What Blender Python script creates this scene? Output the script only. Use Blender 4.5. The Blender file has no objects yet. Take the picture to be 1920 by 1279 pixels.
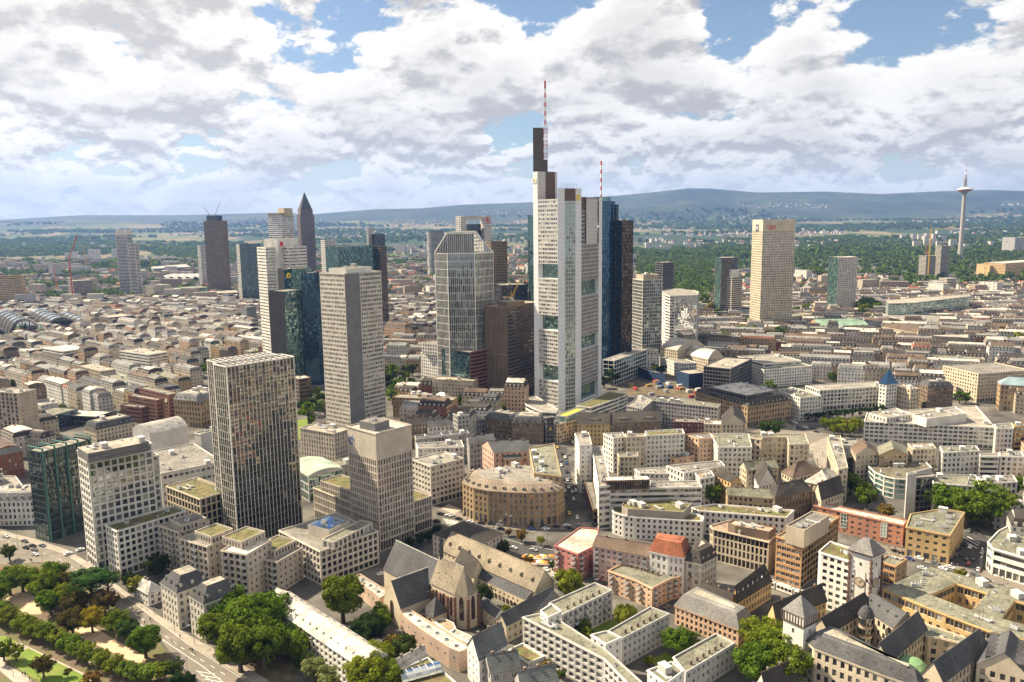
import bpy, math, random
import numpy as np
from mathutils import Vector, Matrix
random.seed(7); rng = np.random.default_rng(7)
R = math.radians
scene = bpy.context.scene
COL = scene.collection

# ------------------------------------------------------------------ camera, sky, sun, exposure
cam_d = bpy.data.cameras.new("Camera"); cam = bpy.data.objects.new("Camera", cam_d); COL.objects.link(cam)
cam_d.sensor_width = 36.0; cam_d.lens = 28.0; cam_d.clip_start = 1.0; cam_d.clip_end = 60000.0
cam.matrix_world = Matrix.Translation((0, 0, 174.0)) @ Matrix.Rotation(R(90 - 8.63), 4, 'X') @ Matrix.Rotation(R(-0.7), 4, 'Z')
scene.camera = cam

SUN_AZ = R(157.0)      # direction to the sun, counter-clockwise from +X (ahead and to the left)
SUN_EL = R(44.0)
sun_dir = Vector((math.cos(SUN_AZ) * math.cos(SUN_EL), math.sin(SUN_AZ) * math.cos(SUN_EL), math.sin(SUN_EL)))
sun_d = bpy.data.lights.new("Sun", 'SUN'); sun_d.energy = 5.0; sun_d.angle = R(0.5); sun_d.color = (1.0, 0.855, 0.62)
sun = bpy.data.objects.new("Sun", sun_d); COL.objects.link(sun)
sun.rotation_euler = sun_dir.to_track_quat('Z', 'Y').to_euler()

world = bpy.data.worlds.new("World"); scene.world = world; world.use_nodes = True
CLOUD_OFFSET = (12.6, 3.3, 0.4)
def build_sky():
    nt = world.node_tree; N = nt.nodes; L = nt.links; N.clear()
    def nd(t, **k):
        n = N.new(t)
        for a, v in k.items(): setattr(n, a, v)
        return n
    def val(sock, v):
        if hasattr(v, 'is_linked') or isinstance(v, bpy.types.NodeSocket): L.new(v, sock)
        else: sock.default_value = v
    def mth(op, a, b=0.0, c=0.0, clamp=False):
        n = nd('ShaderNodeMath', operation=op, use_clamp=clamp)
        val(n.inputs[0], a); val(n.inputs[1], b); val(n.inputs[2], c); return n.outputs[0]
    def vmt(op, a, b=None):
        n = nd('ShaderNodeVectorMath', operation=op); val(n.inputs[0], a)
        if b is not None: val(n.inputs[1], b)
        return n
    def smooth(x, a, b):
        n = nd('ShaderNodeMapRange', interpolation_type='SMOOTHSTEP'); val(n.inputs[0], x)
        n.inputs[1].default_value = a; n.inputs[2].default_value = b; return n.outputs[0]
    def mixc(f, a, b):
        n = nd('ShaderNodeMix', data_type='RGBA'); val(n.inputs[0], f); val(n.inputs[6], a); val(n.inputs[7], b); return n.outputs[2]
    out = nd('ShaderNodeOutputWorld'); bg = nd('ShaderNodeBackground'); bg.inputs[1].default_value = 0.05
    sky = nd('ShaderNodeTexSky', sky_type='NISHITA'); sky.sun_disc = False
    sky.sun_elevation = SUN_EL; sky.sun_rotation = R(90) - SUN_AZ; sky.air_density = 1.0; sky.dust_density = 0.6; sky.ozone_density = 1.5
    tc = nd('ShaderNodeTexCoord'); d = tc.outputs['Generated']
    sep = nd('ShaderNodeSeparateXYZ'); L.new(d, sep.inputs[0])
    z = mth('MAXIMUM', sep.outputs[2], 0.0)
    high = smooth(z, 0.05, 0.20)
    def cloud(up, det):
        # heaped clouds, smaller towards the horizon; up > 0 looks a little higher, to tell sunny tops from undersides
        r = []
        for sc, st in ((11.5, 0.45), (5.2, 1.0)):
            cb = nd('ShaderNodeCombineXYZ'); L.new(sep.outputs[0], cb.inputs[0]); L.new(sep.outputs[1], cb.inputs[1])
            L.new(mth('MULTIPLY', mth('ADD', z, up * st), 1.9), cb.inputs[2])
            n1 = nd('ShaderNodeTexNoise'); n1.inputs['Scale'].default_value = sc; n1.inputs['Detail'].default_value = det
            n1.inputs['Roughness'].default_value = 0.60; n1.inputs['Distortion'].default_value = 0.10
            L.new(vmt('ADD', cb.outputs[0], CLOUD_OFFSET).outputs[0], n1.inputs['Vector']); r.append(n1.outputs[0])
        n = nd('ShaderNodeMix', data_type='FLOAT'); L.new(high, n.inputs[0]); L.new(r[0], n.inputs[2]); L.new(r[1], n.inputs[3]); return n.outputs[0]
    c0 = cloud(0.0, 11.0); c1 = cloud(0.019, 6.0)
    dens = mth('ADD', c0, mth('MULTIPLY', mth('SUBTRACT', 1.0, smooth(z, 0.02, 0.20)), 0.05))
    cover = smooth(dens, 0.425, 0.465)
    lit = smooth(mth('SUBTRACT', c0, c1), -0.075, 0.045)
    thick = smooth(dens, 0.48, 0.66)
    lit2 = mth('MULTIPLY', lit, mth('SUBTRACT', 1.0, mth('MULTIPLY', thick, 0.45)))
    sd = vmt('DOT_PRODUCT', d, tuple(sun_dir)).outputs['Value']
    glow = smooth(sd, 0.2, 1.0)
    grey = mixc(glow, (4.7, 4.5, 4.35, 1), (6.6, 6.2, 5.8, 1))
    white = mixc(glow, (9.4, 9.1, 8.5, 1), (12.0, 11.4, 10.4, 1))
    cc = mixc(lit2, grey, white)
    hz = mth('SUBTRACT', 1.0, smooth(z, 0.0, 0.10))
    skyc = nd('ShaderNodeHueSaturation'); skyc.inputs['Saturation'].default_value = 0.98; skyc.inputs['Value'].default_value = 1.0; L.new(sky.outputs[0], skyc.inputs['Color'])
    mixed = mixc(cover, skyc.outputs[0], cc)
    fin = mixc(mth('MULTIPLY', hz, 0.6), mixed, (9.0, 8.6, 8.0, 1))
    L.new(fin, bg.inputs[0]); L.new(bg.outputs[0], out.inputs[0])
build_sky()
scene.view_settings.view_transform = 'Standard'; scene.view_settings.look = 'None'
scene.view_settings.gamma = 1.0; scene.view_settings.exposure = 1.26; scene.view_settings.use_curve_mapping = False
scene.render.engine = 'CYCLES'
cy = scene.cycles
cy.max_bounces = 4; cy.diffuse_bounces = 2; cy.glossy_bounces = 2; cy.transmission_bounces = 2; cy.volume_bounces = 0; cy.transparent_max_bounces = 4
cy.caustics_reflective = False; cy.caustics_refractive = False; cy.sample_clamp_indirect = 4.0
cy.use_denoising = True
try: cy.denoiser = 'OPENIMAGEDENOISE'
except Exception: pass

# ------------------------------------------------------------------ measured tables (metres)
# every building: key, name, label, footprint in metres, base z, eave z, facade style, roof type, parent key, options
BUILDINGS = [
('wt', 'office_tower', 'white office tower beside the road with dark slatted roof housing',[(-223.4,395.2),(-212.3,383.8),(-189.6,405.9),(-200.8,417.3)],0.0,60.6,'white_big','flat',None,{'plants':0}),
('wt2', 'office_tower', '',[(-204.4,408.6),(-200.8,404.7),(-190.5,414.3),(-194.2,418.2)],0.0,51.6,'white_grid','flat','wt',{}),
('wt3', 'office_tower', '',[(-217.5,385.2),(-206.3,373.8),(-185.7,394.1),(-196.9,405.5)],59.9,64.6,'louvre','slab','wt',{}),
('wa', 'office_building', 'lower white office block with planted roof in front of the white tower',[(-206.5,383.9),(-196.6,375.6),(-173.3,403.3),(-183.2,411.6)],0.0,24.4,'white_grid','flat',None,{'green':0.5}),
('gg', 'office_tower', 'dark green glass office block with teal roof fins',[(-269.6,427.8),(-258.2,421.5),(-244.2,446.8),(-255.6,453.0)],0.0,51.8,'green_dark','flat',None,{'teal':1,'plants':0}),
('wc', 'townhouse', 'white classical townhouse with grey mansard roof at the photo edge',[(-307.9,465.5),(-307.5,446.3),(-272.3,447.1),(-272.7,466.3)],0.0,15.4,'white_class','mansard',None,{'rc':'grey'}),
('ws', 'office_building', 'angular white pavilion behind the green glass office',[(-340.2,501.1),(-311.1,466.6),(-293.8,463.6),(-323.0,498.1)],0.0,14.0,'blank_white','flat',None,{'plants':0}),
('bs', 'office_tower', 'beige slab tower with dark window bays at the photo edge',[(-411.8,616.9),(-385.2,607.1),(-379.6,622.4),(-406.1,632.2)],0.0,45.5,'beige_bays','flat',None,{}),
('h1', 'apartment_building', 'stone terrace house with dark flat roof next to the lower white block',[(-180.9,386.5),(-166.9,377.3),(-157.0,392.3),(-171.0,401.5)],0.0,23.0,'stone_loggia','flat',None,{'edgest':{1:'stone_right'},'plants':0}),
('h1p', 'apartment_building', '',[(-173.9,385.4),(-165.3,377.6),(-156.5,387.3),(-165.1,395.1)],22.2,26.3,'stone_pent','flat','h1',{'plants':1}),
('h2', 'apartment_building', 'stone terrace house with green roof, second from the white block',[(-163.1,369.1),(-145.6,358.8),(-136.7,373.8),(-154.2,384.1)],0.0,23.0,'stone_loggia','flat',None,{'edgest':{1:'stone_right'},'plants':0}),
('h2p', 'apartment_building', '',[(-155.8,369.8),(-144.9,362.3),(-137.9,372.5),(-148.8,380.0)],22.2,26.3,'stone_pent','flat','h2',{'green':1,'plants':0}),
('h3', 'apartment_building', 'stone terrace house with green roof, third from the white block',[(-137.5,354.2),(-123.6,348.9),(-117.1,365.9),(-131.0,371.2)],0.0,23.0,'stone_loggia','flat',None,{'edgest':{1:'stone_right'},'plants':0}),
('h3p', 'apartment_building', '',[(-139.8,362.5),(-128.5,355.9),(-121.0,368.7),(-132.3,375.3)],22.2,26.3,'stone_pent','flat','h3',{'green':1,'plants':0}),
('h4', 'apartment_building', 'stone terrace house with green roof nearest the dark-windowed block',[(-124.1,361.5),(-112.0,355.8),(-104.3,372.0),(-116.4,377.7)],0.0,16.1,'stone_loggia','flat',None,{'edgest':{1:'stone_right'},'plants':0}),
('h4p', 'apartment_building', '',[(-126.1,367.9),(-114.8,361.4),(-107.5,374.2),(-118.8,380.6)],15.4,19.4,'stone_pent','flat','h4',{'green':1,'plants':0}),
('vw', 'villa', 'small white villa with grey hipped roof between trees and road',[(-179.7,353.6),(-168.7,344.7),(-164.2,350.3),(-175.1,359.2)],0.0,6.2,'white_class','hip',None,{'rh':3.5,'rc':'lightgrey'}),
('m1', 'apartment_building', 'pale mansard apartment house with slate roof and skylights beside the villa',[(-157.1,333.3),(-145.6,322.8),(-135.2,334.1),(-146.7,344.6)],0.0,17.1,'pale_class','mansard',None,{'rc':'slate','mh':5.5,'mi':4}),
('m2', 'apartment_building', 'pale mansard apartment house half hidden by the big plane trees',[(-139.2,320.0),(-129.7,311.5),(-118.8,323.7),(-128.3,332.2)],0.0,17.5,'pale_class','mansard',None,{'rc':'slate','mh':5.5,'mi':4}),
('lw', 'apartment_building', 'long low apartment block with white gable roof and tiny dormers',[(-108.7,325.1),(-57.5,272.9),(-48.7,281.6),(-99.9,333.8)],0.0,11.5,'white_low','gable',None,{'rh':4.2,'rc':'whitegrey','dorm':(14,0.28,'tiny')}),
('dw', 'apartment_building', 'stone apartment block with dark windows and blue solar roof',[(-121.2,390.6),(-93.6,363.5),(-69.5,388.1),(-97.1,415.1)],0.0,17.9,'stone_dark','flat',None,{'plants':0}),
('dwp', 'apartment_building', '',[(-94.1,370.0),(-87.5,366.1),(-72.8,390.9),(-79.4,394.8)],17.1,21.3,'stone_pent2','flat','dw',{'plants':0}),
('dwq', 'apartment_building', '',[(-104.6,384.8),(-92.1,377.0),(-84.2,389.7),(-96.7,397.5)],17.1,22.9,'blank_stone','slab','dw',{'solar':1}),
('gr', 'office_building', 'low stone office with planted roof terrace beside the dark glass tower',[(-199.4,439.2),(-171.1,416.2),(-158.9,431.3),(-187.1,454.2)],0.0,26.0,'stone_grid','flat',None,{'green':0.3}),
('ll', 'office_building', 'long low white museum hall with blank upper wall',[(-253.8,518.5),(-218.0,474.6),(-188.6,498.7),(-224.3,542.5)],0.0,22.0,'white_low2','flat',None,{}),
('sc', 'office_building', 'grey theatre block with barrel roof',[(-269.7,548.7),(-251.1,534.8),(-233.9,557.7),(-252.4,571.7)],0.0,31.0,'blank_grey','vault',None,{'rh':5,'rc':'lightgrey','plants':0}),
('sq', 'office_building', 'plain grey cube beside the dark glass tower',[(-224.1,544.7),(-218.2,540.6),(-209.1,553.6),(-215.0,557.8)],0.0,29.0,'blank_grey','flat',None,{}),
('k3', 'office_building', 'tall brown brick block with round wall clock',[(-347.7,726.6),(-306.1,693.4),(-299.7,701.4),(-341.3,734.6)],0.0,24.3,'brick','flat',None,{'clock':1}),
('k2', 'office_building', 'brown brick block, middle of the stepped trio',[(-350.7,710.4),(-314.8,688.1),(-311.4,693.6),(-347.4,715.9)],0.0,20.8,'brick','flat',None,{}),
('k1', 'office_building', 'brown brick block, lowest of the stepped trio',[(-351.1,696.2),(-327.4,685.0),(-324.0,692.1),(-347.8,703.2)],0.0,14.8,'brick','flat',None,{}),
('dm', 'office_building', 'ornate sandstone corner building with grey mansard and dome',[(-295.3,678.5),(-268.4,668.6),(-258.2,696.1),(-285.0,706.1)],0.0,23.5,'sand_class','mansard',None,{'rc':'grey','dome':1,'mh':5}),
('bg', 'office_building', 'blue glass office with pale stone frame',[(-421.7,673.3),(-395.5,664.8),(-386.7,691.9),(-413.0,700.4)],0.0,13.1,'blue_grid','flat',None,{}),
('bg2', 'office_building', 'dark glass office with curved pale corner',[(-402.0,685.0),(-362.4,675.3),(-357.5,695.0),(-397.1,704.8)],0.0,9.5,'dark_glass','flat',None,{}),
('sl', 'office_building', 'grey slate mansard building with cream window rows',[(-351.3,635.0),(-336.3,623.8),(-316.4,650.2),(-331.4,661.4)],0.0,10.8,'cream_class','mansard',None,{'rc':'slate','mh':5}),
('dk', 'office_building', 'dark roofed low building behind the beige slab tower',[(-374.4,590.0),(-355.6,583.0),(-351.4,594.3),(-370.2,601.3)],0.0,15.0,'pale_class','mansard',None,{'rc':'dark'}),
('t1', 'office_tower', 'tall dark glass tower with white mullion grid and open roof frame',[(-160.3,420.3),(-150.0,410.9),(-122.4,441.1),(-132.7,450.5)],0.0,99.9,'curtain_white','frame',None,{'plants':0}),
('t1b', 'office_tower', '',[(-167.0,429.1),(-158.1,419.9),(-132.8,444.4),(-141.7,453.6)],0.0,100.5,'curtain_white','frame','t1',{'plants':0}),
('pt', 'office_tower', 'slender stone tower with blue roof sign and grey plant box',[(-89.7,419.4),(-71.5,402.7),(-55.1,420.5),(-73.4,437.2)],0.0,65.1,'stone_fins','flat',None,{'plants':0,'topband':14}),
('ptq', 'office_tower', '',[(-82.4,416.0),(-73.0,409.0),(-66.6,417.8),(-76.0,424.7)],64.3,68.6,'blank_dgrey','slab','pt',{}),
('pp', 'office_building', 'stone podium with green roof wrapped round the slender stone tower',[(-118.9,453.3),(-72.8,409.5),(-46.9,436.8),(-93.0,480.5)],0.0,19.1,'stone_fins','flat',None,{'green':0.9,'plants':0}),
('pp2', 'office_building', '',[(-113.0,448.0),(-87.1,425.9),(-77.5,437.1),(-103.4,459.3)],18.3,25.1,'stone_fins','flat','pp',{'green':0.9,'plants':0}),
('be', 'office_building', 'pale stone office of two shifted halves by the lawn',[(-160.8,584.2),(-130.8,565.2),(-122.2,578.8),(-152.1,597.8)],0.0,21.5,'stone_slot','flat',None,{}),
('be2', 'office_building', 'low pale stone wing below the two-part stone office',[(-125.5,525.3),(-116.0,514.7),(-105.6,524.1),(-115.1,534.6)],0.0,13.0,'stone_slot','flat',None,{}),
('gh', 'office_building', 'low hall with pale green curved glass roof',[(-148.7,507.0),(-128.9,481.2),(-109.7,495.9),(-129.5,521.7)],0.0,17.0,'glass_hall','vault',None,{'rh':2.5,'rc':'greenroof','vd':1}),
('eu', 'office_tower', 'light grey ribbon window tower split by a dark shaft',[(-158.2,658.3),(-133.9,639.9),(-109.6,672.1),(-134.0,690.5)],0.0,133.2,'euro','flat',None,{'edgest':{1:'euro_r'},'plants':0}),
('eup', 'office_tower', '',[(-149.3,653.7),(-133.1,643.9),(-117.0,670.8),(-133.2,680.5)],132.4,137.0,'blank_white','slab','eu',{}),
('ga', 'office_tower', 'green glass tower with emblem, lower front half',[(-258.8,845.9),(-238.0,831.3),(-223.3,852.3),(-244.1,866.9)],0.0,103.2,'glass_green','flat',None,{'edgest':{0:'dark_mesh'},'plants':0}),
('gb', 'office_tower', 'green glass tower rising behind its lower half',[(-260.8,891.3),(-250.1,878.0),(-224.1,899.1),(-234.8,912.4)],0.0,123.9,'glass_green2','flat',None,{'edgest':{0:'dark_mesh'},'plants':1,'emblem':1}),
('gc', 'office_tower', 'dark blue glass tower pressed against the ribbon window tower',[(-223.9,849.1),(-207.6,846.2),(-204.8,862.4),(-221.1,865.2)],0.0,121.4,'glass_navy','flat',None,{'plants':1}),
('si', 'office_tower', 'white banded tower with tall blank core',[(-308.2,972.4),(-291.7,952.7),(-275.0,966.7),(-291.5,986.3)],0.0,145.6,'bands_white','flat',None,{'plants':1}),
('sic', 'office_tower', '',[(-298.3,968.4),(-278.0,956.7),(-261.1,986.0),(-281.4,997.7)],0.0,155.3,'core_white','flat','si',{'plants':1}),
('sir', 'office_tower', '',[(-276.2,965.1),(-265.8,956.7),(-249.1,977.4),(-259.5,985.7)],0.0,145.7,'bands_white','flat','si',{'plants':1}),
('w1', 'office_tower', 'white office tower with crown canopy behind the banded tower',[(-424.6,1411.2),(-397.7,1396.3),(-382.7,1423.5),(-409.6,1438.4)],0.0,186.4,'white_ribbon','flat',None,{'plants':0,'crown':1}),
('w1t', 'office_tower', '',[(-406.3,1410.7),(-392.4,1400.3),(-381.8,1414.3),(-395.7,1424.7)],185.7,199.4,'blank_beige','slab','w1',{}),
('tr', 'office_tower', 'dark teal glass tower behind the ribbon window tower',[(-275.7,1190.3),(-251.0,1164.8),(-200.4,1213.7),(-225.0,1239.2)],0.0,139.4,'glass_teal','flat',None,{'plants':1}),
('tr2', 'office_tower', 'dark brown slab joined to the teal glass tower',[(-199.7,1206.9),(-196.4,1203.6),(-188.0,1211.9),(-191.4,1215.2)],0.0,138.1,'brown_band','flat',None,{'plants':0}),
('th', 'office_tower', 'thin pale tower beyond the teal glass tower',[(-373.5,1576.6),(-360.9,1557.2),(-341.6,1569.7),(-354.2,1589.1)],0.0,139.9,'pale_fine','flat',None,{'plants':0}),
('tt', 'office_tower', 'grey slab tower paired with a dark slab far behind',[(-326.9,1824.6),(-322.8,1821.5),(-314.9,1831.9),(-319.1,1835.1)],0.0,162.2,'pale_fine','flat',None,{'plants':0}),
('tt2', 'office_tower', 'black slab tower paired with a grey slab far behind',[(-315.3,1827.5),(-307.9,1819.5),(-287.9,1838.2),(-295.3,1846.1)],0.0,146.8,'black_glass','flat',None,{'plants':0}),
('sb', 'office_tower', 'dark blue banded office slab beside the white banded tower',[(-578.9,1690.6),(-568.2,1678.7),(-533.5,1709.9),(-544.3,1721.9)],0.0,131.1,'blue_band','flat',None,{'edgest':{0:'pale_fine'},'plants':0}),
('x1', 'office_tower', 'tan grid tower with dark glass crown',[(-755.4,1982.0),(-706.9,1979.5),(-705.5,2006.2),(-754.0,2008.7)],0.0,180.8,'tan_fine','flat',None,{'plants':0}),
('x1c', 'office_tower', '',[(-748.5,1985.4),(-720.6,1983.5),(-718.7,2011.0),(-746.6,2013.0)],180.0,194.2,'black_glass','slab','x1',{}),
('x1l', 'office_building', 'low cream block with dark roof at the foot of the tan grid tower',[(-728.9,1910.5),(-697.2,1842.3),(-635.7,1871.0),(-667.4,1939.1)],0.0,9.3,'cream_fine','mansard',None,{'rc':'dark'}),
('gt', 'office_tower', 'white residential tower with stacked black balcony bands',[(-954.5,1940.1),(-927.3,1938.2),(-925.4,1965.0),(-952.7,1966.9)],0.0,150.1,'balcony_bands','flat',None,{'plants':0}),
('gtc', 'office_tower', '',[(-955.2,1943.6),(-928.1,1942.2),(-926.7,1968.6),(-953.8,1970.1)],149.3,162.5,'blank_white','slab','gt',{}),
('gtl', 'office_tower', '',[(-917.9,1921.9),(-899.9,1920.9),(-899.0,1938.3),(-917.0,1939.2)],0.0,130.8,'balcony_bands','flat','gt',{'plants':0}),
('ho', 'office_tower', 'slim hotel tower in front of the tan grid tower',[(-859.6,2198.2),(-847.9,2188.7),(-838.5,2200.3),(-850.1,2209.8)],0.0,115.7,'pale_fine','flat',None,{}),
('le', 'office_building', 'ochre and glass office slab beside the station',[(-1099.8,1682.2),(-1029.5,1678.5),(-1029.0,1688.8),(-1099.2,1692.5)],0.0,71.5,'ochre_band','flat',None,{'plants':0}),
('ex', 'office_building', 'white office with wide glass front beside the exhibition hall',[(-813.5,1899.5),(-770.2,1851.5),(-722.5,1894.5),(-765.7,1942.5)],0.0,24.9,'white_low2','flat',None,{'edgest':{1:'glass_green'}}),
('ex2', 'office_building', 'cream stone office block beside the exhibition hall',[(-888.0,1911.8),(-848.2,1886.9),(-823.3,1926.8),(-863.1,1951.7)],0.0,30.1,'cream_fine','flat',None,{}),
('ex3', 'exhibition_hall', 'flat grey exhibition hall behind the scalloped hall',[(-1317.1,2920.9),(-1247.2,2785.2),(-1156.4,2886.9),(-1257.3,3086.7)],0.0,22.0,'blank_dgrey','flat',None,{'rcol':'lightgrey'}),
('ct', 'construction_tower', 'unfinished concrete tower wrapped in dark red scaffolding',[(-1035.1,1861.0),(-1007.5,1831.4),(-977.5,1859.3),(-1005.2,1888.9)],0.0,47.9,'concrete_open','flat',None,{'plants':0}),
('ct2', 'office_building', 'grey tower block behind the red crane',[(-1504.1,2599.9),(-1481.3,2588.8),(-1470.2,2611.5),(-1493.0,2622.6)],0.0,52.6,'pale_fine','flat',None,{}),
('p1', 'apartment_building', 'pair of white slab flats beyond the station yard',[(-1857.5,3545.0),(-1832.4,3536.4),(-1823.6,3561.9),(-1848.7,3570.5)],0.0,67.9,'white_fine','flat',None,{}),
('p2', 'apartment_building', 'white stepped flats left of the slab flats',[(-2163.4,3937.1),(-2140.2,3933.0),(-2136.2,3955.9),(-2159.3,3960.0)],0.0,46.2,'white_fine','flat',None,{}),
('sw1', 'office_building', 'white modern office with window grid in the station quarter',[(-533.4,1292.7),(-515.7,1259.5),(-482.0,1277.4),(-499.6,1310.6)],0.0,17.8,'white_grid','flat',None,{}),
('sw2', 'office_building', 'white curved office with slanted windows in the station quarter',[(-487.1,1282.2),(-467.7,1261.3),(-446.4,1281.2),(-465.8,1302.1)],0.0,15.9,'white_grid','flat',None,{}),
('sw3', 'office_building', 'white hall with green net scaffold in the station quarter',[(-569.8,1207.6),(-521.7,1202.6),(-516.7,1250.5),(-564.7,1255.5)],0.0,12.9,'blank_white','flat',None,{}),
('sw4', 'office_building', 'grey tower block beside the white banded tower',[(-451.0,1320.5),(-437.3,1308.9),(-425.7,1322.7),(-439.5,1334.2)],0.0,37.1,'blank_dgrey','flat',None,{}),
('sw5', 'office_building', 'dark brown long station office',[(-697.6,1330.5),(-662.8,1303.2),(-635.2,1338.5),(-670.1,1365.7)],0.0,18.4,'sand_class','mansard',None,{'rc':'dark'}),
('sw6', 'office_building', 'white terrace office block nearest the station quarter centre',[(-471.4,944.1),(-422.0,911.0),(-408.2,931.7),(-457.6,964.8)],0.0,25.0,'white_ribbon','flat',None,{}),
('sw7', 'office_building', 'white stacked office at the far end of the station quarter',[(-589.2,981.9),(-542.6,949.9),(-525.2,975.3),(-571.8,1007.2)],0.0,24.0,'white_ribbon','flat',None,{}),
('jp', 'office_tower', 'brown stone tower with dark ribbon windows beside the tall triangular tower',[(-26.4,767.7),(-4.4,753.0),(30.0,804.3),(8.0,819.0)],0.0,92.4,'brown_fine','flat',None,{'edgest':{1:'brown_ribbon'},'plants':0}),
('jpq', 'office_tower', '',[(-13.8,773.1),(-3.4,757.0),(12.7,767.4),(2.3,783.5)],91.7,96.5,'blank_brown','slab','jp',{}),
('gd', 'office_tower', 'brown grid tower behind the white lattice tower',[(-38.4,1096.1),(-26.9,1073.6),(-4.8,1084.9),(-16.3,1107.4)],0.0,146.0,'brown_grid','flat',None,{}),
('bk', 'office_building', 'black glass block behind the brown stone tower',[(-22.7,1051.0),(-12.8,1016.5),(21.5,1026.3),(11.6,1060.8)],0.0,91.9,'black_glass','flat',None,{}),
('pl1', 'office_tower', 'grey twin pylon tower with red sign',[(-96.1,1412.1),(-86.7,1403.0),(-77.7,1412.3),(-87.1,1421.4)],0.0,181.6,'pylon','flat',None,{'plants':0}),
('pl2', 'office_tower', '',[(-54.5,1443.3),(-46.9,1430.1),(-33.9,1437.7),(-41.5,1450.8)],0.0,182.4,'pylon','flat','pl1',{'plants':0}),
('pl3', 'office_tower', '',[(-90.2,1436.6),(-72.6,1417.0),(-53.3,1434.3),(-70.9,1453.9)],0.0,167.8,'black_glass','flat','pl1',{'plants':0}),
('gl', 'office_tower', 'thin green glass slab seen behind the triangular tower',[(22.5,1051.7),(24.5,1047.5),(38.6,1054.0),(36.6,1058.3)],0.0,180.1,'glass_teal','flat',None,{'plants':0}),
('wh', 'apartment_building', 'white residential high-rise with stepped top',[(-94.8,814.9),(-75.7,798.0),(-65.4,809.6),(-84.5,826.5)],0.0,40.1,'white_sq','flat',None,{'plants':0}),
('whp', 'apartment_building', '',[(-92.6,807.3),(-75.5,796.0),(-67.9,807.5),(-85.0,818.7)],39.4,51.1,'white_sq','flat','wh',{'plants':0}),
('whl', 'apartment_building', '',[(-85.5,810.8),(-73.6,799.1),(-55.4,817.6),(-67.3,829.3)],0.0,7.1,'white_sq','flat','wh',{'plants':0,'green':0.8}),
('rb', 'office_building', 'red brown office tower with black glass flank',[(-69.4,773.1),(-40.5,748.2),(-6.0,788.2),(-34.9,813.1)],0.0,50.2,'redbrown','flat',None,{'edgest':{0:'black_band'}}),
('mtb', 'office_tower', 'black square tower joined to the round blue glass tower',[(115.0,889.1),(121.2,875.7),(134.5,881.9),(128.2,895.3)],0.0,172.2,'black_glass2','flat',None,{'plants':1,'edgest':{1:'black_bronze'}}),
('mts', 'office_tower', '',[(113.6,881.6),(115.1,879.7),(118.3,882.3),(116.8,884.2)],0.0,189.5,'black_glass2','flat','mtb',{'plants':0}),
('mtp', 'office_building', 'dark low office with white frames at the foot of the black tower',[(95.7,830.0),(106.8,822.8),(153.2,894.3),(142.2,901.5)],0.0,27.0,'navy_frames','flat',None,{}),
('bw', 'office_tower', 'black and white grid tower beside the black tower',[(144.3,946.8),(152.2,922.5),(176.4,930.4),(168.5,954.7)],0.0,103.7,'grid_bw','flat',None,{'plants':0}),
('bwt', 'office_tower', '',[(147.9,945.0),(153.6,926.5),(172.5,932.3),(166.8,950.8)],102.9,109.2,'blank_beige','flat','bw',{}),
('wr', 'office_tower', 'white rounded tower with mirrored glass front',[(196.2,1032.7),(191.6,1004.4),(189.4,977.4),(192.3,963.0),(197.8,962.3),(226.8,968.9),(238.0,1007.5),(237.4,1036.9),(213.1,1054.6)],0.0,81.1,'mirror','flat',None,{'plants':0,'edgest':{0:'white_rib',1:'white_rib',2:'white_rib',3:'white_rib'}}),
('dt', 'office_tower', 'dark glass tower behind the white rounded tower',[(226.6,1254.6),(234.5,1235.8),(253.5,1243.9),(245.5,1262.7)],0.0,106.6,'dark_glass','flat',None,{}),
('g2', 'office_tower', 'green grey glass slab left of the tall cream tower',[(351.0,1373.7),(353.6,1344.2),(382.8,1346.8),(380.2,1376.3)],0.0,107.6,'glass_green','flat',None,{'edgest':{1:'dark_glass'}}),
('wb', 'office_tower', 'white banded tower left of the tall cream tower',[(358.3,1354.4),(370.1,1335.5),(391.4,1348.8),(379.6,1367.7)],0.0,74.8,'bands_brown','flat',None,{'plants':0}),
('wbc', 'office_tower', '',[(365.0,1352.7),(370.8,1339.5),(384.2,1345.4),(378.3,1358.6)],74.1,87.3,'blank_white','slab','wb',{}),
('ot', 'office_tower', 'tall cream tower with square window grid and sign cubes',[(370.4,1231.9),(375.4,1196.8),(426.5,1204.0),(421.5,1239.0)],0.0,170.1,'opern','flat',None,{'plants':1,'topband':16}),
('otp', 'office_tower', '',[(361.6,1212.0),(375.2,1190.9),(478.9,1257.5),(465.3,1278.6)],0.0,20.7,'opern','flat','ot',{'plants':1}),
('pk', 'office_tower', 'pale tower with green glass flank beside the tall cream tower',[(568.5,1430.1),(573.0,1397.9),(608.5,1402.9),(604.0,1435.1)],0.0,102.9,'park','flat',None,{'edgest':{0:'glass_green'},'plants':1}),
('ao', 'opera_house', 'sandstone opera house with pale green copper roof',[(435.8,1161.7),(437.8,1123.4),(509.1,1127.2),(507.1,1165.4)],0.0,19.8,'sand_class','gable',None,{'rh':7,'rc':'copper'}),
('aof', 'opera_house', '',[(427.3,1170.4),(428.4,1150.5),(450.2,1151.7),(449.2,1171.5)],0.0,5.1,'sand_class','gable','ao',{'rh':3,'rc':'copper'}),
('lg', 'office_building', 'long curved glass office with two dark joints',[(617.6,1307.6),(598.9,1259.2),(643.9,1266.1),(783.4,1355.3),(805.6,1396.7),(682.4,1345.6)],0.0,36.0,'glass_bands','flat',None,{'plants':1}),
('lg2', 'office_building', 'low glass annex in front of the long glass office',[(588.8,1284.8),(591.9,1191.1),(608.8,1170.5),(703.6,1219.5)],0.0,18.0,'glass_bands','flat',None,{}),
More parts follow.
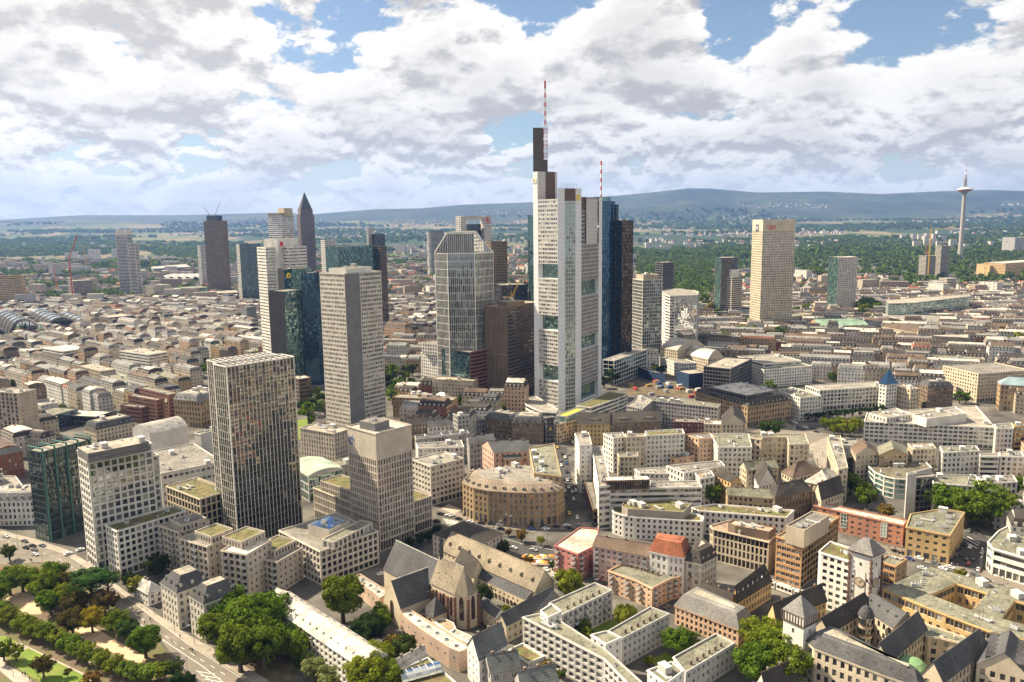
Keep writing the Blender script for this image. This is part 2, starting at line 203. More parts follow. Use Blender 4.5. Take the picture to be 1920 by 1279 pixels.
('cs1', 'construction_tower', 'lower unfinished concrete tower beside the yellow crane',[(1135.8,2224.0),(1140.9,2195.3),(1169.7,2200.4),(1164.6,2229.0)],0.0,63.4,'concrete_grid','flat',None,{'plants':0}),
('cs2', 'construction_tower', 'taller unfinished concrete tower beside the yellow crane',[(1204.7,2271.7),(1207.5,2245.7),(1233.4,2248.5),(1230.7,2274.5)],0.0,88.2,'concrete_grid','flat',None,{'plants':0}),
('wres', 'apartment_building', 'white residential tower with brown balconies behind the glass office',[(969.7,1804.3),(974.7,1780.5),(998.8,1785.6),(993.8,1809.4)],0.0,33.2,'bands_brown','flat',None,{}),
('ig', 'office_building', 'long yellow stone complex in front of the woods',[(1376.6,2359.1),(1353.9,2256.5),(1532.6,2367.3),(1595.0,2482.8),(1457.2,2430.0)],0.0,30.0,'yellow_stone','flat',None,{}),
('ig2', 'office_building', '',[(1354.0,2283.3),(1384.1,2233.7),(1580.4,2352.3),(1550.4,2402.0)],0.0,38.0,'yellow_stone','flat','ig',{}),
('bb', 'office_building', 'beige concrete slab office before the far hills',[(2230.5,3638.2),(2252.3,3581.3),(2346.4,3617.4),(2324.6,3674.3)],0.0,69.8,'pale_fine','flat',None,{}),
('cr1', 'office_building', 'white theatre like hall with curved fronts on the square behind the opera',[(314.9,1237.7),(316.3,1210.8),(355.7,1212.8),(354.3,1239.8)],0.0,8.7,'cream_class','mansard',None,{'rc':'dark'}),
('cr2', 'office_building', 'pale modern office west of the opera',[(273.3,1075.9),(274.0,1064.0),(294.1,1065.0),(293.5,1077.0)],0.0,8.8,'white_ribbon','flat',None,{}),
('cr3', 'office_building', 'dark cube office west of the opera',[(298.5,1075.0),(316.2,1060.7),(330.5,1078.4),(312.8,1092.7)],0.0,12.4,'dark_glass','flat',None,{}),
('cr4', 'office_building', 'cream shop house beside the opera',[(526.2,995.6),(523.3,982.3),(561.7,959.6),(583.5,997.6)],0.0,20.0,'cream_class','mansard',None,{'rc':'dark'}),
('cr5', 'office_building', 'brown roofed corner house beside the opera',[(514.2,1095.7),(522.8,1054.7),(532.4,1023.7),(558.7,1075.2)],0.0,22.0,'cream_class','mansard',None,{'rc':'brown'}),
('rp', 'office_building', 'red and gold brick palace with silver roof',[(-107.1,722.0),(-96.5,698.5),(-66.8,712.0),(-77.5,735.4)],0.0,9.3,'redbrick','mansard',None,{'rc':'silver','edgest':{0:'sand_class'},'mh':7,'mi':6}),
('rp2', 'office_building', 'brick wing with silver hipped roof beside the palace',[(-76.1,710.8),(-60.1,700.6),(-52.2,713.0),(-68.2,723.2)],0.0,13.5,'redbrick','hip',None,{'rh':6,'rc':'silver'}),
('bst', 'office_building', 'brown stone block under the dark blue glass tower',[(-209.1,742.2),(-199.4,729.6),(-189.7,737.0),(-199.4,749.6)],0.0,30.0,'brown_ribbon','flat',None,{}),
('r1', 'office_building', 'brown sandstone house with slate mansard left of the corner row',[(-22.6,633.5),(-1.2,619.4),(8.3,633.7),(-13.1,647.8)],0.0,14.7,'brown_class','mansard',None,{'rc':'slate','mh':4}),
('r2', 'office_building', 'brown sandstone house with slate mansard and oval gate',[(-0.9,612.7),(24.0,609.0),(27.1,629.8),(2.2,633.5)],0.0,16.0,'brown_class','mansard',None,{'rc':'slate','mh':4}),
('r3', 'office_building', 'glass link house with round emblem',[(24.1,612.1),(25.9,607.0),(32.4,609.2),(30.7,614.3)],0.0,21.0,'dark_glass','flat',None,{}),
('r4', 'office_building', 'yellow corner building with scattered square windows',[(29.1,614.4),(34.5,607.4),(57.3,625.2),(51.9,632.2)],0.0,15.4,'checker','flat',None,{}),
('r4p', 'office_building', '',[(34.9,617.9),(42.2,612.8),(59.5,637.4),(52.2,642.5)],14.7,20.4,'glass_pent','flat','r4',{'green':1,'plants':0,'gcol':'lime'}),
('r5', 'office_building', 'grey office with square windows beside the sandstone row',[(-37.4,643.1),(-35.6,636.2),(-20.7,640.3),(-22.5,647.1)],0.0,12.2,'grey_sq','flat',None,{}),
('r6', 'office_building', 'light grey office behind the grey square-window office',[(-46.4,600.0),(-42.3,591.5),(-33.3,595.8),(-37.3,604.3)],0.0,27.0,'grey_sq','flat',None,{}),
('cp', 'office_podium', 'curved low podium with green roof at the foot of the triangular tower',[(55.1,676.0),(67.2,668.5),(95.7,704.5),(106.5,719.3),(90.0,733.0),(74.2,705.7)],0.0,14.0,'white_ribbon','flat',None,{'green':0.95,'plants':0}),
('cp2', 'office_podium', 'low round podium with dark roof at the foot of the triangular tower',[(10.2,706.8),(11.6,692.2),(17.7,677.8),(25.1,664.0),(36.7,660.1),(39.0,673.3),(21.6,725.3),(13.7,718.0)],0.0,12.0,'white_ribbon','flat',None,{'plants':0}),
('hc', 'hotel', 'curved ochre stone hotel with sand coloured roof and arcade',[(-30.5,454.9),(-23.6,445.8),(-14.9,440.2),(-3.3,437.1),(8.1,435.5),(18.0,436.3),(25.5,438.3),(29.5,446.7),(28.5,478.2),(0.7,483.3),(-27.3,473.7)],0.0,20.3,'hotel','mansard',None,{'rc':'sand','mh':3.2,'mi':5.5,'plants':1}),
('hr', 'office_building', 'grey green roofed wing running back from the curved hotel',[(10.4,503.0),(12.0,451.6),(27.6,444.8),(27.1,514.2)],0.0,27.0,'orange_plain','flat',None,{'rcol':'greengrey'}),
('hp', 'apartment_building', 'pink courtyard house with dark roof behind the curved hotel',[(-20.9,516.6),(-12.8,498.3),(9.9,499.1),(9.9,517.5)],0.0,26.0,'pink_plain','gable',None,{'rh':5,'rc':'slate'}),
('hq', 'shed', 'pink stair block with dark roof in the hotel courtyard',[(-7.9,505.4),(-5.9,495.9),(5.1,496.0),(4.3,504.9)],0.0,22.0,'pink_plain','gable',None,{'rh':3,'rc':'slate'}),
('wbg', 'office_building', 'white and beige stepped office with flat grey roof',[(-64.4,487.0),(-50.9,471.1),(-31.5,487.5),(-45.0,503.4)],0.0,25.5,'white_step','flat',None,{}),
('sl1', 'office_building', 'white slab with four small windows on its end wall',[(41.4,520.0),(42.1,491.1),(50.2,492.6),(51.0,522.3)],0.0,32.0,'white_ribbon','flat',None,{'edgest':{1:'white_few'}}),
('sl2', 'office_building', 'long white wing with fins along the dark street',[(51.6,507.7),(47.6,429.4),(54.6,431.4),(59.0,509.0)],0.0,26.0,'white_ribbon','flat',None,{}),
('sl3', 'terrace', 'low brown terrace along the dark street',[(44.9,514.2),(45.6,437.9),(48.4,439.3),(51.0,508.2)],0.0,9.0,'brown_ribbon','flat',None,{'plants':0}),
('wof', 'office_building', 'wide white ribbon window office behind the white curved hotel',[(47.9,443.6),(48.0,432.6),(106.7,433.3),(106.5,444.2)],0.0,23.6,'white_ribbon','flat',None,{}),
('wofp', 'office_building', '',[(52.0,436.7),(52.3,430.9),(76.7,432.1),(76.4,437.9)],22.8,28.6,'louvre_br','slab','wof',{}),
('br1', 'townhouse', 'yellow end house of the dark slate roofed row',[(52.5,619.3),(49.9,599.2),(74.4,596.8),(77.6,619.3)],0.0,18.0,'yellow_class','gable',None,{'rh':6,'rc':'dark','dorm':(1,0.3,'wide')}),
('br2', 'townhouse', 'long brown house in the dark slate roofed row',[(78.3,621.5),(75.1,598.8),(115.6,603.8),(119.5,623.8)],0.0,18.0,'brown_class','gable',None,{'rh':6,'rc':'dark','dorm':(2,0.3,'wide')}),
('br3', 'townhouse', 'dark red house in the slate roofed row',[(129.1,621.7),(126.5,609.0),(149.0,604.6),(152.5,619.2)],0.0,16.0,'darkred','flat',None,{}),
('br4', 'townhouse', 'beige house in the slate roofed row',[(151.2,612.8),(148.6,602.1),(161.1,599.1),(164.3,611.4)],0.0,16.0,'cream_class','flat',None,{}),
('br5', 'townhouse', 'pale house with dark steep roof at the end of the row',[(167.0,621.1),(160.7,596.0),(179.6,596.3),(187.9,635.7)],0.0,17.0,'cream_class','gable',None,{'rh':7,'rc':'dark'}),
('gy1', 'office_building', 'dark grey angular office beside the construction pit',[(95.1,649.3),(106.4,636.8),(120.6,667.8),(112.2,686.7)],0.0,20.0,'grey_sq','flat',None,{}),
('gy2', 'office_building', 'long light grey five-storey office in shade',[(127.4,685.9),(120.1,666.8),(168.6,638.7),(173.8,650.0)],0.0,20.0,'grey_sq','flat',None,{}),
('bk2', 'office_building', 'square sandstone bank with dark tiered roof and light well',[(166.0,707.0),(195.3,646.5),(238.8,667.6),(209.4,728.1)],0.0,18.3,'sand_class','mansard',None,{'rc':'dark','mh':4,'mi':5}),
('bk3', 'office_building', '',[(174.1,690.4),(196.4,653.8),(230.1,674.4),(207.8,711.0)],17.5,26.3,'dark_glass','flat','bk2',{'plants':1}),
('wx', 'office_building', 'white courtyard office with stepped storeys',[(242.1,852.5),(258.2,803.1),(314.7,821.6),(298.6,870.9)],0.0,19.3,'white_sq','flat',None,{}),
('wxp', 'office_building', '',[(247.8,862.3),(262.4,816.9),(307.0,831.2),(292.4,876.6)],18.5,23.3,'white_ribbon','flat','wx',{}),
('bv', 'office_building', 'dark glass terraced office next to the white courtyard office',[(189.2,775.1),(211.6,759.7),(249.1,814.0),(226.7,829.4)],0.0,29.0,'dark_glass','flat',None,{}),
('yv', 'office_building', 'cream office with silver barrel vault roof',[(200.2,907.3),(218.0,873.5),(237.9,884.0),(220.2,917.8)],0.0,18.6,'cream_sq','vault',None,{'rh':9,'rc':'silver','plants':0,'vd':1}),
('yv2', 'office_building', 'cream office with silver barrel vault roof, farther twin',[(172.7,917.1),(188.9,898.3),(227.3,931.4),(211.2,950.2)],0.0,25.0,'cream_sq','vault',None,{'rh':9,'rc':'silver','plants':0,'vd':1}),
('ws2', 'office_building', 'white narrow office beside the barrel vault office',[(165.2,934.4),(183.5,864.2),(204.5,869.7),(186.2,939.9)],0.0,15.3,'white_sq','flat',None,{}),
('bl1', 'construction_shed', 'building stub wrapped in dark blue sheeting with bare end wall',[(173.2,823.7),(181.6,804.3),(202.4,813.2),(194.0,832.7)],0.0,15.4,'blue_wrap','flat',None,{'plants':0}),
('bl2', 'construction_shed', 'long low hoarding wrapped in dark blue sheeting',[(137.0,882.3),(150.1,849.4),(162.9,833.4),(149.9,866.3)],0.0,10.0,'blue_wrap','flat',None,{'plants':0}),
('wy', 'office_building', 'white corner office with arcade on the square',[(235.6,700.7),(246.1,666.3),(267.0,672.6),(256.5,707.1)],0.0,20.9,'white_sq','flat',None,{}),
('wz', 'office_building', 'long white office row with tree-lined front',[(272.0,724.3),(276.5,702.5),(347.9,717.2),(343.4,739.0)],0.0,19.2,'white_big','flat',None,{}),
('wzp', 'office_building', 'corner office under a blue glass pyramid',[(325.7,693.3),(328.8,686.2),(341.1,691.6),(337.9,698.7)],0.0,27.0,'white_sq','pyr',None,{'rh':13,'rc':'blueglass','plants':0}),
('cy1', 'office_building', 'cream corner office beside the blue pyramid',[(341.6,699.1),(347.6,680.7),(356.8,683.6),(350.8,702.1)],0.0,24.0,'cream_sq','flat',None,{}),
('cy2', 'office_building', 'dark stone commercial palace with curved gable',[(365.7,702.0),(365.9,686.9),(388.7,687.2),(388.5,702.4)],0.0,24.0,'brown_class','mansard',None,{'rc':'slate'}),
('cy3', 'office_building', 'large cream office with square windows behind the square',[(422.9,769.1),(432.7,725.9),(491.5,739.3),(481.6,782.5)],0.0,27.9,'cream_sq','flat',None,{}),
('cy4', 'office_building', 'sandstone museum with glazed roof at the photo edge',[(440.9,709.2),(435.5,696.0),(463.6,684.5),(469.0,697.7)],0.0,24.0,'sand_class','hip',None,{'rh':6,'rc':'glass'}),
('fb', 'office_building', 'huge white block with ranks of dark windows facing the shopping street',[(286.6,627.5),(271.9,599.6),(359.5,576.6),(385.5,646.6)],0.0,17.0,'white_big2','flat',None,{}),
('fbp', 'office_building', '',[(279.7,608.8),(286.3,594.0),(310.3,604.2),(308.5,625.3)],16.2,21.0,'white_sq','flat','fb',{}),
('fbq', 'office_building', '',[(306.6,595.0),(310.4,581.6),(348.8,596.3),(352.2,619.2)],16.2,23.0,'blank_white','flat','fb',{}),
('fb2', 'office_building', 'pale end section of the huge white block',[(353.1,567.5),(347.6,556.4),(359.2,555.1),(367.8,570.7)],0.0,22.0,'white_sq','flat',None,{}),
('fb3', 'office_building', 'orange ribbed office at the photo edge by the shopping street',[(366.9,566.9),(362.7,559.4),(379.1,562.4),(388.0,577.6)],0.0,22.0,'ochre_band','flat',None,{}),
('st1', 'office_building', 'narrow cream office along the shopping street',[(219.2,539.1),(197.3,466.2),(204.6,469.9),(229.7,542.1)],0.0,22.0,'cream_sq','flat',None,{}),
('st2', 'office_building', 'dark grey grid office beside the shopping street',[(227.4,551.2),(216.5,509.6),(235.7,513.1),(246.6,554.6)],0.0,15.9,'dark_grid','flat',None,{}),
('sq1', 'townhouse', 'brown roofed house row behind the dark grid office',[(227.9,520.7),(223.6,502.4),(239.4,504.7),(244.3,523.2)],0.0,20.0,'cream_class','gable',None,{'rh':5,'rc':'brown'}),
('sq2', 'townhouse', 'tan house with red brown roof behind the curved glass store',[(246.0,520.0),(238.5,501.7),(257.6,502.4),(264.7,522.4)],0.0,20.0,'tan_plain','gable',None,{'rh':4,'rc':'greengrey'}),
('sq3', 'apartment_building', 'cream flat roofed house with loggias',[(267.9,523.6),(264.0,509.5),(280.9,511.8),(284.7,524.5)],0.0,21.0,'cream_class','flat',None,{}),
('sq4', 'apartment_building', 'white five-storey house with grey roof',[(285.8,516.4),(280.1,502.0),(305.9,505.2),(310.2,516.9)],0.0,21.0,'white_sq','flat',None,{}),
('sq5', 'apartment_building', 'white house with long balconies next to the grey roofed white house',[(303.3,500.5),(301.1,496.2),(312.7,495.1),(317.0,502.9)],0.0,20.0,'white_ribbon','flat',None,{}),
('sq6', 'apartment_building', 'white house with grey pent roof at the photo edge',[(318.4,504.4),(314.0,496.2),(328.1,493.6),(334.3,506.8)],0.0,20.0,'white_sq','flat',None,{}),
('cg', 'department_store', 'store with curved green glass front and brown flat roof',[(236.4,513.6),(231.0,500.1),(229.4,487.4),(231.6,479.3),(235.8,474.2),(242.3,472.7),(249.3,483.9),(269.9,494.9),(274.1,519.1),(258.5,521.9)],0.0,13.2,'store_glass','flat',None,{'rcol':'olive','edgest':{6:'blank_grey',7:'blank_grey',8:'blank_grey',9:'blank_grey'}}),
('cgp', 'office_building', 'grey slab pylon at the corner of the curved glass store',[(227.1,443.2),(225.8,439.6),(232.6,443.0),(233.6,446.2)],0.0,27.0,'blank_grey','flat',None,{'plants':0}),
('cg2', 'office_building', 'glass office beside the grey pylon',[(238.1,454.4),(235.9,449.0),(248.1,451.0),(249.7,457.7)],0.0,22.0,'dark_grid','flat',None,{}),
('cg3', 'office_building', 'white office with slanted roof behind the big trees',[(250.6,460.0),(244.2,445.5),(267.4,438.8),(276.8,459.0)],0.0,20.0,'white_sq','flat',None,{}),
('cg4', 'office_building', 'white flat roofed office between the big trees and photo edge',[(280.8,464.1),(279.5,453.0),(299.3,454.7),(304.5,467.1)],0.0,17.0,'white_grid','flat',None,{}),
('n1', 'apartment_building', 'white apartment house with fire stairs in the inner block',[(92.7,542.4),(91.1,530.2),(118.5,534.1),(119.8,546.5)],0.0,27.0,'white_sq','flat',None,{'green':0.5}),
('n2', 'apartment_building', 'cream house with square windows in the inner block',[(78.3,539.7),(77.5,531.0),(90.9,531.5),(92.0,539.0)],0.0,26.0,'cream_sq','flat',None,{}),
('n3', 'apartment_building', 'peach apartment house with brown stair glass',[(120.5,543.3),(127.5,530.9),(139.9,533.0),(138.8,547.1)],0.0,24.0,'peach_plain','flat',None,{}),
('n4', 'apartment_building', 'white office with grey roof and even window rows',[(139.0,544.2),(135.5,510.4),(157.9,510.0),(165.4,543.0)],0.0,24.0,'white_sq','flat',None,{'rcol':'greengrey'}),
('n5', 'office_building', 'beige L-shaped office around a yard',[(164.9,541.2),(163.3,532.7),(169.4,527.3),(172.4,534.0),(189.2,533.2),(184.3,515.2),(197.6,515.2),(204.5,541.2)],0.0,24.0,'cream_sq','flat',None,{'rcol':'greengrey'}),
('n6', 'apartment_building', 'white narrow house at the corner of the dark street',[(63.4,544.0),(68.9,531.6),(77.7,535.7),(77.5,546.9)],0.0,25.0,'white_sq','flat',None,{}),
('n7', 'apartment_building', 'low cream house with tall windows behind the white wing',[(70.0,518.5),(70.3,510.9),(82.7,511.3),(84.3,521.0)],0.0,18.0,'cream_sq','flat',None,{}),
('n8', 'apartment_building', 'pink low house with flat dark roof in the inner yard',[(107.8,527.5),(109.9,524.4),(124.9,531.5),(119.0,541.4)],0.0,12.0,'peach_plain','flat',None,{}),
('n9', 'apartment_building', 'white terrace flats with roof boxes',[(97.2,487.7),(104.9,472.6),(134.0,486.3),(133.6,497.6)],0.0,19.0,'white_sq','flat',None,{}),
('n10', 'apartment_building', 'white house with tan roof in front of the terrace flats',[(112.2,475.4),(112.7,463.8),(122.8,468.5),(123.3,480.3)],0.0,18.0,'white_sq','flat',None,{'rcol':'tan'}),
('n11', 'townhouse', 'grey pent roofed house with yellow wall',[(125.0,477.1),(131.4,464.0),(138.2,465.0),(134.2,483.3)],0.0,16.0,'yellow_class','gable',None,{'rh':3,'rc':'dark'}),
('n12', 'townhouse', 'steep dark gabled house with orange verges',[(150.9,483.1),(147.2,460.2),(159.1,464.7),(163.0,485.3)],0.0,15.0,'white_class','gable',None,{'rh':9,'rc':'dark'}),
('n13', 'office_building', 'tan office with low green grey roof',[(124.0,446.9),(122.7,438.3),(146.8,430.8),(150.2,444.8)],0.0,17.0,'tan_plain','gable',None,{'rh':3,'rc':'greengrey'}),
('n14', 'office_building', 'brown stone office with dark hipped roof and dormers',[(146.9,441.5),(145.5,425.9),(171.7,439.4),(171.4,450.0)],0.0,19.0,'brown_class','hip',None,{'rh':5,'rc':'dark'}),
('n15', 'office_building', 'cream office with brown mansard beside the shopping street',[(166.0,475.9),(168.9,464.1),(190.5,475.0),(187.1,492.9)],0.0,18.0,'cream_class','hip',None,{'rh':6,'rc':'brown'}),
('n16', 'townhouse', 'white pitched house with bright roof by the shopping street',[(178.1,467.7),(181.0,462.6),(188.5,455.1),(195.7,467.1),(192.5,484.2)],0.0,15.0,'cream_class','hip',None,{'rh':6,'rc':'whitegrey'}),
('n17', 'townhouse', 'cream gabled house with dark roofs behind the pink row',[(172.9,441.1),(173.2,430.0),(190.9,442.7),(190.6,454.5)],0.0,16.0,'cream_class','gable',None,{'rh':8,'rc':'dark'}),
('n18', 'office_building', 'grey roofed hall behind the white terrace flats',[(144.1,489.0),(145.6,479.4),(167.1,484.0),(163.6,496.7)],0.0,18.0,'cream_class','gable',None,{'rh':4,'rc':'greengrey'}),
('n19', 'apartment_building', 'low white annex with roof plant on the inner yard',[(78.4,497.3),(80.5,488.9),(98.8,486.8),(99.8,500.6)],0.0,14.0,'white_sq','flat',None,{}),
('n20', 'apartment_building', 'white flat building with cluttered roof behind the hotel',[(-66.5,527.9),(-63.8,516.5),(-33.1,518.3),(-35.9,534.8)],0.0,24.0,'white_sq','flat',None,{}),
('n21', 'apartment_building', 'white gabled house with grey roof below the brick palace',[(-67.1,607.3),(-65.1,593.0),(-46.2,600.1),(-48.3,614.8)],0.0,18.0,'white_sq','gable',None,{'rh':4,'rc':'slate'}),
('n22', 'apartment_building', 'dark roofed house below the brick palace',[(-84.5,612.4),(-82.1,597.8),(-66.7,603.2),(-68.7,618.0)],0.0,18.0,'brown_class','gable',None,{'rh':5,'rc':'dark'}),
('n23', 'office_building', 'dark grey roofed hall between hotel and sandstone row',[(-33.7,559.6),(-30.8,542.1),(-13.7,551.6),(-15.0,566.0)],0.0,19.0,'grey_sq','gable',None,{'rh':3,'rc':'slate'}),
('n24', 'office_building', 'blue grey shed roof building in the hotel block',[(-72.2,566.8),(-69.9,555.9),(-32.3,570.5),(-34.3,580.0)],0.0,19.0,'grey_sq','flat',None,{'rcol':'slate'}),
('wch', 'hotel', 'white hotel with rounded corner and green roof',[(54.5,431.2),(55.3,423.5),(60.2,419.0),(65.9,416.1),(101.3,408.7),(103.7,415.4),(99.5,420.9),(56.2,436.8)],0.0,12.9,'white_hotel','flat',None,{'green':0.5,'plants':0}),
('wchp', 'hotel', '',[(59.7,422.5),(62.3,417.6),(91.2,411.7),(98.7,424.5),(89.3,432.8),(61.6,429.6)],12.2,16.9,'blank_greyb','flat','wch',{'green':1}),
('wch2', 'hotel', 'long white rear wing with stepped green roof',[(99.3,427.0),(102.1,422.1),(147.0,410.4),(154.7,420.7),(113.3,432.1)],0.0,13.9,'white_hotel','flat','wch',{'green':0.9,'plants':1}),
('ff', 'office_building', 'cream pilaster office with dark glass top storeys',[(101.0,391.6),(101.4,387.4),(124.4,369.9),(131.6,380.3),(113.0,399.0)],0.0,17.2,'pilaster','flat',None,{'topglass':1,'rcol':'rose'}),
('ffp', 'office_building', '',[(108.3,385.1),(110.9,381.2),(125.1,372.5),(130.6,378.7),(112.2,389.8)],16.4,21.2,'blank_brown','flat','ff',{'rcol':'rose'}),
('tn', 'office_tower', 'tan slab office with orange spandrels beside the tram',[(125.6,363.4),(134.9,354.7),(165.3,387.0),(156.0,395.7)],0.0,22.7,'tan_slab','flat',None,{'edgest':{1:'tan_grid'}}),
('tnp', 'office_tower', '',[(127.7,356.9),(134.0,350.4),(152.9,368.8),(146.7,375.2)],22.0,30.7,'blank_beige','flat','tn',{}),
('wg', 'apartment_building', 'bright white block with green roof in front of the clock tower',[(136.3,338.4),(136.7,336.9),(148.2,324.7),(157.5,334.8),(145.7,349.3)],0.0,25.9,'white_bright','flat',None,{'green':0.7}),
('tb', 'office_building', 'tan block with window strips behind the clock tower',[(174.4,361.7),(179.9,355.4),(189.4,363.7),(183.8,370.0)],0.0,10.3,'tan_slab','flat',None,{'edgest':{1:'tan_blank'}}),
('pr', 'apartment_building', 'long salmon pink apartment row with glazed stairs and white roof',[(169.5,432.3),(205.6,400.8),(211.4,408.2),(173.8,437.8)],0.0,12.3,'salmon','flat',None,{'rcol':'whitegrey','plants':0}),
('ye', 'apartment_building', 'ochre yellow apartment house with graffiti ground floor',[(201.5,390.2),(217.8,378.5),(242.5,409.5),(234.6,415.5),(212.9,408.4)],0.0,15.8,'ochre','flat',None,{'rcol':'greengrey'}),
('re', 'office_building', 'grey apartment house under the trees at the photo edge',[(267.9,424.2),(273.9,414.4),(288.4,422.5),(292.0,440.5)],0.0,11.6,'grey_plain','flat',None,{'rcol':'greengrey'}),
('rf', 'office_building', 'white office with slanted sun fins at the photo edge',[(234.5,374.8),(232.4,367.1),(243.9,352.2),(259.3,366.3),(260.0,397.2),(248.3,388.9)],0.0,13.7,'fins_white','flat',None,{'rcol':'greengrey'}),
('pb', 'apartment_building', 'magenta pink apartment block with cream roof and balconies',[(19.9,376.8),(30.6,365.7),(39.0,374.4),(42.4,384.9),(44.0,397.5),(34.5,400.1)],0.0,13.9,'magenta','flat',None,{'rcol':'cream','plants':0,'topw':1}),
('pg', 'apartment_building', 'long pale pink apartment row with brown gable roof',[(38.2,368.3),(63.1,355.0),(66.6,369.5),(43.1,378.1)],0.0,17.0,'pinkgrey','gable',None,{'rh':3,'rc':'brown'}),
('pe', 'apartment_building', 'peach zigzag apartment block with chimneys on grey roof',[(43.9,354.1),(55.7,343.0),(61.3,335.5),(71.8,344.8),(81.7,348.9),(74.7,356.0),(67.9,351.6),(53.4,363.2)],0.0,10.7,'peach','flat',None,{'rcol':'greengrey','plants':0,'chim':1}),
('wr2', 'apartment_building', 'ornate white house with orange red tiled roof',[(63.3,354.2),(70.9,349.2),(77.8,346.2),(83.1,356.9),(67.4,364.1)],0.0,20.0,'white_class','mansard',None,{'rc':'red','mh':6,'mi':5}),
('wr3', 'apartment_building', 'beige corner house with dark mansard and small dome',[(78.7,347.3),(84.9,343.3),(94.5,352.3),(91.3,364.7),(84.1,359.9)],0.0,18.0,'pale_class','mansard',None,{'rc':'dark','mh':5}),
('wr4', 'house', 'low house with navy roof beside the peach block',[(79.6,350.5),(80.7,345.3),(88.6,352.5),(87.6,359.6)],0.0,11.0,'pinkgrey','gable',None,{'rh':2,'rc':'navy'}),
('g1', 'apartment_building', 'grey balcony block with plain flat roof beside the pink block',[(14.3,317.3),(19.3,306.9),(42.6,328.4),(35.8,335.9)],0.0,13.5,'white_balc','flat',None,{'rcol':'greengrey','plants':0,'chim':1}),
('g3', 'apartment_building', 'grey and white block with flat roof in the middle garden',[(36.7,295.6),(41.5,289.5),(63.9,308.8),(56.9,315.0)],0.0,12.4,'white_gstrip','flat',None,{'rcol':'greengrey','plants':0,'chim':1}),
('g4', 'apartment_building', 'grey and white block with flat roof nearest the photo bottom',[(59.3,278.8),(61.7,268.2),(85.2,288.2),(79.7,295.6)],0.0,10.7,'white_gstrip','flat',None,{'rcol':'greengrey','plants':0,'chim':1}),
('lc', 'apartment_building', 'long white apartment house with greenish roof and plant-filled balconies',[(2.9,302.6),(32.2,270.9),(42.5,245.4),(45.9,251.0),(34.4,275.7),(12.9,306.5)],0.0,15.0,'white_terr','flat',None,{'rcol':'greengrey','plants':1}),
('lcp', 'apartment_building', '',[(10.1,302.9),(13.0,297.1),(18.8,302.1),(15.0,308.9)],14.2,17.5,'white_few','flat','lc',{'rcol':'greengrey'}),
('lcq', 'apartment_building', 'grey pavilion linking the long white house to the middle block',[(29.1,287.2),(34.0,279.8),(40.7,284.8),(35.4,290.0)],0.0,15.5,'white_few','flat',None,{'rcol':'greengrey','plants':0}),
('lcr', 'apartment_building', 'grey pavilion linking the long white house to the bottom block',[(46.7,262.3),(51.5,253.5),(59.6,261.6),(56.3,267.6)],0.0,15.5,'white_few','flat',None,{'rcol':'greengrey','plants':1}),
('s1', 'museum_wing', 'striped brick museum wing with white roof and rounded end',[(-49.6,320.2),(-43.5,311.0),(-36.1,301.9),(-26.3,290.8),(-22.1,287.6),(-19.7,288.9),(-18.4,291.9),(-28.0,303.5),(-46.3,323.6)],0.0,8.6,'striped','flat',None,{'rcol':'whitegrey','plants':0,'sky':6}),
('s2', 'museum_wing', 'shorter striped brick museum wing beyond the church gable',[(-76.7,356.8),(-60.4,334.6),(-56.8,340.3),(-73.9,359.7)],0.0,8.0,'striped','flat',None,{'rcol':'lightgrey','plants':0,'sky':3}),
('s3', 'museum_wing', 'low white museum annex with curved pebble roof terrace',[(-36.1,320.4),(-34.4,318.4),(-27.8,309.4),(-25.0,312.7),(-26.4,317.4),(-30.7,321.1)],0.0,5.0,'blank_white','flat',None,{'rcol':'tan','plants':0}),
('s4', 'museum_wing', 'low pale link roof beside the pebble roof terrace',[(-27.2,306.6),(-18.6,298.1),(-16.6,302.0),(-25.3,309.6)],0.0,6.5,'blank_white','flat',None,{'rcol':'lightgrey','plants':0}),
('s5', 'house', 'small gabled house with pale slate roof at the photo bottom',[(-46.8,283.5),(-44.1,277.7),(-34.1,286.7),(-37.9,294.0)],0.0,6.0,'white_few','gable',None,{'rh':4,'rc':'whitegrey'}),
('s6', 'hall', 'green roofed hall with arched glass skylight at the photo bottom',[(-48.4,274.7),(-41.3,257.9),(-20.6,267.8),(-34.1,287.0)],0.0,7.0,'blank_white','flat',None,{'green':1,'plants':0,'glassvault':1}),
('z1', 'house', 'white gabled house with dark seamed metal roof',[(-18.6,284.1),(-13.6,273.6),(-3.5,284.8),(-7.8,294.5)],0.0,13.2,'white_few','gable',None,{'rh':6.5,'rc':'seam'}),
('z2', 'house', 'grey gabled house with seamed metal roof, middle of three',[(-12.3,277.7),(-9.2,268.7),(1.4,271.7),(-0.4,281.4)],0.0,11.0,'greyglass_few','gable',None,{'rh':4.5,'rc':'seam'}),
('z3', 'house', 'grey gabled house with seamed metal roof at the photo bottom',[(-0.5,266.2),(2.0,258.3),(15.1,262.3),(12.0,271.5)],0.0,11.0,'greyglass_few','gable',None,{'rh':4.5,'rc':'seam'}),
('z4', 'pavilion', 'low pavilion with square green roof behind the seamed roofs',[(-2.7,293.7),(4.7,283.9),(11.3,288.5),(2.8,298.4)],0.0,6.0,'blank_white','flat',None,{'green':1,'plants':0}),
('dn', 'office_building', 'grey roofed stone house between church and hotel',[(-41.7,396.2),(-39.3,392.4),(-16.7,382.4),(-8.8,391.2),(-20.9,408.0),(-28.6,411.8)],0.0,13.0,'pale_class','hip',None,{'rh':5,'rc':'dark'}),
('sd', 'school', 'pale sandstone school with grey hipped roof and pointed dormers',[(69.0,322.7),(90.5,301.7),(98.8,310.2),(80.3,333.6)],0.0,8.8,'school','mansard',None,{'rc':'slatelight','mh':5,'mi':6,'dorm':(8,0.3,'pointed')}),
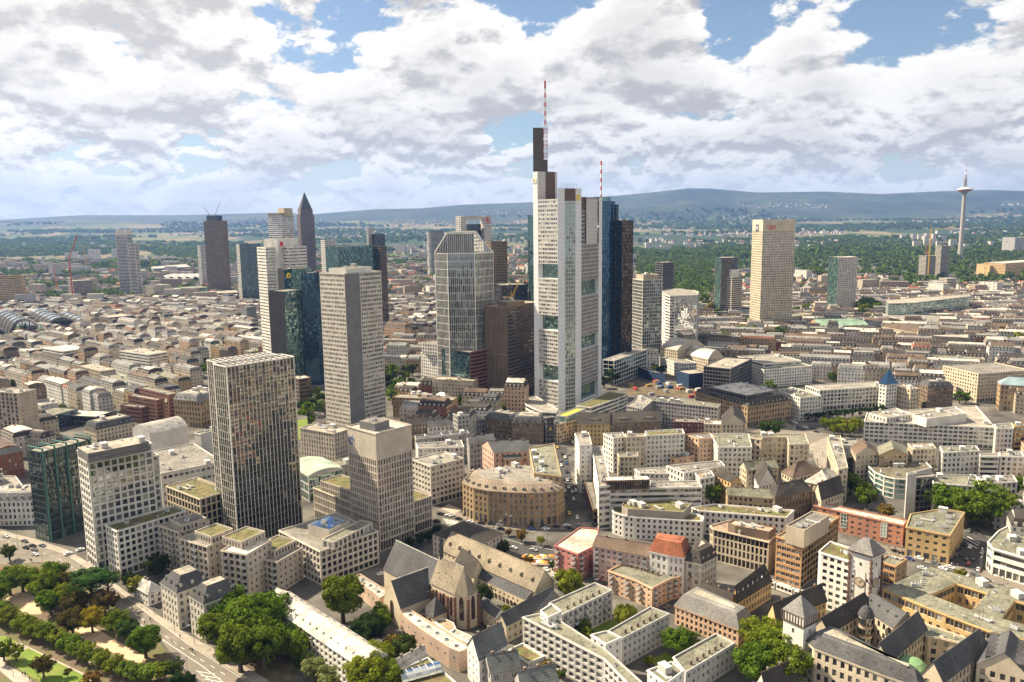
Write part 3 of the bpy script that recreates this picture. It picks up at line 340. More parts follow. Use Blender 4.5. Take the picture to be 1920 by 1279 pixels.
('sd2', 'school', '',[(81.6,333.6),(92.7,323.4),(97.0,327.8),(85.6,339.7)],0.0,8.8,'school','gable','sd',{'rh':4,'rc':'dark'}),
('ky', 'office_building', 'cream office with long dark roof and dormer row',[(95.5,328.2),(96.0,324.5),(117.9,344.9),(112.9,351.7)],0.0,8.6,'cream_class2','gable',None,{'rh':7,'rc':'dark','dorm':(7,0.45,'blue')}),
('kz', 'office_building', 'cream wing with long dark roof behind the pyramid roofed tower',[(103.3,305.0),(104.4,298.0),(131.0,314.7),(128.7,321.8)],0.0,14.0,'cream_class2','gable',None,{'rh':6,'rc':'dark'}),
('rt', 'stair_tower', 'white square tower with timber gallery and pyramid roof',[(101.9,283.5),(107.1,276.5),(113.7,281.3),(108.6,288.4)],0.0,27.0,'tower_white','pyr',None,{'rh':6,'rc':'slatelight','gallery':1,'plants':0}),
('bd', 'house', 'dark gabled roof at the photo bottom under the big trees',[(85.8,263.5),(87.6,257.3),(103.0,265.4),(99.5,272.6)],0.0,9.0,'pale_class','gable',None,{'rh':6,'rc':'dark'}),
('rw1', 'town_hall', 'slate roofed town hall wing facing the lower street',[(108.8,277.4),(110.0,272.7),(126.6,255.6),(135.5,247.5),(139.2,251.1),(123.7,279.1),(118.8,283.3)],0.0,17.0,'townhall','mansard',None,{'rc':'slate','mh':4,'mi':5,'plants':0}),
('rw2', 'town_hall', 'slate roofed town hall wing below the clock tower',[(118.1,292.1),(117.3,287.9),(140.0,300.4),(143.5,308.0),(140.2,309.7)],0.0,16.0,'townhall2','gable',None,{'rh':5,'rc':'dark','dorm':(4,0.5,'tiny')}),
('rw3', 'town_hall', 'slate roofed town hall wing between two courtyards',[(128.6,269.6),(131.2,268.9),(152.1,281.0),(156.6,289.1),(153.9,292.3)],0.0,16.0,'townhall2','gable',None,{'rh':6,'rc':'slate','dorm':(4,0.5,'tiny')}),
('rw4', 'town_hall', 'slate roofed town hall wing beside the copper dome court',[(144.4,259.5),(145.0,252.7),(168.8,268.7),(171.3,276.9),(167.6,277.0)],0.0,16.0,'townhall2','gable',None,{'rh':6,'rc':'slate','dorm':(4,0.5,'tiny')}),
('rw5', 'town_hall', 'slate roofed town hall wing with gabled dormers at the photo edge',[(165.8,264.8),(164.6,262.5),(176.9,253.2),(188.0,268.3),(173.4,275.5)],0.0,16.0,'townhall','gable',None,{'rh':7,'rc':'slate','dorm':(5,0.3,'gable')}),
('rw6', 'town_hall', 'slate roofed town hall wing behind the round stair turret',[(143.0,306.4),(143.2,300.3),(150.0,289.9),(155.9,297.0),(152.6,307.8)],0.0,16.0,'townhall2','gable',None,{'rh':5,'rc':'slate','dorm':(4,0.5,'tiny')}),
('rw7', 'town_hall', 'low grey roofed town hall link between the courts',[(155.3,289.4),(157.6,283.4),(161.7,282.5),(168.3,278.1),(171.8,282.3),(163.8,290.8),(159.6,296.4)],0.0,15.0,'townhall2','flat',None,{'rcol':'greengrey'}),
('mo', 'monastery', 'long sandstone monastery with pale slate roof and cloister arcade',[(-36.6,383.5),(8.8,337.1),(18.1,346.2),(-27.3,392.6)],0,9,'mon','gable',None,{'rh':8,'rc':'slatesand','dorm':(9,0.3,'mon')}),
('moc', 'monastery', '',[(-20.6,360.0),(4.5,334.3),(8.1,337.9),(-17.0,363.6)],0,6.0,'mon_cl','shed','mo',{'rc':'slate','rh':2.4}),
('mow', 'monastery', '',[(-8.0,313.0),(-3.8,308.6),(19.6,331.5),(12.3,338.4)],0.0,8.0,'mon','gable','mo',{'rh':4,'rc':'slate'}),
('moi', 'monastery', '',[(-15.7,328.4),(-7.4,315.7),(-3.3,319.9),(-12.1,334.3)],0.0,7.0,'mon','gable','mo',{'rh':2.5,'rc':'slate'}),
('mok', 'monastery', '',[(-29.7,364.9),(-19.3,353.0),(-15.6,362.2),(-21.5,377.9)],0.0,9.0,'mon','gable','mo',{'rh':6,'rc':'dark'}),
('tf', 'town_hall', 'broad town hall block with green grey flat roof and glazed attic',[(155.8,317.4),(169.8,295.1),(180.3,280.9),(192.3,272.9),(199.1,283.2),(189.6,290.8),(182.0,297.4),(172.6,311.1)],0.0,18.0,'townflat','slab',None,{'rcol':'greengrey','plants':1,'topglass':1}),
('tf2', 'town_hall', '',[(155.9,317.6),(172.7,311.3),(188.9,321.4),(186.3,337.4)],0.0,18.0,'townflat','slab','tf',{'rcol':'greengrey','plants':1,'topglass':1}),
('tf3', 'town_hall', '',[(186.4,337.4),(189.0,321.6),(196.9,312.2),(204.0,305.7),(210.1,300.0),(216.7,310.1)],0.0,18.0,'townflat','slab','tf',{'rcol':'greengrey','plants':1,'topglass':1}),
('tf4', 'town_hall', '',[(182.2,297.5),(189.7,290.9),(203.9,305.4),(196.8,311.9)],0.0,18.0,'townflat','slab','tf',{'rcol':'greengrey','plants':1,'topglass':1}),
]
ROADS = [

('road','asphalt_light',[(-301.5,438.2),(-270.6,421.9),(-238.2,403.0),(-216.7,385.1),(-189.5,360.1),(-160.1,332.1),(-137.3,311.2),(-118.1,295.7),(-95.7,277.8),(-115.0,278.2),(-132.5,293.5),(-151.3,316.1),(-174.7,336.3),(-200.9,362.6),(-228.9,386.3),(-248.7,395.4),(-271.5,391.7)]),
('pavement','paving',[(-305.0,443.6),(-271.5,427.5),(-242.3,410.5),(-223.2,394.6),(-190.6,363.8),(-161.8,337.2),(-139.5,318.1),(-118.1,302.0),(-95.2,283.4),(-95.7,277.8),(-118.1,295.7),(-137.3,311.2),(-160.1,332.1),(-189.5,360.1),(-216.7,385.1),(-238.2,403.0),(-270.6,421.9),(-301.5,438.2)]),
('road','asphalt_light',[(-48.7,466.1),(-31.2,449.9),(-19.0,439.3),(-5.1,432.8),(9.1,430.2),(34.8,432.3),(50.1,437.1),(50.8,443.2),(28.3,438.5),(-5.2,440.4),(-22.9,449.6),(-40.9,467.6)]),
('road','asphalt',[(-11.8,426.4),(-5.0,422.6),(6.0,415.3),(22.0,407.4),(21.3,395.1),(5.6,396.8),(-2.8,400.9),(-10.5,415.8)]),
('road','asphalt',[(33.0,605.6),(32.9,529.4),(32.5,458.5),(39.7,458.3),(39.4,517.8),(41.1,594.1)]),
('road','asphalt_light',[(191.7,396.7),(202.8,387.5),(217.9,375.3),(227.6,360.8),(239.2,343.1),(244.6,351.5),(233.5,368.4),(227.6,380.0),(208.0,398.0),(195.8,403.9)]),
('car_park','asphalt',[(221.3,380.2),(249.5,418.7),(259.7,425.6),(256.6,407.7),(233.6,373.2),(227.6,370.2)]),
('square','asphalt_light',[(233.3,667.0),(237.4,640.3),(255.9,622.8),(257.0,607.0),(220.4,565.6),(217.9,597.4),(190.3,629.9)]),
('road','paving',[(226.7,593.4),(249.6,615.2),(211.6,500.4),(208.6,519.8)]),('square','sandy',[(-31.4,464.1),(-36.1,457.2),(-44.5,467.0),(-40.8,474.2)]),
('building_site','dirt',[(124.8,824.6),(160.7,843.6),(196.6,806.9),(183.6,757.8),(154.5,768.3),(129.9,778.8),(111.4,779.8)]),
('garden','dirt',[(-118.7,305.2),(-97.8,311.4),(-84.3,300.2),(-86.0,281.3),(-98.0,281.5),(-113.7,292.6)]),
('garden','lawn',[(31.9,320.0),(43.9,328.3),(48.4,324.4),(37.3,314.0)]),('garden','lawn',[(53.0,295.0),(60.8,300.1),(64.5,295.8),(56.2,287.8)]),
('courtyard','paving',[(6.0,393.2),(15.7,396.5),(20.7,380.9),(17.2,366.6),(9.3,379.5)]),
('park_ground','dirtpath',[(-272.7,393.4),(-246.2,393.6),(-228.0,384.6),(-199.8,360.4),(-173.5,333.7),(-151.2,314.4),(-132.4,292.0),(-121.5,281.1),(-113.7,271.9),(-194.3,271.8)]),
('path','path',[(-218.7,309.7),(-213.0,311.8),(-209.5,314.0),(-207.6,312.8),(-166.0,287.8),(-156.4,281.8),(-160.8,281.9),(-190.3,297.3),(-206.2,309.4),(-210.2,307.3),(-205.8,297.7),(-190.6,288.3),(-182.7,280.5),(-189.2,280.7),(-211.0,297.8)]),
('lawn','lawn',[(-207.6,301.9),(-203.2,309.4),(-167.7,287.8),(-162.5,281.0),(-179.4,281.4),(-191.2,289.3),(-204.8,298.7)]),
('lawn','lawn',[(-223.2,316.6),(-220.5,320.1),(-210.2,314.0),(-213.5,312.7),(-218.7,309.7)]),
('playground','sand',[(-193.0,325.4),(-186.8,327.7),(-150.8,301.7),(-147.4,295.3),(-157.3,299.7),(-186.6,318.1)]),
('playground','sand',[(-240.7,354.2),(-235.6,361.3),(-218.6,349.4),(-214.9,338.6),(-222.0,338.7)]),
('lawn','lawn',[(-192.4,692.6),(-184.0,697.0),(-164.9,633.9),(-173.8,626.3)]),
]
MARKINGS = [
(0.2,3,4.5,[(-183.5,347.8),(-160.9,328.1),(-139.2,308.5),(-121.5,294.3),(-109.8,284.6)]),(0.2,0,0,[(-173.8,335.6),(-151.4,316.3),(-124.0,293.3),(-110.6,280.9)]),
(0.15,0,0,[(-238.2,403.0),(-216.3,384.2),(-188.1,358.6),(-158.9,330.8),(-136.3,310.1),(-117.8,294.7),(-99.5,279.7)]),
(0.2,3,4,[(-289.2,426.5),(-265.9,414.1),(-240.2,398.6),(-221.3,382.7)]),(0.2,0,0,[(-125.8,290.8),(-118.6,284.8),(-111.8,278.1)]),
(0.3,0,0,[(-122.8,287.3),(-114.3,285.2)]),(0.3,0,0,[(-125.6,290.3),(-117.6,288.2)]),(0.3,0,0,[(-120.2,284.7),(-110.4,281.8)]),
(0.2,3,4,[(-31.1,447.5),(-18.9,437.0),(-5.1,430.6),(9.0,428.0),(23.2,429.0)]),(0.2,0,0,[(-7.2,419.9),(5.9,409.9),(21.2,402.1)]),(0.32,0,0,[(-42.2,450.2),(-38.2,440.7)]),
(0.32,0,0,[(-40.8,449.5),(-36.9,440.3)]),(0.32,0,0,[(-39.5,448.9),(-35.6,440.0)]),(0.32,0,0,[(-38.1,448.2),(-34.3,439.6)]),(0.32,0,0,[(-36.8,447.5),(-33.0,439.3)]),
(0.32,0,0,[(-35.5,446.8),(-31.7,438.9)]),(0.32,0,0,[(-34.1,446.1),(-30.4,438.6)]),(0.2,3,4,[(193.7,394.5),(202.6,387.2),(217.5,374.5),(227.6,360.8),(237.8,346.0)]),
(0.5,0,0,[(247.5,413.8),(248.8,404.2)]),(0.5,0,0,[(245.1,411.0),(246.5,401.4)]),(0.5,0,0,[(242.2,407.2),(243.7,397.9)]),
]
TREES = [
(-230.7,333.0,9.8,9.3,'h'),(-222.8,328.5,9.6,9.1,'h'),(-213.4,322.3,9.4,8.9,'h'),(-205.7,317.4,9.2,8.8,'h'),(-198.5,314.4,9.1,8.7,'h'),(-191.2,309.8,9.0,8.5,'h'),
(-184.0,305.3,8.8,8.4,'h'),(-177.0,300.9,8.7,8.2,'h'),(-170.2,296.6,8.5,8.1,'h'),(-164.0,293.4,8.4,8.0,'h'),(-157.6,289.3,8.3,7.9,'h'),(-151.2,285.3,8.1,7.7,'h'),
(-145.7,282.9,8.0,7.6,'h'),(-141.0,283.3,8.0,7.6,'h'),(-137.3,284.6,8.0,7.6,'h'),(-240.8,358.0,12.4,14.2,'h'),(-236.5,360.9,12.4,14.2,'h'),(-230.8,359.6,10.6,12.2,'g'),
(-219.8,349.8,13.5,15.6,'g'),(-223.1,365.4,12.3,14.1,'g'),(-212.9,357.2,10.4,12.0,'b'),(-210.0,338.0,10.8,12.4,'g'),(-206.2,343.4,10.9,12.5,'y'),
(-197.1,335.6,11.3,13.1,'b'),(-189.9,319.3,10.9,12.6,'b'),(-182.6,321.5,10.5,12.1,'Y'),(-184.2,335.7,11.9,13.7,'r'),(-193.0,341.9,18.3,21.0,'c'),
(-191.4,353.3,11.7,13.4,'c'),(-169.6,318.0,10.7,12.3,'g'),(-162.2,311.8,9.7,11.2,'d'),(-150.2,300.8,12.8,14.7,'g'),(-184.0,287.5,8.5,9.8,'b'),(-174.5,287.4,3.4,3.9,'b'),
(-159.2,276.7,7.7,8.9,'o'),(-201.8,299.2,6.4,7.4,'y'),(-207.0,299.6,7.9,9.1,'g'),(-187.4,363.8,7.1,8.2,'D'),(-178.4,355.0,9.2,10.6,'y'),(-176.7,372.7,11.9,13.7,'D'),
(-265.9,397.8,8.1,9.4,'d'),(-132.2,285.6,7.0,8.1,'d'),(-123.8,273.3,9.2,10.6,'D'),(-240.0,350.1,9.8,11.2,'g'),(-124.6,321.0,18.5,21.3,'g'),(-109.4,306.4,21.6,24.9,'g'),
(-104.4,314.4,19.3,22.1,'g'),(-122.4,306.0,15.2,17.5,'g'),(-108.0,289.8,18.9,21.7,'g'),(-99.3,291.8,18.8,21.7,'g'),(-94.8,302.5,12.2,14.0,'d'),
(-87.6,297.1,12.0,13.8,'g'),(-75.6,327.4,19.5,22.4,'g'),(-53.9,284.9,13.2,15.2,'y'),(-54.4,269.9,15.6,18.0,'y'),(-48.0,271.3,12.7,14.6,'y'),(-77.2,282.0,9.1,10.4,'p'),
(-70.5,275.8,8.9,10.2,'p'),(-82.7,288.3,8.0,9.2,'d'),(-60.5,307.0,13.3,15.3,'D'),(-57.6,317.6,9.8,11.2,'g'),(-49.0,299.3,8.7,10.0,'o'),(-44.5,297.9,9.3,10.6,'d'),
(-64.3,305.2,9.5,10.9,'D'),(-59.9,327.6,8.0,9.2,'g'),(-56.0,404.7,6.3,7.3,'D'),(-51.3,410.2,6.4,7.3,'D'),(-46.4,414.8,6.4,7.4,'D'),(-42.4,421.6,6.5,7.5,'D'),
(24.5,342.8,14.7,16.9,'y'),(-14.2,340.2,9.5,10.9,'D'),(47.0,319.3,9.8,11.2,'y'),(27.7,313.5,7.7,8.8,'g'),(29.9,308.8,6.3,7.3,'y'),(-6.5,393.7,9.2,10.5,'d'),
(14.3,408.4,5.1,5.9,'y'),(3.7,413.3,6.8,7.8,'o'),(-3.3,422.2,4.1,4.7,'o'),(6.9,383.9,5.2,6.0,'o'),(-4.0,333.6,4.0,4.6,'y'),(18.9,378.9,4.4,5.1,'d'),
(-45.2,298.4,9.3,10.7,'d'),(17.4,282.1,3.5,4.1,'g'),(12.7,285.4,5.3,6.1,'o'),(47.1,319.3,9.8,11.2,'y'),(64.3,295.4,11.8,13.5,'g'),(70.1,300.2,8.8,10.1,'g'),
(52.1,289.9,4.2,4.9,'y'),(96.8,293.6,16.4,18.8,'y'),(102.1,284.5,16.7,19.2,'y'),(89.5,275.3,15.6,17.9,'g'),(100.8,271.4,16.2,18.6,'g'),(113.0,290.2,12.0,13.8,'y'),
(97.1,277.6,15.2,17.4,'g'),(214.5,438.3,9.2,10.6,'o'),(213.9,361.1,5.6,6.5,'y'),(111.5,303.2,13.0,15.0,'y'),(110.0,286.3,14.4,16.6,'g'),(-178.8,678.6,18.2,20.9,'g'),
(-185.4,737.7,18.3,21.0,'g'),(-182.7,708.5,15.1,17.4,'d'),(-175.7,719.3,11.5,13.2,'g'),(-193.3,716.3,12.8,14.7,'D'),(-174.8,672.9,8.4,9.7,'y'),
(-130.2,847.3,20.5,23.6,'g'),(-111.0,770.4,20.0,23.0,'d'),(-104.2,799.8,15.2,17.5,'d'),(-115.5,746.7,14.3,16.4,'g'),(-129.6,814.0,15.5,17.8,'D'),
(-113.7,887.8,13.7,15.8,'D'),(-117.1,855.7,11.8,13.6,'g'),(121.0,467.1,12.9,14.8,'g'),(254.6,771.8,13.2,15.2,'g'),(203.6,624.9,10.2,11.8,'d'),(210.7,620.5,12.5,14.4,'d'),
(104.7,822.5,17.0,19.6,'D'),(94.9,810.5,12.6,14.5,'D'),(165.8,871.4,12.1,13.9,'D'),(138.1,618.0,5.5,6.3,'d'),(47.5,472.6,4.2,4.9,'d'),(211.9,481.6,13.9,16.0,'g'),
(215.2,471.7,11.9,13.7,'g'),(211.7,457.4,12.5,14.4,'g'),(248.5,435.7,20.4,23.5,'g'),(253.8,426.1,20.2,23.3,'g'),(265.0,426.5,23.1,26.6,'g'),(280.1,435.8,16.5,18.9,'y'),
(310.3,472.9,13.9,16.0,'g'),(256.9,637.3,9.5,10.9,'y'),(261.9,633.3,10.1,11.6,'y'),(270.4,640.7,9.6,11.0,'g'),(272.7,630.5,10.1,11.6,'y'),(281.1,636.3,10.2,11.7,'y'),
(263.5,618.8,9.9,11.4,'y'),(269.6,618.0,9.3,10.7,'y'),(258.4,621.7,8.1,9.4,'y'),(283.4,632.5,8.4,9.6,'y'),(348.8,700.2,9.4,10.8,'d'),(359.0,708.7,8.2,9.4,'d'),
(415.5,723.1,11.4,13.1,'g'),(422.4,724.3,10.0,11.5,'g'),(287.2,527.0,5.2,6.0,'g'),(252.3,663.2,7.6,8.7,'D'),(259.6,665.6,7.6,8.8,'D'),(266.9,667.9,7.7,8.8,'D'),
(274.2,670.2,7.7,8.9,'D'),(281.6,672.6,7.8,8.9,'D'),(289.1,675.0,7.8,9.0,'D'),(296.6,677.4,7.9,9.1,'D'),(304.2,679.8,7.9,9.1,'D'),(311.8,682.2,8.0,9.2,'D'),
(319.4,684.7,8.0,9.3,'D'),(327.2,687.1,8.1,9.3,'D'),(371.8,1521.8,29.0,33.4,'g'),(348.5,1377.5,26.4,30.3,'o'),(349.3,1339.7,21.0,24.2,'g'),(356.2,1467.2,22.9,26.3,'d'),
(343.1,1114.5,21.7,25.0,'g'),(324.7,1129.2,21.9,25.2,'g'),(331.3,1112.4,19.6,22.6,'y'),(308.5,1111.5,17.6,20.2,'d'),(294.3,1100.5,17.4,20.0,'g'),
(362.3,1076.0,25.0,28.7,'g'),(379.3,1104.2,17.8,20.5,'g'),(351.6,982.4,14.2,16.3,'d'),(276.0,1086.9,15.2,17.5,'y'),(268.4,1108.6,13.5,15.5,'g'),
(375.5,1255.9,17.7,20.4,'g'),(506.1,1395.9,17.5,20.1,'g'),(521.2,1398.8,20.1,23.1,'g'),(541.9,1416.3,20.4,23.5,'g'),(551.6,1410.1,17.9,20.5,'d'),
(619.9,1398.9,28.4,32.6,'g'),(632.7,1401.5,31.1,35.8,'g'),(592.5,1326.0,26.9,31.0,'g'),(861.7,2234.1,28.1,32.4,'g'),(616.7,1396.0,24.4,28.1,'g'),
(642.1,1422.1,28.1,32.3,'g'),(632.8,1370.1,24.2,27.8,'g'),(605.9,1346.1,20.7,23.8,'d'),(600.7,1022.9,16.7,19.2,'g'),(616.9,1036.8,19.4,22.3,'y'),
(676.2,1086.2,20.6,23.6,'o'),(627.2,986.4,21.2,24.3,'g'),(651.1,1008.7,21.7,25.0,'y'),(567.7,1078.6,14.7,16.9,'y'),(724.4,1188.1,16.7,19.3,'g'),
(471.6,1033.6,13.7,15.8,'g'),(941.5,1831.2,20.6,23.6,'o'),(942.0,1762.7,16.0,18.4,'d'),(-832.7,1649.2,18.6,21.4,'g'),(-619.7,1130.5,10.9,12.5,'g'),
(-611.2,1277.8,9.6,11.0,'g'),(-1849.8,3157.7,24.5,28.2,'g'),(-593.9,1720.7,18.4,21.1,'D'),
]
CARS = [
(-266.5,413.1,-0.44,'black','car'),(-264.3,415.5,-0.44,'black','car'),(-260.1,410.1,-0.44,'grey','car'),(-256.3,404.1,-0.44,'white','car'),
(-238.5,404.3,0.85,'white','car'),(-234.8,409.4,0.85,'white','car'),(-260.7,383.8,-0.46,'red','car'),(-256.9,387.1,-0.47,'black','car'),
(-259.0,380.5,-0.46,'white','car'),(-134.1,306.1,-0.45,'black','motorbike'),(-44.1,455.9,-0.34,'black','car'),(-39.4,452.9,-0.34,'white','car'),
(-32.6,447.8,-0.34,'black','car'),(-25.9,442.9,-0.33,'white','car'),(-19.1,440.8,-0.33,'black','car'),(-13.5,439.4,-0.33,'black','car'),(-8.3,437.7,-0.33,'silver','car'),
(-7.7,431.7,-0.33,'black','car'),(-0.8,435.7,-0.33,'grey','car'),(9.2,433.9,-0.34,'black','car'),(10.0,430.9,-0.33,'blue','car'),(17.2,433.9,-0.34,'black','car'),
(17.9,431.3,-0.34,'white','car'),(24.0,434.1,-0.34,'black','car'),(29.9,435.5,-0.34,'white','car'),(31.4,432.4,-0.34,'black','car'),(37.3,435.2,-0.34,'grey','car'),
(46.5,435.7,-0.35,'black','car'),(-28.5,453.8,-0.34,'black','car'),(-45.3,445.1,-0.33,'black','car'),(-0.6,404.8,-0.44,'white','car'),(10.0,401.8,-0.44,'silver','car'),
(33.0,455.0,-1.55,'yellow','car'),(37.1,448.1,-1.56,'white','car'),(15.8,377.8,-1.36,'white','car'),(19.5,371.5,-1.36,'white','car'),(39.3,367.1,-1.41,'silver','car'),
(36.1,515.7,-1.56,'silver','car'),(36.0,501.6,-1.56,'white','car'),(40.1,495.0,-1.57,'white','car'),(36.4,576.7,-1.56,'black','car'),(40.7,574.8,-1.57,'grey','car'),
(46.9,608.7,-1.58,'white','car'),(33.9,594.4,-1.56,'yellow','car'),(36.9,533.7,-1.56,'black','car'),(252.2,420.7,-2.24,'grey','car'),(240.5,398.9,-2.25,'white','car'),
(239.6,402.6,-2.24,'black','car'),(230.8,389.3,-2.24,'black','car'),(230.6,384.1,-2.25,'black','car'),(233.8,384.0,-2.25,'black','car'),(228.5,379.1,-2.25,'red','car'),
(242.6,391.6,-2.26,'silver','car'),(231.8,394.6,-2.24,'black','car'),(228.2,389.4,-2.24,'grey','car'),(228.9,371.7,-2.26,'silver','car'),
(221.9,382.7,-2.24,'black','car'),(202.5,374.1,-0.76,'white','car'),(225.9,360.1,-0.77,'black','car'),(68.6,337.4,0.76,'grey','car'),(39.7,367.5,-1.46,'white','car'),
(42.2,368.2,-1.46,'red','car'),(-66.5,375.2,0.43,'white','car'),(239.9,659.8,-1.01,'white','car'),(239.4,648.8,-1.0,'grey','car'),(238.9,666.7,-1.02,'silver','car'),
(243.3,644.3,-1.01,'white','car'),(249.1,641.9,-1.01,'black','car'),(-373.2,563.7,2.04,'white','car'),(-371.7,565.2,2.04,'grey','car'),(-367.2,561.8,2.03,'black','car'),
(-364.2,560.1,2.03,'silver','car'),(-366.2,557.1,2.04,'white','car'),(-362.7,555.4,2.03,'red','car'),(34.2,560.2,-1.59,'grey','car'),(34.0,548.8,-1.59,'white','car'),
(33.4,517.1,-1.59,'black','car'),(33.1,495.3,-1.59,'white','car'),(32.9,485.3,-1.59,'black','car'),(38.1,568.4,-1.58,'white','car'),(38.0,553.9,-1.58,'blue','car'),
(37.8,519.9,-1.58,'grey','car'),(37.7,504.7,-1.58,'grey','car'),(37.6,492.9,-1.58,'silver','car'),(37.5,479.4,-1.58,'silver','car'),(199.0,394.7,-0.84,'black','car'),
(202.2,391.2,-0.84,'black','car'),(206.9,385.8,-0.84,'white','car'),(212.1,380.1,-0.84,'grey','car'),(216.7,374.9,-0.84,'white','car'),(224.1,366.7,-0.84,'grey','car'),
(201.5,385.2,-0.84,'blue','car'),(212.3,373.2,-0.84,'white','car'),(218.7,366.0,-0.84,'white','car'),(223.3,360.9,-0.84,'black','car'),(229.4,354.2,-0.84,'grey','car'),
(236.6,641.2,-0.85,'black','car'),(238.4,639.2,-0.85,'black','car'),(246.9,629.6,-0.85,'black','car'),(-287.6,429.3,-0.44,'white','car'),
(-272.9,422.4,-0.44,'grey','car'),(-259.1,415.8,-0.44,'grey','car'),(-37.4,454.1,-0.65,'silver','car'),
]
PEOPLE = [
(-193.1,288.8,'black'),(-193.3,290.5,'white'),(-191.7,288.3,'navy'),(-188.0,284.9,'black'),(-124.0,305.4,'navy'),(-123.3,305.6,'black'),(-163.2,328.4,'black'),
(-254.2,396.4,'black'),(-252.9,395.5,'red'),(-177.5,313.3,'white'),(-261.6,395.7,'grey'),(-142.5,315.9,'black'),(-186.7,288.2,'white'),(-184.1,287.2,'white'),
(-11.9,432.3,'black'),(-32.1,445.1,'black'),(1.2,400.8,'red'),(-27.4,445.0,'navy'),(-22.5,439.4,'grey'),(204.8,399.0,'white'),(211.9,392.5,'red'),(217.2,375.3,'black'),
(221.9,572.3,'black'),(218.9,554.8,'navy'),(216.1,538.3,'red'),(220.9,569.3,'white'),(218.0,552.0,'grey'),(215.2,535.6,'black'),(219.9,566.3,'navy'),(217.0,549.1,'red'),
(214.2,533.0,'white'),(218.9,563.3,'grey'),(216.0,546.3,'black'),(213.3,530.3,'navy'),(217.9,560.4,'red'),(215.0,543.6,'white'),(212.4,527.7,'grey'),
(216.9,557.5,'black'),(214.1,540.8,'navy'),(229.5,571.6,'red'),(215.9,554.6,'white'),(213.2,538.1,'grey'),(228.4,568.6,'black'),(214.9,551.8,'navy'),(212.2,535.4,'red'),
(227.4,565.6,'white'),(197.9,399.1,'black'),(200.3,397.6,'navy'),(201.9,393.8,'red'),(205.3,391.0,'white'),(208.0,388.3,'grey'),(212.2,387.2,'black'),
(214.9,383.1,'navy'),(215.7,380.9,'red'),(219.1,377.7,'white'),(221.5,376.5,'grey'),(223.6,373.8,'black'),(226.6,370.1,'navy'),(228.4,368.8,'red'),(231.8,366.8,'white'),
(234.0,364.0,'grey'),(234.9,360.6,'black'),(-236.9,401.6,'black'),(-222.8,387.6,'navy'),(-207.9,375.9,'red'),(-197.3,363.1,'white'),(-185.6,351.9,'grey'),
(-175.1,341.9,'black'),(-161.9,331.0,'navy'),(-153.7,321.7,'red'),(-144.7,312.7,'white'),(-132.6,304.3,'grey'),
]
LAMPS = [
(-243.8,390.1,9),(-212.2,378.4,9),(-175.9,347.0,9),(-162.8,337.3,9),(-147.4,321.9,9),(-134.4,310.6,9),(-119.2,297.8,9),(-126.8,285.0,9),(-269.6,411.3,9),(-196.4,288.4,9),
(-161.0,283.3,9),(-3.1,432.8,9),(-0.8,429.7,9),(26.3,433.3,9),(17.8,409.5,9),(-8.9,419.9,9),(4.5,390.6,9),(-12.6,437.6,9),(180.7,411.0,11),(200.6,377.4,11),
(223.0,361.0,11),(231.5,373.3,11),(230.2,632.2,10),
]
HOUSE_ZONES = [
[(-1005.5,1493.2),(-661.4,1561.1),(-450.6,1393.0),(-340.2,1057.0),(-380.1,979.8),(-322.7,745.4),(-357.0,705.6),(-493.9,801.3),(-550.8,804.5)],
[(-241.8,1499.4),(-174.3,1802.1),(-113.2,1153.1),(-131.1,1104.7),(-169.5,1061.8)],
[(255.0,1074.7),(360.2,1156.3),(530.9,1152.7),(929.9,1377.4),(510.4,745.5),(439.1,711.7),(417.4,743.8),(377.7,745.9),(369.4,795.4),(333.1,813.6),(322.4,911.3),(261.5,915.3)],
[(-123.5,798.1),(-86.7,786.1),(-31.2,741.0),(13.9,713.0),(-14.5,660.9),(-34.8,612.4),(-68.8,613.9),(-108.5,713.1)],
[(-401.6,584.6),(-443.4,700.1),(-445.0,763.0),(-389.0,697.4),(-387.4,652.4),(-372.7,597.4),(-356.3,550.5),(-364.1,527.4)],
]
WOODS = [
[(808.8,2272.5),(624.3,2733.7),(1318.5,5324.5),(2758.6,6460.6),(2175.8,3923.6),(2681.2,3897.7),(1516.0,2193.7),(1112.8,1902.9),(1037.3,2116.1),(1010.3,2280.8)],
[(695.0,4401.9),(1220.1,4925.8),(447.3,1724.1),(350.3,1573.2),(379.0,2009.4),(378.2,2389.6)],[(-4881.0,7217.4),(-3534.1,7308.7),(-2242.0,4690.1),(-3001.4,4426.6)],
[(-2484.4,5428.9),(-2319.8,6255.4),(-1626.7,5339.7),(-1180.3,3702.3),(-1547.0,3693.5)],
]
PARASOLS = [(5.0,390.6),(18.6,383.0)]
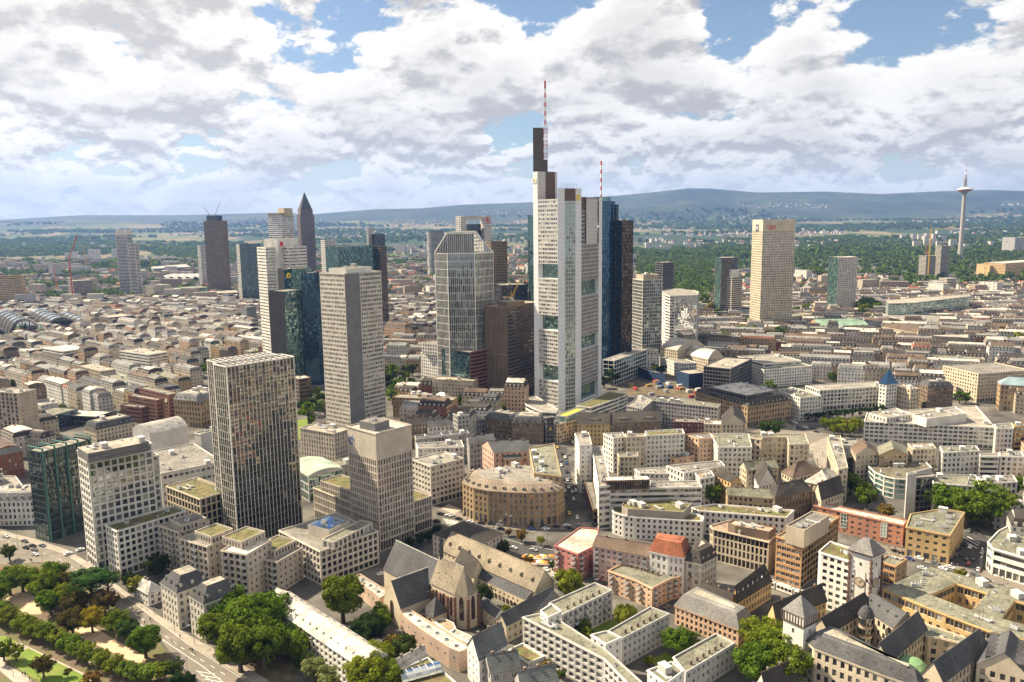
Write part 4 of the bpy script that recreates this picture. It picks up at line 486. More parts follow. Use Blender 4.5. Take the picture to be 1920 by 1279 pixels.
SPECIAL = {'cb': {'P0': (20.8, 737.0), 'P1': (24.8, 733.0), 'P2': (42.0, 716.0), 'P3': (48.0, 715.0), 'P4': (58.2, 721.0), 'P5': (63.9, 727.0), 'P6': (83.1, 758.0), 'P7': (86.7, 762.0), 'z_left': 217.2, 'z_core': 256.7, 'z_lf': 192.2, 'z_c': 201.2, 'z_r': 193.8, 'z_rf': 151.6, 'voidL': [(121.3, 134.3), (74.0, 87.6), (26.9, 41.4)], 'voidR': [(104.0, 118.5), (54.5, 66.8), (5.6, 20.9)], 'ant': (32.8, 749.0, 298.3), 'ant0': (32.9, 749.0, 218.7), 'blk': (42.4, 745.0), 'core': [(20.5, 741.0), (34.6, 742.0)]}, 'ta': {'l': (-74.2, 779.0, 142.8), 'c1': (-60.9, 765.0, 162.4), 'c2': (-34.7, 763.0, 162.1), 'r': (-17.2, 785.0, 143.9)}, 'mt': {'c': (100.1, 892.1), 'top': 196.0, 'ant': 236.9, 'rad': 15.5}, 'me': {'n': (-532.5, 2080.0, 208.8), 'apex': (-541.0, 2095.0, 252.6), 'wl': -557.9, 'wr': -508.9}, 'ev': {'p': (1854.1, 3300.0, 179.4), 'pod': 271.8, 'top': 376.1}, 'wv': {'c': (-233.7, 2500.0, 144.6), 'w': 54.4}, 'church': {}, 'halls': [((-701.4, 1180.9), (-766.0, 1206.1)), ((-691.8, 1264.0), (-745.8, 1268.6)), ((-672.3, 1292.9), (-707.2, 1295.9)), ((-741.3, 1164.8), (-791.3, 1168.7))], 'shell': [(-1038.8, 2355.8), (-913.0, 2336.4)], 'clock': [(142.8, 321.8), (149.2, 315.0), (156.2, 319.9)], 'clockH': 32.9, 'tram': [(122.0, 356.2), (131.1, 345.9)], 'emb_pt': None, 'cranes': [('red luffing crane beside the scaffolded concrete tower', 'red', (-999.9, 1811.9), 99.9, (-975.7, 1811.9, 154.1)), ('thin orange crane on the station site', 'orange', (-1206.7, 2113.4), 38.9, (-1211.8, 2113.4, 67.2)), ('yellow crane beyond the station yard', 'yellow', (-1649.5, 3104.2), 36.1, (-1653.9, 3104.2, 91.7)), ('tall yellow crane with level jib beside the concrete towers', 'yellow', (1135.9, 2170.9), 134.9, (1194.0, 2170.9, 137.1)), ('small red crane on the unfinished concrete tower', 'red', (1157.2, 2227.5), 70.6, (1155.5, 2227.5, 92.5)), ('yellow crane mast behind the brown stone tower', 'yellow', (-0.0, 905.0), 87.0, (10.7, 905.0, 107.5)), ('thin grey crane on the roof of the tan grid tower', 'grey', None, None, None)], 'ridge': [(-10705, 348), (-8861, 289), (-7466, 354), (-5802, 334), (-4969, 343), (-4228, 352), (-3490, 316), (-2376, 394), (-1544, 402), (-803, 457), (29, 474), (399, 488), (1600, 564), (2245, 611), (3074, 692), (3443, 687), (4275, 605), (5474, 608), (6400, 552), (7321, 586), (8242, 602), (8890, 576), (10743, 509)], 'turret': (137.7, 292.7), 'copper': (143.8, 268.7), 'copper2': (123.4, 290.5)}

# ------------------------------------------------------------------ materials
MATS = {}
def _tree(name):
    m = bpy.data.materials.new(name); m.use_nodes = True; nt = m.node_tree; nt.nodes.clear()
    out = nt.nodes.new('ShaderNodeOutputMaterial'); return m, nt, out
def surf(name, col, rough=0.85, var=0.22, scale=0.12, fine=2.5, fv=0.18, spec=0.3, metallic=0.0, streak=0.0, bump=0.0, col2=None, c2s=0.05, rows=False, seams=False):
    """plain weathered surface: base colour broken up by stains of their own shape and by fine grain"""
    if name in MATS: return MATS[name]
    m, nt, out = _tree(name); N = nt.nodes; L = nt.links
    p = N.new('ShaderNodeBsdfPrincipled'); L.new(p.outputs[0], out.inputs[0])
    p.inputs['Roughness'].default_value = rough; p.inputs['Metallic'].default_value = metallic; p.inputs['Specular IOR Level'].default_value = spec
    g = N.new('ShaderNodeNewGeometry'); oi = N.new('ShaderNodeObjectInfo')
    n1 = N.new('ShaderNodeTexNoise'); n1.inputs['Scale'].default_value = scale; n1.inputs['Detail'].default_value = 4; L.new(g.outputs['Position'], n1.inputs['Vector'])
    n2 = N.new('ShaderNodeTexNoise'); n2.inputs['Scale'].default_value = fine; n2.inputs['Detail'].default_value = 2; L.new(g.outputs['Position'], n2.inputs['Vector'])
    def mr(x, a, b):
        r = N.new('ShaderNodeMapRange'); L.new(x, r.inputs[0]); r.inputs[1].default_value = .25; r.inputs[2].default_value = .75; r.inputs[3].default_value = a; r.inputs[4].default_value = b; return r.outputs[0]
    def mu(a, b, op='MULTIPLY'):
        r = N.new('ShaderNodeMath'); r.operation = op; L.new(a, r.inputs[0])
        if isinstance(b, float): r.inputs[1].default_value = b
        else: L.new(b, r.inputs[1])
        return r.outputs[0]
    f = mu(mr(n1.outputs[0], 1 - var, 1 + var * .6), mr(n2.outputs[0], 1 - fv, 1 + fv))
    o = N.new('ShaderNodeMapRange'); L.new(oi.outputs['Random'], o.inputs[0]); o.inputs[3].default_value = 0.93; o.inputs[4].default_value = 1.06
    f = mu(f, o.outputs[0])
    if streak:
        mp = N.new('ShaderNodeMapping'); mp.inputs['Scale'].default_value = (1.1, 1.1, .05); L.new(g.outputs['Position'], mp.inputs[0])
        n3 = N.new('ShaderNodeTexNoise'); n3.inputs['Scale'].default_value = 1.0; n3.inputs['Detail'].default_value = 3; L.new(mp.outputs[0], n3.inputs['Vector'])
        f = mu(f, mr(n3.outputs[0], 1 - streak, 1 + streak * .4))
    if seams:      # sheet joints and damp patches on flat roofs
        dp = N.new('ShaderNodeVectorMath'); dp.operation = 'DOT_PRODUCT'; L.new(g.outputs['Position'], dp.inputs[0]); dp.inputs[1].default_value = (.77, -.64, 0); pg = N.new('ShaderNodeMath'); pg.operation = 'PINGPONG'; L.new(dp.outputs['Value'], pg.inputs[0]); pg.inputs[1].default_value = .95
        r = N.new('ShaderNodeMapRange'); L.new(pg.outputs[0], r.inputs[0]); r.inputs[2].default_value = .14; r.inputs[3].default_value = .66; f = mu(f, r.outputs[0])
        n5 = N.new('ShaderNodeTexNoise'); n5.inputs['Scale'].default_value = .38; n5.inputs['Detail'].default_value = 5; L.new(g.outputs['Position'], n5.inputs['Vector'])
        r = N.new('ShaderNodeMapRange'); L.new(n5.outputs[0], r.inputs[0]); r.inputs[1].default_value = .52; r.inputs[2].default_value = .62; r.inputs[3].default_value = 1.0; r.inputs[4].default_value = .68; f = mu(f, r.outputs[0])
    if rows:       # courses of slates or tiles
        sx = N.new('ShaderNodeSeparateXYZ'); L.new(g.outputs['Position'], sx.inputs[0]); fr = N.new('ShaderNodeMath'); fr.operation = 'PINGPONG'; L.new(sx.outputs[2], fr.inputs[0]); fr.inputs[1].default_value = .3
        r = N.new('ShaderNodeMapRange'); L.new(fr.outputs[0], r.inputs[0]); r.inputs[2].default_value = .3; r.inputs[3].default_value = .72; r.inputs[4].default_value = 1.12; f = mu(f, r.outputs[0])
    base = N.new('ShaderNodeMix'); base.data_type = 'RGBA'; base.inputs[6].default_value = (*col, 1); base.inputs[7].default_value = (*(col2 or col), 1)
    if col2:
        n4 = N.new('ShaderNodeTexNoise'); n4.inputs['Scale'].default_value = c2s; n4.inputs['Detail'].default_value = 5; L.new(g.outputs['Position'], n4.inputs['Vector'])
        r = N.new('ShaderNodeMapRange'); r.inputs[1].default_value = .42; r.inputs[2].default_value = .58; L.new(n4.outputs[0], r.inputs[0]); L.new(r.outputs[0], base.inputs[0])
    else: base.inputs[0].default_value = 0
    v = N.new('ShaderNodeVectorMath'); v.operation = 'SCALE'; L.new(base.outputs[2], v.inputs[0]); L.new(f, v.inputs['Scale'])
    L.new(v.outputs[0], p.inputs['Base Color'])
    if bump:
        b = N.new('ShaderNodeBump'); b.inputs['Strength'].default_value = bump; b.inputs['Distance'].default_value = .3; L.new(n2.outputs[0], b.inputs['Height']); L.new(b.outputs[0], p.inputs['Normal'])
    MATS[name] = m; return m
def glass(name, dark=(.02, .022, .026), tint=(.8, .85, .9), refl=.16, blind=.25, blindc=(.45, .42, .36), tilt=.012, rough=.03):
    """window pane: dark room or drawn blind behind a reflecting sheet, every pane tilted a little"""
    if name in MATS: return MATS[name]
    m, nt, out = _tree(name); N = nt.nodes; L = nt.links
    g = N.new('ShaderNodeNewGeometry'); oi = N.new('ShaderNodeObjectInfo')
    a = N.new('ShaderNodeMath'); a.operation = 'ADD'; L.new(g.outputs['Random Per Island'], a.inputs[0]); L.new(oi.outputs['Random'], a.inputs[1])
    wn = N.new('ShaderNodeTexWhiteNoise'); wn.noise_dimensions = '1D'; L.new(a.outputs[0], wn.inputs['W'])
    ramp = N.new('ShaderNodeValToRGB'); r = ramp.color_ramp; r.interpolation = 'LINEAR'
    r.elements[0].position = 0.0; r.elements[0].color = (*[c * .6 for c in dark], 1)
    r.elements[1].position = 1.0; r.elements[1].color = (*blindc, 1)
    e = r.elements.new(max(.02, 1 - blind - .03)); e.color = (*[c * 2.2 for c in dark], 1)
    e = r.elements.new(min(.99, 1 - blind * .6)); e.color = (*[c * .55 for c in blindc], 1)
    L.new(wn.outputs['Value'], ramp.inputs[0])
    dif = N.new('ShaderNodeBsdfDiffuse'); L.new(ramp.outputs[0], dif.inputs[0])
    gl = N.new('ShaderNodeBsdfGlossy'); gl.inputs['Color'].default_value = (*tint, 1); gl.inputs['Roughness'].default_value = rough
    sub = N.new('ShaderNodeVectorMath'); sub.operation = 'SUBTRACT'; L.new(wn.outputs['Color'], sub.inputs[0]); sub.inputs[1].default_value = (.5, .5, .5)
    sc = N.new('ShaderNodeVectorMath'); sc.operation = 'SCALE'; L.new(sub.outputs[0], sc.inputs[0]); sc.inputs['Scale'].default_value = tilt * 2
    ad = N.new('ShaderNodeVectorMath'); ad.operation = 'ADD'; L.new(g.outputs['Normal'], ad.inputs[0]); L.new(sc.outputs[0], ad.inputs[1])
    nm = N.new('ShaderNodeVectorMath'); nm.operation = 'NORMALIZE'; L.new(ad.outputs[0], nm.inputs[0]); L.new(nm.outputs[0], gl.inputs['Normal'])
    fr = N.new('ShaderNodeFresnel'); fr.inputs['IOR'].default_value = 1.5
    f2 = N.new('ShaderNodeMath'); f2.operation = 'ADD'; f2.use_clamp = True; L.new(fr.outputs[0], f2.inputs[0]); f2.inputs[1].default_value = refl
    mx = N.new('ShaderNodeMixShader'); L.new(f2.outputs[0], mx.inputs[0]); L.new(dif.outputs[0], mx.inputs[1]); L.new(gl.outputs[0], mx.inputs[2])
    L.new(mx.outputs[0], out.inputs[0]); MATS[name] = m; return m
def leafmat(name, col, var=.5):
    if name in MATS: return MATS[name]
    m, nt, out = _tree(name); N = nt.nodes; L = nt.links
    oi = N.new('ShaderNodeObjectInfo'); g = N.new('ShaderNodeNewGeometry')
    n1 = N.new('ShaderNodeTexNoise'); n1.inputs['Scale'].default_value = .22; n1.inputs['Detail'].default_value = 4; L.new(g.outputs['Position'], n1.inputs['Vector'])
    h = N.new('ShaderNodeHueSaturation'); h.inputs['Color'].default_value = (*col, 1)
    def mr(x, a, b, lo=0., hi=1.):
        r = N.new('ShaderNodeMapRange'); L.new(x, r.inputs[0]); r.inputs[1].default_value = lo; r.inputs[2].default_value = hi; r.inputs[3].default_value = a; r.inputs[4].default_value = b; return r.outputs[0]
    L.new(mr(oi.outputs['Random'], .475, .52), h.inputs['Hue'])
    v1 = mr(n1.outputs[0], 1 - var, 1 + var, .3, .7); v2 = mr(g.outputs['Random Per Island'], .7, 1.35)
    mu = N.new('ShaderNodeMath'); mu.operation = 'MULTIPLY'; L.new(v1, mu.inputs[0]); L.new(v2, mu.inputs[1]); L.new(mu.outputs[0], h.inputs['Value'])
    d = N.new('ShaderNodeBsdfDiffuse'); L.new(h.outputs[0], d.inputs[0]); t = N.new('ShaderNodeBsdfTranslucent')
    hs = N.new('ShaderNodeMix'); hs.data_type = 'RGBA'; hs.blend_type = 'MULTIPLY'; hs.inputs[0].default_value = 1; L.new(h.outputs[0], hs.inputs[6]); hs.inputs[7].default_value = (1.5, 1.6, .6, 1); L.new(hs.outputs[2], t.inputs[0])
    mx = N.new('ShaderNodeMixShader'); mx.inputs[0].default_value = .33; L.new(d.outputs[0], mx.inputs[1]); L.new(t.outputs[0], mx.inputs[2]); L.new(mx.outputs[0], out.inputs[0])
    MATS[name] = m; return m

WALLC = dict(white=(.74, .72, .68), bright=(.82, .80, .77), cream=(.62, .54, .42), pale=(.62, .58, .52), stone=(.56, .50, .43), sand=(.43, .31, .19), beige=(.50, .43, .34),
    ochre=(.60, .38, .16), yellow=(.62, .44, .22), tan=(.48, .36, .22), salmon=(.46, .22, .15), magenta=(.46, .19, .18), pinkgrey=(.55, .42, .40), pink=(.60, .42, .34), peach=(.64, .44, .31), orange=(.55, .33, .17),
    brick=(.20, .10, .075), redbrick=(.26, .105, .07), redbrown=(.20, .085, .07), brown=(.22, .165, .12), dbrown=(.15, .105, .08), grey=(.40, .39, .385), dgrey=(.20, .20, .21), lgrey=(.55, .54, .53), black=(.035, .035, .04),
    navy=(.02, .045, .11), teal=(.08, .20, .17), green=(.06, .095, .08), concrete=(.38, .35, .31), striped=(.52, .40, .30), darkred=(.16, .06, .055), mon=(.62, .54, .41), bronze=(.16, .11, .07), slatewall=(.17, .13, .135), redscaf=(.20, .07, .06))
def aged(c, k=(.93, .915, .875)): return tuple(a * b for a, b in zip(c, k))
def wallm(c): return surf('wall ' + c, aged(WALLC[c]), streak=.10 if sum(WALLC[c]) > .5 else .05)
ROOFC = dict(grey=(.28, .29, .30), lightgrey=(.52, .52, .52), slate=(.11, .115, .13), slatelight=(.27, .27, .275), slatesand=(.33, .29, .23), dark=(.075, .068, .065), brown=(.17, .125, .10), sand=(.34, .285, .235), red=(.40, .15, .09), silver=(.50, .49, .46), copper=(.30, .46, .36),
    whitegrey=(.66, .64, .61), greengrey=(.25, .255, .205), greenroof=(.42, .52, .44), navy=(.035, .045, .07), seam=(.17, .185, .19), blueglass=(.03, .16, .42), glass=(.30, .42, .50), cream=(.66, .60, .52), rose=(.55, .40, .31), tan=(.42, .34, .25), olive=(.20, .185, .14), gravel=(.36, .345, .32), gravel2=(.46, .43, .38), gravel3=(.27, .26, .25))
def roofm(c):
    met = c in ('silver', 'seam')
    return surf('roof ' + c, aged(ROOFC[c], (.80, .765, .71)), rough=.45 if met or c == 'blueglass' else .9, var=.42, scale=.10, fine=1.2, fv=.28, bump=.25, metallic=.3 if met else 0., seams=c in ('gravel', 'gravel2', 'gravel3', 'greengrey', 'whitegrey', 'rose', 'tan', 'olive', 'cream', 'lightgrey'), rows=c in ('slate', 'slatelight', 'slatesand', 'dark', 'brown', 'sand', 'red', 'seam'))
sedum = surf('sedum', (.135, .145, .045), var=.5, scale=.3, fine=3, fv=.45, bump=.6, col2=(.155, .115, .055), c2s=.35)
lime = surf('sedum lime', (.40, .40, .06), var=.3, fine=3, fv=.3)
plantm = surf('plant metal', (.48, .48, .48), rough=.6); plantd = surf('plant dark', (.12, .12, .125), rough=.6); framem = surf('window frame', (.70, .68, .64), var=.05, fv=.03); framed = surf('window frame dark', (.05, .05, .055), var=.05, fv=.03)
GL = dict(dark=dict(), warm=dict(blind=.4, blindc=(.6, .52, .38)), clear=dict(dark=(.015, .02, .024), refl=.22, blind=.15), green=dict(dark=(.02, .045, .04), tint=(.62, .86, .80), refl=.34, blind=.2, blindc=(.25, .38, .34), tilt=.03),
    teal=dict(dark=(.008, .025, .032), tint=(.45, .72, .75), refl=.26, blind=.1, blindc=(.10, .2, .22), tilt=.025), navy=dict(dark=(.004, .014, .025), tint=(.30, .50, .62), refl=.16, blind=.05, blindc=(.05, .1, .14), tilt=.02), blue=dict(dark=(.006, .022, .042), tint=(.25, .44, .62), refl=.20, blind=.10, blindc=(.05, .13, .2), tilt=.04),
    black=dict(dark=(.008, .008, .010), tint=(.6, .62, .68), refl=.10, blind=.06, blindc=(.10, .09, .08), tilt=.02), bronze=dict(dark=(.012, .009, .008), tint=(.9, .7, .5), refl=.07, blind=.10, blindc=(.22, .14, .07), tilt=.05), mirror=dict(dark=(.03, .035, .045), tint=(.88, .93, 1.0), refl=.62, blind=.04, tilt=.007, rough=.01),
    store=dict(dark=(.07, .12, .11), tint=(.7, .9, .85), refl=.30, blind=.4, blindc=(.40, .52, .47), tilt=.02), curtain=dict(dark=(.012, .013, .012), tint=(.92, .88, .78), refl=.15, blind=.07, blindc=(.26, .22, .15), tilt=.04), cool=dict(dark=(.016, .022, .025), tint=(.75, .86, .92), refl=.13, blind=.05, blindc=(.2, .22, .22), tilt=.03), sparkle=dict(dark=(.06, .05, .045), tint=(1, .92, .8), refl=.25, blind=.4, blindc=(.40, .34, .26), tilt=.06), cb=dict(dark=(.04, .04, .038), tint=(.9, .9, .85), refl=.2, blind=.55, blindc=(.72, .66, .48), tilt=.02))
def glm(k): return glass('glass ' + k, **GL[k])

# facade styles: wall colour, bay width, floor height, window width and height share, recess, glass, then options
def ST(wall, bw=3.2, fh=3.4, ww=.5, wh=.55, rec=.3, gl='dark', **k): return dict(wall=wall, bw=bw, fh=fh, ww=ww, wh=wh, rec=rec, gl=gl, **k)
S = dict(white=ST('white'), white_big=ST('white', 3.6, 3.7, .72, .72, .45, 'clear', gf=5, fin=1), white_big2=ST('white', 3.4, 3.5, .78, .62, .4, 'dark', gf=4), white_grid=ST('white', 3.0, 3.5, .66, .68, .4, 'clear', gf=4.5, fin=1), white_sq=ST('white', 3.0, 3.4, .52, .58, .3), white_class=ST('bright', 2.6, 3.6, .46, .6, .25, frame='w'), pale_class=ST('pale', 2.7, 3.5, .48, .62, .28, frame='w'),
    white_low=ST('white', 3.2, 2.9, .62, .62, .35, 'dark', frame='w'), white_low2=ST('white', 3.4, 5.5, .7, .35, .3), white_few=ST('bright', 3.6, 3.2, .3, .45, .25, frame='w'), white_ribbon=ST('white', 3.0, 3.5, .96, .5, .35), white_fine=ST('white', 3.4, 3.4, .5, .5, .2), white_step=ST('pale', 3.2, 3.6, .62, .52, .4, 'dark', gf=4.5), white_bright=ST('bright', 3.1, 3.3, .62, .56, .35, frame='d'), white_hotel=ST('bright', 3.0, 3.2, .44, .56, .45, 'black'),
    white_balc=ST('lgrey', 3.2, 3.2, .55, .6, .3, frame='w', balc=.55), white_gstrip=ST('lgrey', 2.9, 3.0, .42, .5, .22, frame='w'), white_terr=ST('lgrey', 3.4, 3.2, .74, .66, .9, frame='w'), blank_white=ST('white', blank=1), blank_grey=ST('lgrey', blank=1), blank_dgrey=ST('dgrey', blank=1), blank_greyb=ST('concrete', blank=1), blank_beige=ST('beige', blank=1), blank_stone=ST('stone', blank=1), blank_brown=ST('brown', blank=1),
    louvre=ST('dgrey', 60, .9, .99, .55, .3, 'black'), louvre_br=ST('dbrown', 1.4, 9, .7, .8, .3, 'black'), green_dark=ST('green', 3.2, 3.6, .95, .86, .12, 'cool', gf=5), beige_bays=ST('beige', 4.4, 3.2, .62, .82, .4, 'dark', edge1='few'), few=ST('beige', 6, 3.2, .14, .3, .2),
    stone_loggia=ST('stone', 3.4, 3.15, .70, .68, .9, 'black', balc=.34), stone_right=ST('stone', 3.2, 3.15, .34, .45, .3, 'dark'), stone_pent=ST('stone', 1.9, 3.3, .55, .6, .3), stone_pent2=ST('pale', 3.0, 3.3, .6, .75, .4), stone_dark=ST('pale', 3.1, 3.1, .7, .72, .7, 'black', gf=4), stone_grid=ST('cream', 3.2, 4.2, .74, .82, .45, 'black'), stone_fins=ST('stone', 1.75, 3.75, .62, .80, .45, 'dark', gf=6), stone_slot=ST('stone', 2.6, 3.6, .45, .75, .35),
    brick=ST('brick', 40, 3.6, .94, .30, .4, 'black'), sand_class=ST('sand', 3.0, 4.2, .5, .62, .4, gf=5), blue_grid=ST('dgrey', 2.6, 3.6, .9, .88, .15, 'navy'), dark_glass=ST('dgrey', 2.8, 3.6, .92, .82, .15, 'black'), cream_class=ST('cream', 2.8, 3.5, .48, .6, .3), cream_class2=ST('yellow', 2.5, 3.4, .6, .6, .25, frame='w'), curtain_white=ST('white', 2.2, 4.05, .85, .93, .1, 'curtain', mid=1, sp='dgrey'), glass_hall=ST('lgrey', 3, 5, .92, .86, .2, 'green'),
    euro=ST('pale', 1.9, 3.55, .78, .5, .22, 'cb'), euro_r=ST('pale', 1.9, 3.55, .78, .55, .22, 'dark', shaft=.40), glass_green=ST('green', 1.8, 3.7, .90, .86, .1, 'green'), glass_green2=ST('green', 1.8, 3.7, .9, .9, .08, 'teal'), glass_navy=ST('navy', 1.8, 3.7, .92, .9, .08, 'navy'), glass_teal=ST('green', 1.9, 3.8, .92, .9, .08, 'teal'), dark_mesh=ST('black', 1.2, 1.8, .6, .45, .15, 'black'), bands_white=ST('white', 2.4, 3.8, .97, .36, .25, 'dark'), core_white=ST('white', blank=1),
    white_ribbon2=ST('white', 2.4, 3.6, .9, .5, .2), pale_fine=ST('lgrey', 3.0, 3.8, .7, .5, .2), brown_band=ST('dbrown', 3.0, 3.8, .96, .45, .2, 'black'), black_glass=ST('black', 2.6, 3.9, .92, .85, .1, 'black'), blue_band=ST('dgrey', 2.6, 3.8, .97, .62, .15, 'navy'), tan_fine=ST('brown', 2.6, 3.9, .5, .6, .3, 'black'), cream_fine=ST('cream', 3.0, 3.6, .55, .55, .2), balcony_bands=ST('bright', 3.6, 3.5, .97, .62, .9, 'black'), ochre_band=ST('ochre', 2.6, 3.7, .97, .6, .2, 'clear'), concrete_open=ST('concrete', 4.2, 3.7, .8, .66, 1.2, 'black'), concrete_grid=ST('concrete', 3.4, 3.4, .74, .6, .9, 'black'),
    brown_fine=ST('brown', 1.5, 40, .4, .97, .25, 'bronze'), brown_ribbon=ST('dbrown', 2.2, 3.6, .97, .46, .22, 'black'), brown_grid=ST('brown', 2.0, 3.6, .6, .55, .25, 'bronze'), pylon=ST('lgrey', 5, 3.8, .6, .3, .2), redbrown=ST('redbrown', 2.6, 3.6, .96, .46, .3, 'black'), black_band=ST('black', 2.6, 3.6, .96, .78, .12, 'teal'), black_glass2=ST('black', 2.2, 3.8, .9, .8, .12, 'navy'), black_bronze=ST('black', 1.9, 3.8, .8, .78, .15, 'bronze'), navy_frames=ST('white', 6.0, 4.2, .94, .86, .4, 'navy'),
    grid_bw=ST('white', 2.8, 3.9, .88, .88, .15, 'cool'), mirror=ST('white', 2.0, 3.6, .93, .92, .06, 'mirror'), white_rib=ST('bright', 3.0, 3.6, .97, .5, .2), bands_brown=ST('pale', 2.6, 3.5, .97, .52, .3, 'bronze'), opern=ST('cream', 2.7, 3.7, .58, .66, .4, 'dark', gf=6), park=ST('pale', 3.0, 3.7, .52, .72, .35), glass_bands=ST('lgrey', 2.8, 3.7, .97, .7, .15, 'green'), yellow_stone=ST('yellow', 3.4, 4.0, .55, .5, .25), redbrick=ST('redbrick', 2.8, 3.9, .5, .6, .35, gf=4), brown_class=ST('brown', 2.6, 3.6, .48, .6, .3), checker=ST('cream', 2.3, 3.3, .62, .68, .35, 'black', skip=.25), glass_pent=ST('lgrey', 2.2, 4, .93, .8, .1, 'store'), grey_sq=ST('grey', 2.6, 3.5, .55, .6, .3),
    hotel=ST('sand', 3.0, 3.35, .46, .66, .55, 'dark', gf=6.2, frame='w'), orange_plain=ST('tan', 4, 3.6, .4, .5, .25), pink_plain=ST('pink', 3.4, 3.6, .36, .55, .25, frame='w'), peach_plain=ST('peach', 3.0, 3.4, .5, .55, .25), tan_plain=ST('tan', 2.8, 3.4, .5, .52, .25), yellow_class=ST('yellow', 3.0, 3.8, .42, .55, .3), darkred=ST('darkred', 2.4, 3.6, .5, .5, .25), cream_sq=ST('cream', 3.0, 3.5, .5, .58, .35, gf=4.5), blue_wrap=ST('navy', blank=1), orange_band=ST('orange', 3, 3.4, .96, .5, .3, 'blue'), dark_grid=ST('dgrey', 2.8, 3.6, .86, .8, .25, 'black'), store_glass=ST('white', 2.4, 3.4, .97, .78, .25, 'store'),
    pilaster=ST('cream', 2.1, 3.9, .58, .86, .6, 'black', gf=5), tan_slab=ST('orange', 2.2, 3.3, .9, .58, .25, 'clear', frame='w'), tan_grid=ST('tan', 3.4, 3.3, .9, .85, .18, 'bronze'), tan_blank=ST('tan', 5, 3.3, .3, .3, .1), salmon=ST('salmon', 3.9, 3.1, .42, .46, .25, 'dark', frame='w', stairs=1), ochre=ST('yellow', 3.6, 3.1, .46, .44, .25, 'dark', frame='w', gf=4.5), grey_plain=ST('lgrey', 4, 3.2, .36, .5, .3, frame='w'), fins_white=ST('bright', 3.2, 3.3, .96, .55, .7, 'dark', gf=5),
    magenta=ST('magenta', 3.4, 2.9, .42, .46, .22, frame='w', balc=.3), pinkgrey=ST('pinkgrey', 3.2, 2.9, .5, .5, .25, frame='w', balc=.25), peach=ST('peach', 3.1, 2.9, .44, .46, .25, frame='w', balc=.3), striped=ST('striped', 5, 9, .12, .16, .3, 'black', stripes=1), greyglass_few=ST('grey', 3.0, 3.3, .5, .6, .3, frame='w'), school=ST('peach', 2.2, 3.3, .52, .64, .3, frame='d'), tower_white=ST('bright', 9, 12, .15, .15, .3), townhall=ST('cream', 3.0, 4.0, .52, .62, .35, 'dark', frame='d', quoin=1), townhall2=ST('cream', 2.8, 3.8, .5, .62, .3, 'dark', frame='d'), townflat=ST('yellow', 3.2, 4.2, .46, .6, .4, 'dark', frame='w'), mon=ST('mon', 3.2, 3.2, .3, .42, .3), mon_cl=ST('mon', 2.9, 3.0, .34, .5, .45, 'black', arc=1))

# ------------------------------------------------------------------ mesh collection helpers
class G:
    """collects faces with materials; build() links them as one mesh object"""
    def __init__(s): s.v = []; s.f = []; s.m = []; s.mats = []
    def mi(s, mat):
        if mat not in s.mats: s.mats.append(mat)
        return s.mats.index(mat)
    def face(s, pts, mat):
        n = len(s.v); s.v.extend(pts); s.f.append(tuple(range(n, n + len(pts)))); s.m.append(s.mi(mat))
    def box(s, c, e, mat, ang=0.0, bottom=False):
        """box on centre-of-base c with full extents e"""
        ca, sa = math.cos(ang), math.sin(ang); hx, hy = e[0] / 2, e[1] / 2
        P = [(c[0] + x * ca - y * sa, c[1] + x * sa + y * ca) for x, y in ((-hx, -hy), (hx, -hy), (hx, hy), (-hx, hy))]
        s.prism(P, c[2], c[2] + e[2], mat, bottom)
    def prism(s, P, z0, z1, mat, bottom=False, top=True, tmat=None):
        n = len(s.v); k = len(P); s.v.extend([(p[0], p[1], z0) for p in P] + [(p[0], p[1], z1) for p in P]); mi = s.mi(mat)
        for i in range(k):
            j = (i + 1) % k; s.f.append((n + i, n + j, n + k + j, n + k + i)); s.m.append(mi)
        if top: s.f.append(tuple(n + k + i for i in range(k))); s.m.append(s.mi(tmat or mat))
        if bottom: s.f.append(tuple(n + k - 1 - i for i in range(k))); s.m.append(mi)
    def beam(s, a, b, w, mat):
        a, b = Vector(a), Vector(b); d = (b - a)
        if d.length < 1e-6: return
        d.normalize(); u = d.cross(Vector((0, 0, 1)))
        if u.length < .05: u = d.cross(Vector((1, 0, 0)))
        u.normalize(); v = d.cross(u); h = w / 2; n = len(s.v)
        for p in (a, b):
            for x, y in ((-h, -h), (h, -h), (h, h), (-h, h)): s.v.append(tuple(p + u * x + v * y))
        mi = s.mi(mat)
        for i in range(4): s.f.append((n + i, n + 4 + i, n + 4 + (i + 1) % 4, n + (i + 1) % 4)); s.m.append(mi)
        s.f.append((n, n + 1, n + 2, n + 3)); s.f.append((n + 7, n + 6, n + 5, n + 4)); s.m += [mi, mi]
    def lathe(s, c, prof, n, mat, caps=True):
        """prof: list of (radius, z)"""
        b = len(s.v); mi = s.mi(mat)
        for r, z in prof:
            for i in range(n): s.v.append((c[0] + r * math.cos(i * 2 * math.pi / n), c[1] + r * math.sin(i * 2 * math.pi / n), z))
        for k in range(len(prof) - 1):
            for i in range(n):
                j = (i + 1) % n; s.f.append((b + k * n + i, b + k * n + j, b + (k + 1) * n + j, b + (k + 1) * n + i)); s.m.append(mi)
        if caps: s.f.append(tuple(b + (len(prof) - 1) * n + i for i in range(n))); s.m.append(mi)
    def mesh(s, name):
        me = bpy.data.meshes.new(name); me.from_pydata(s.v, [], s.f)
        for m in s.mats: me.materials.append(m)
        if len(s.mats) > 1: me.polygons.foreach_set('material_index', s.m)
        me.update(); return me
    def build(s, name, parent=None, **props):
        if not s.f: return None
        o = bpy.data.objects.new(name, s.mesh(name)); COL.objects.link(o)
        adopt(o, parent)
        for k, v in props.items(): o[k] = v
        return o
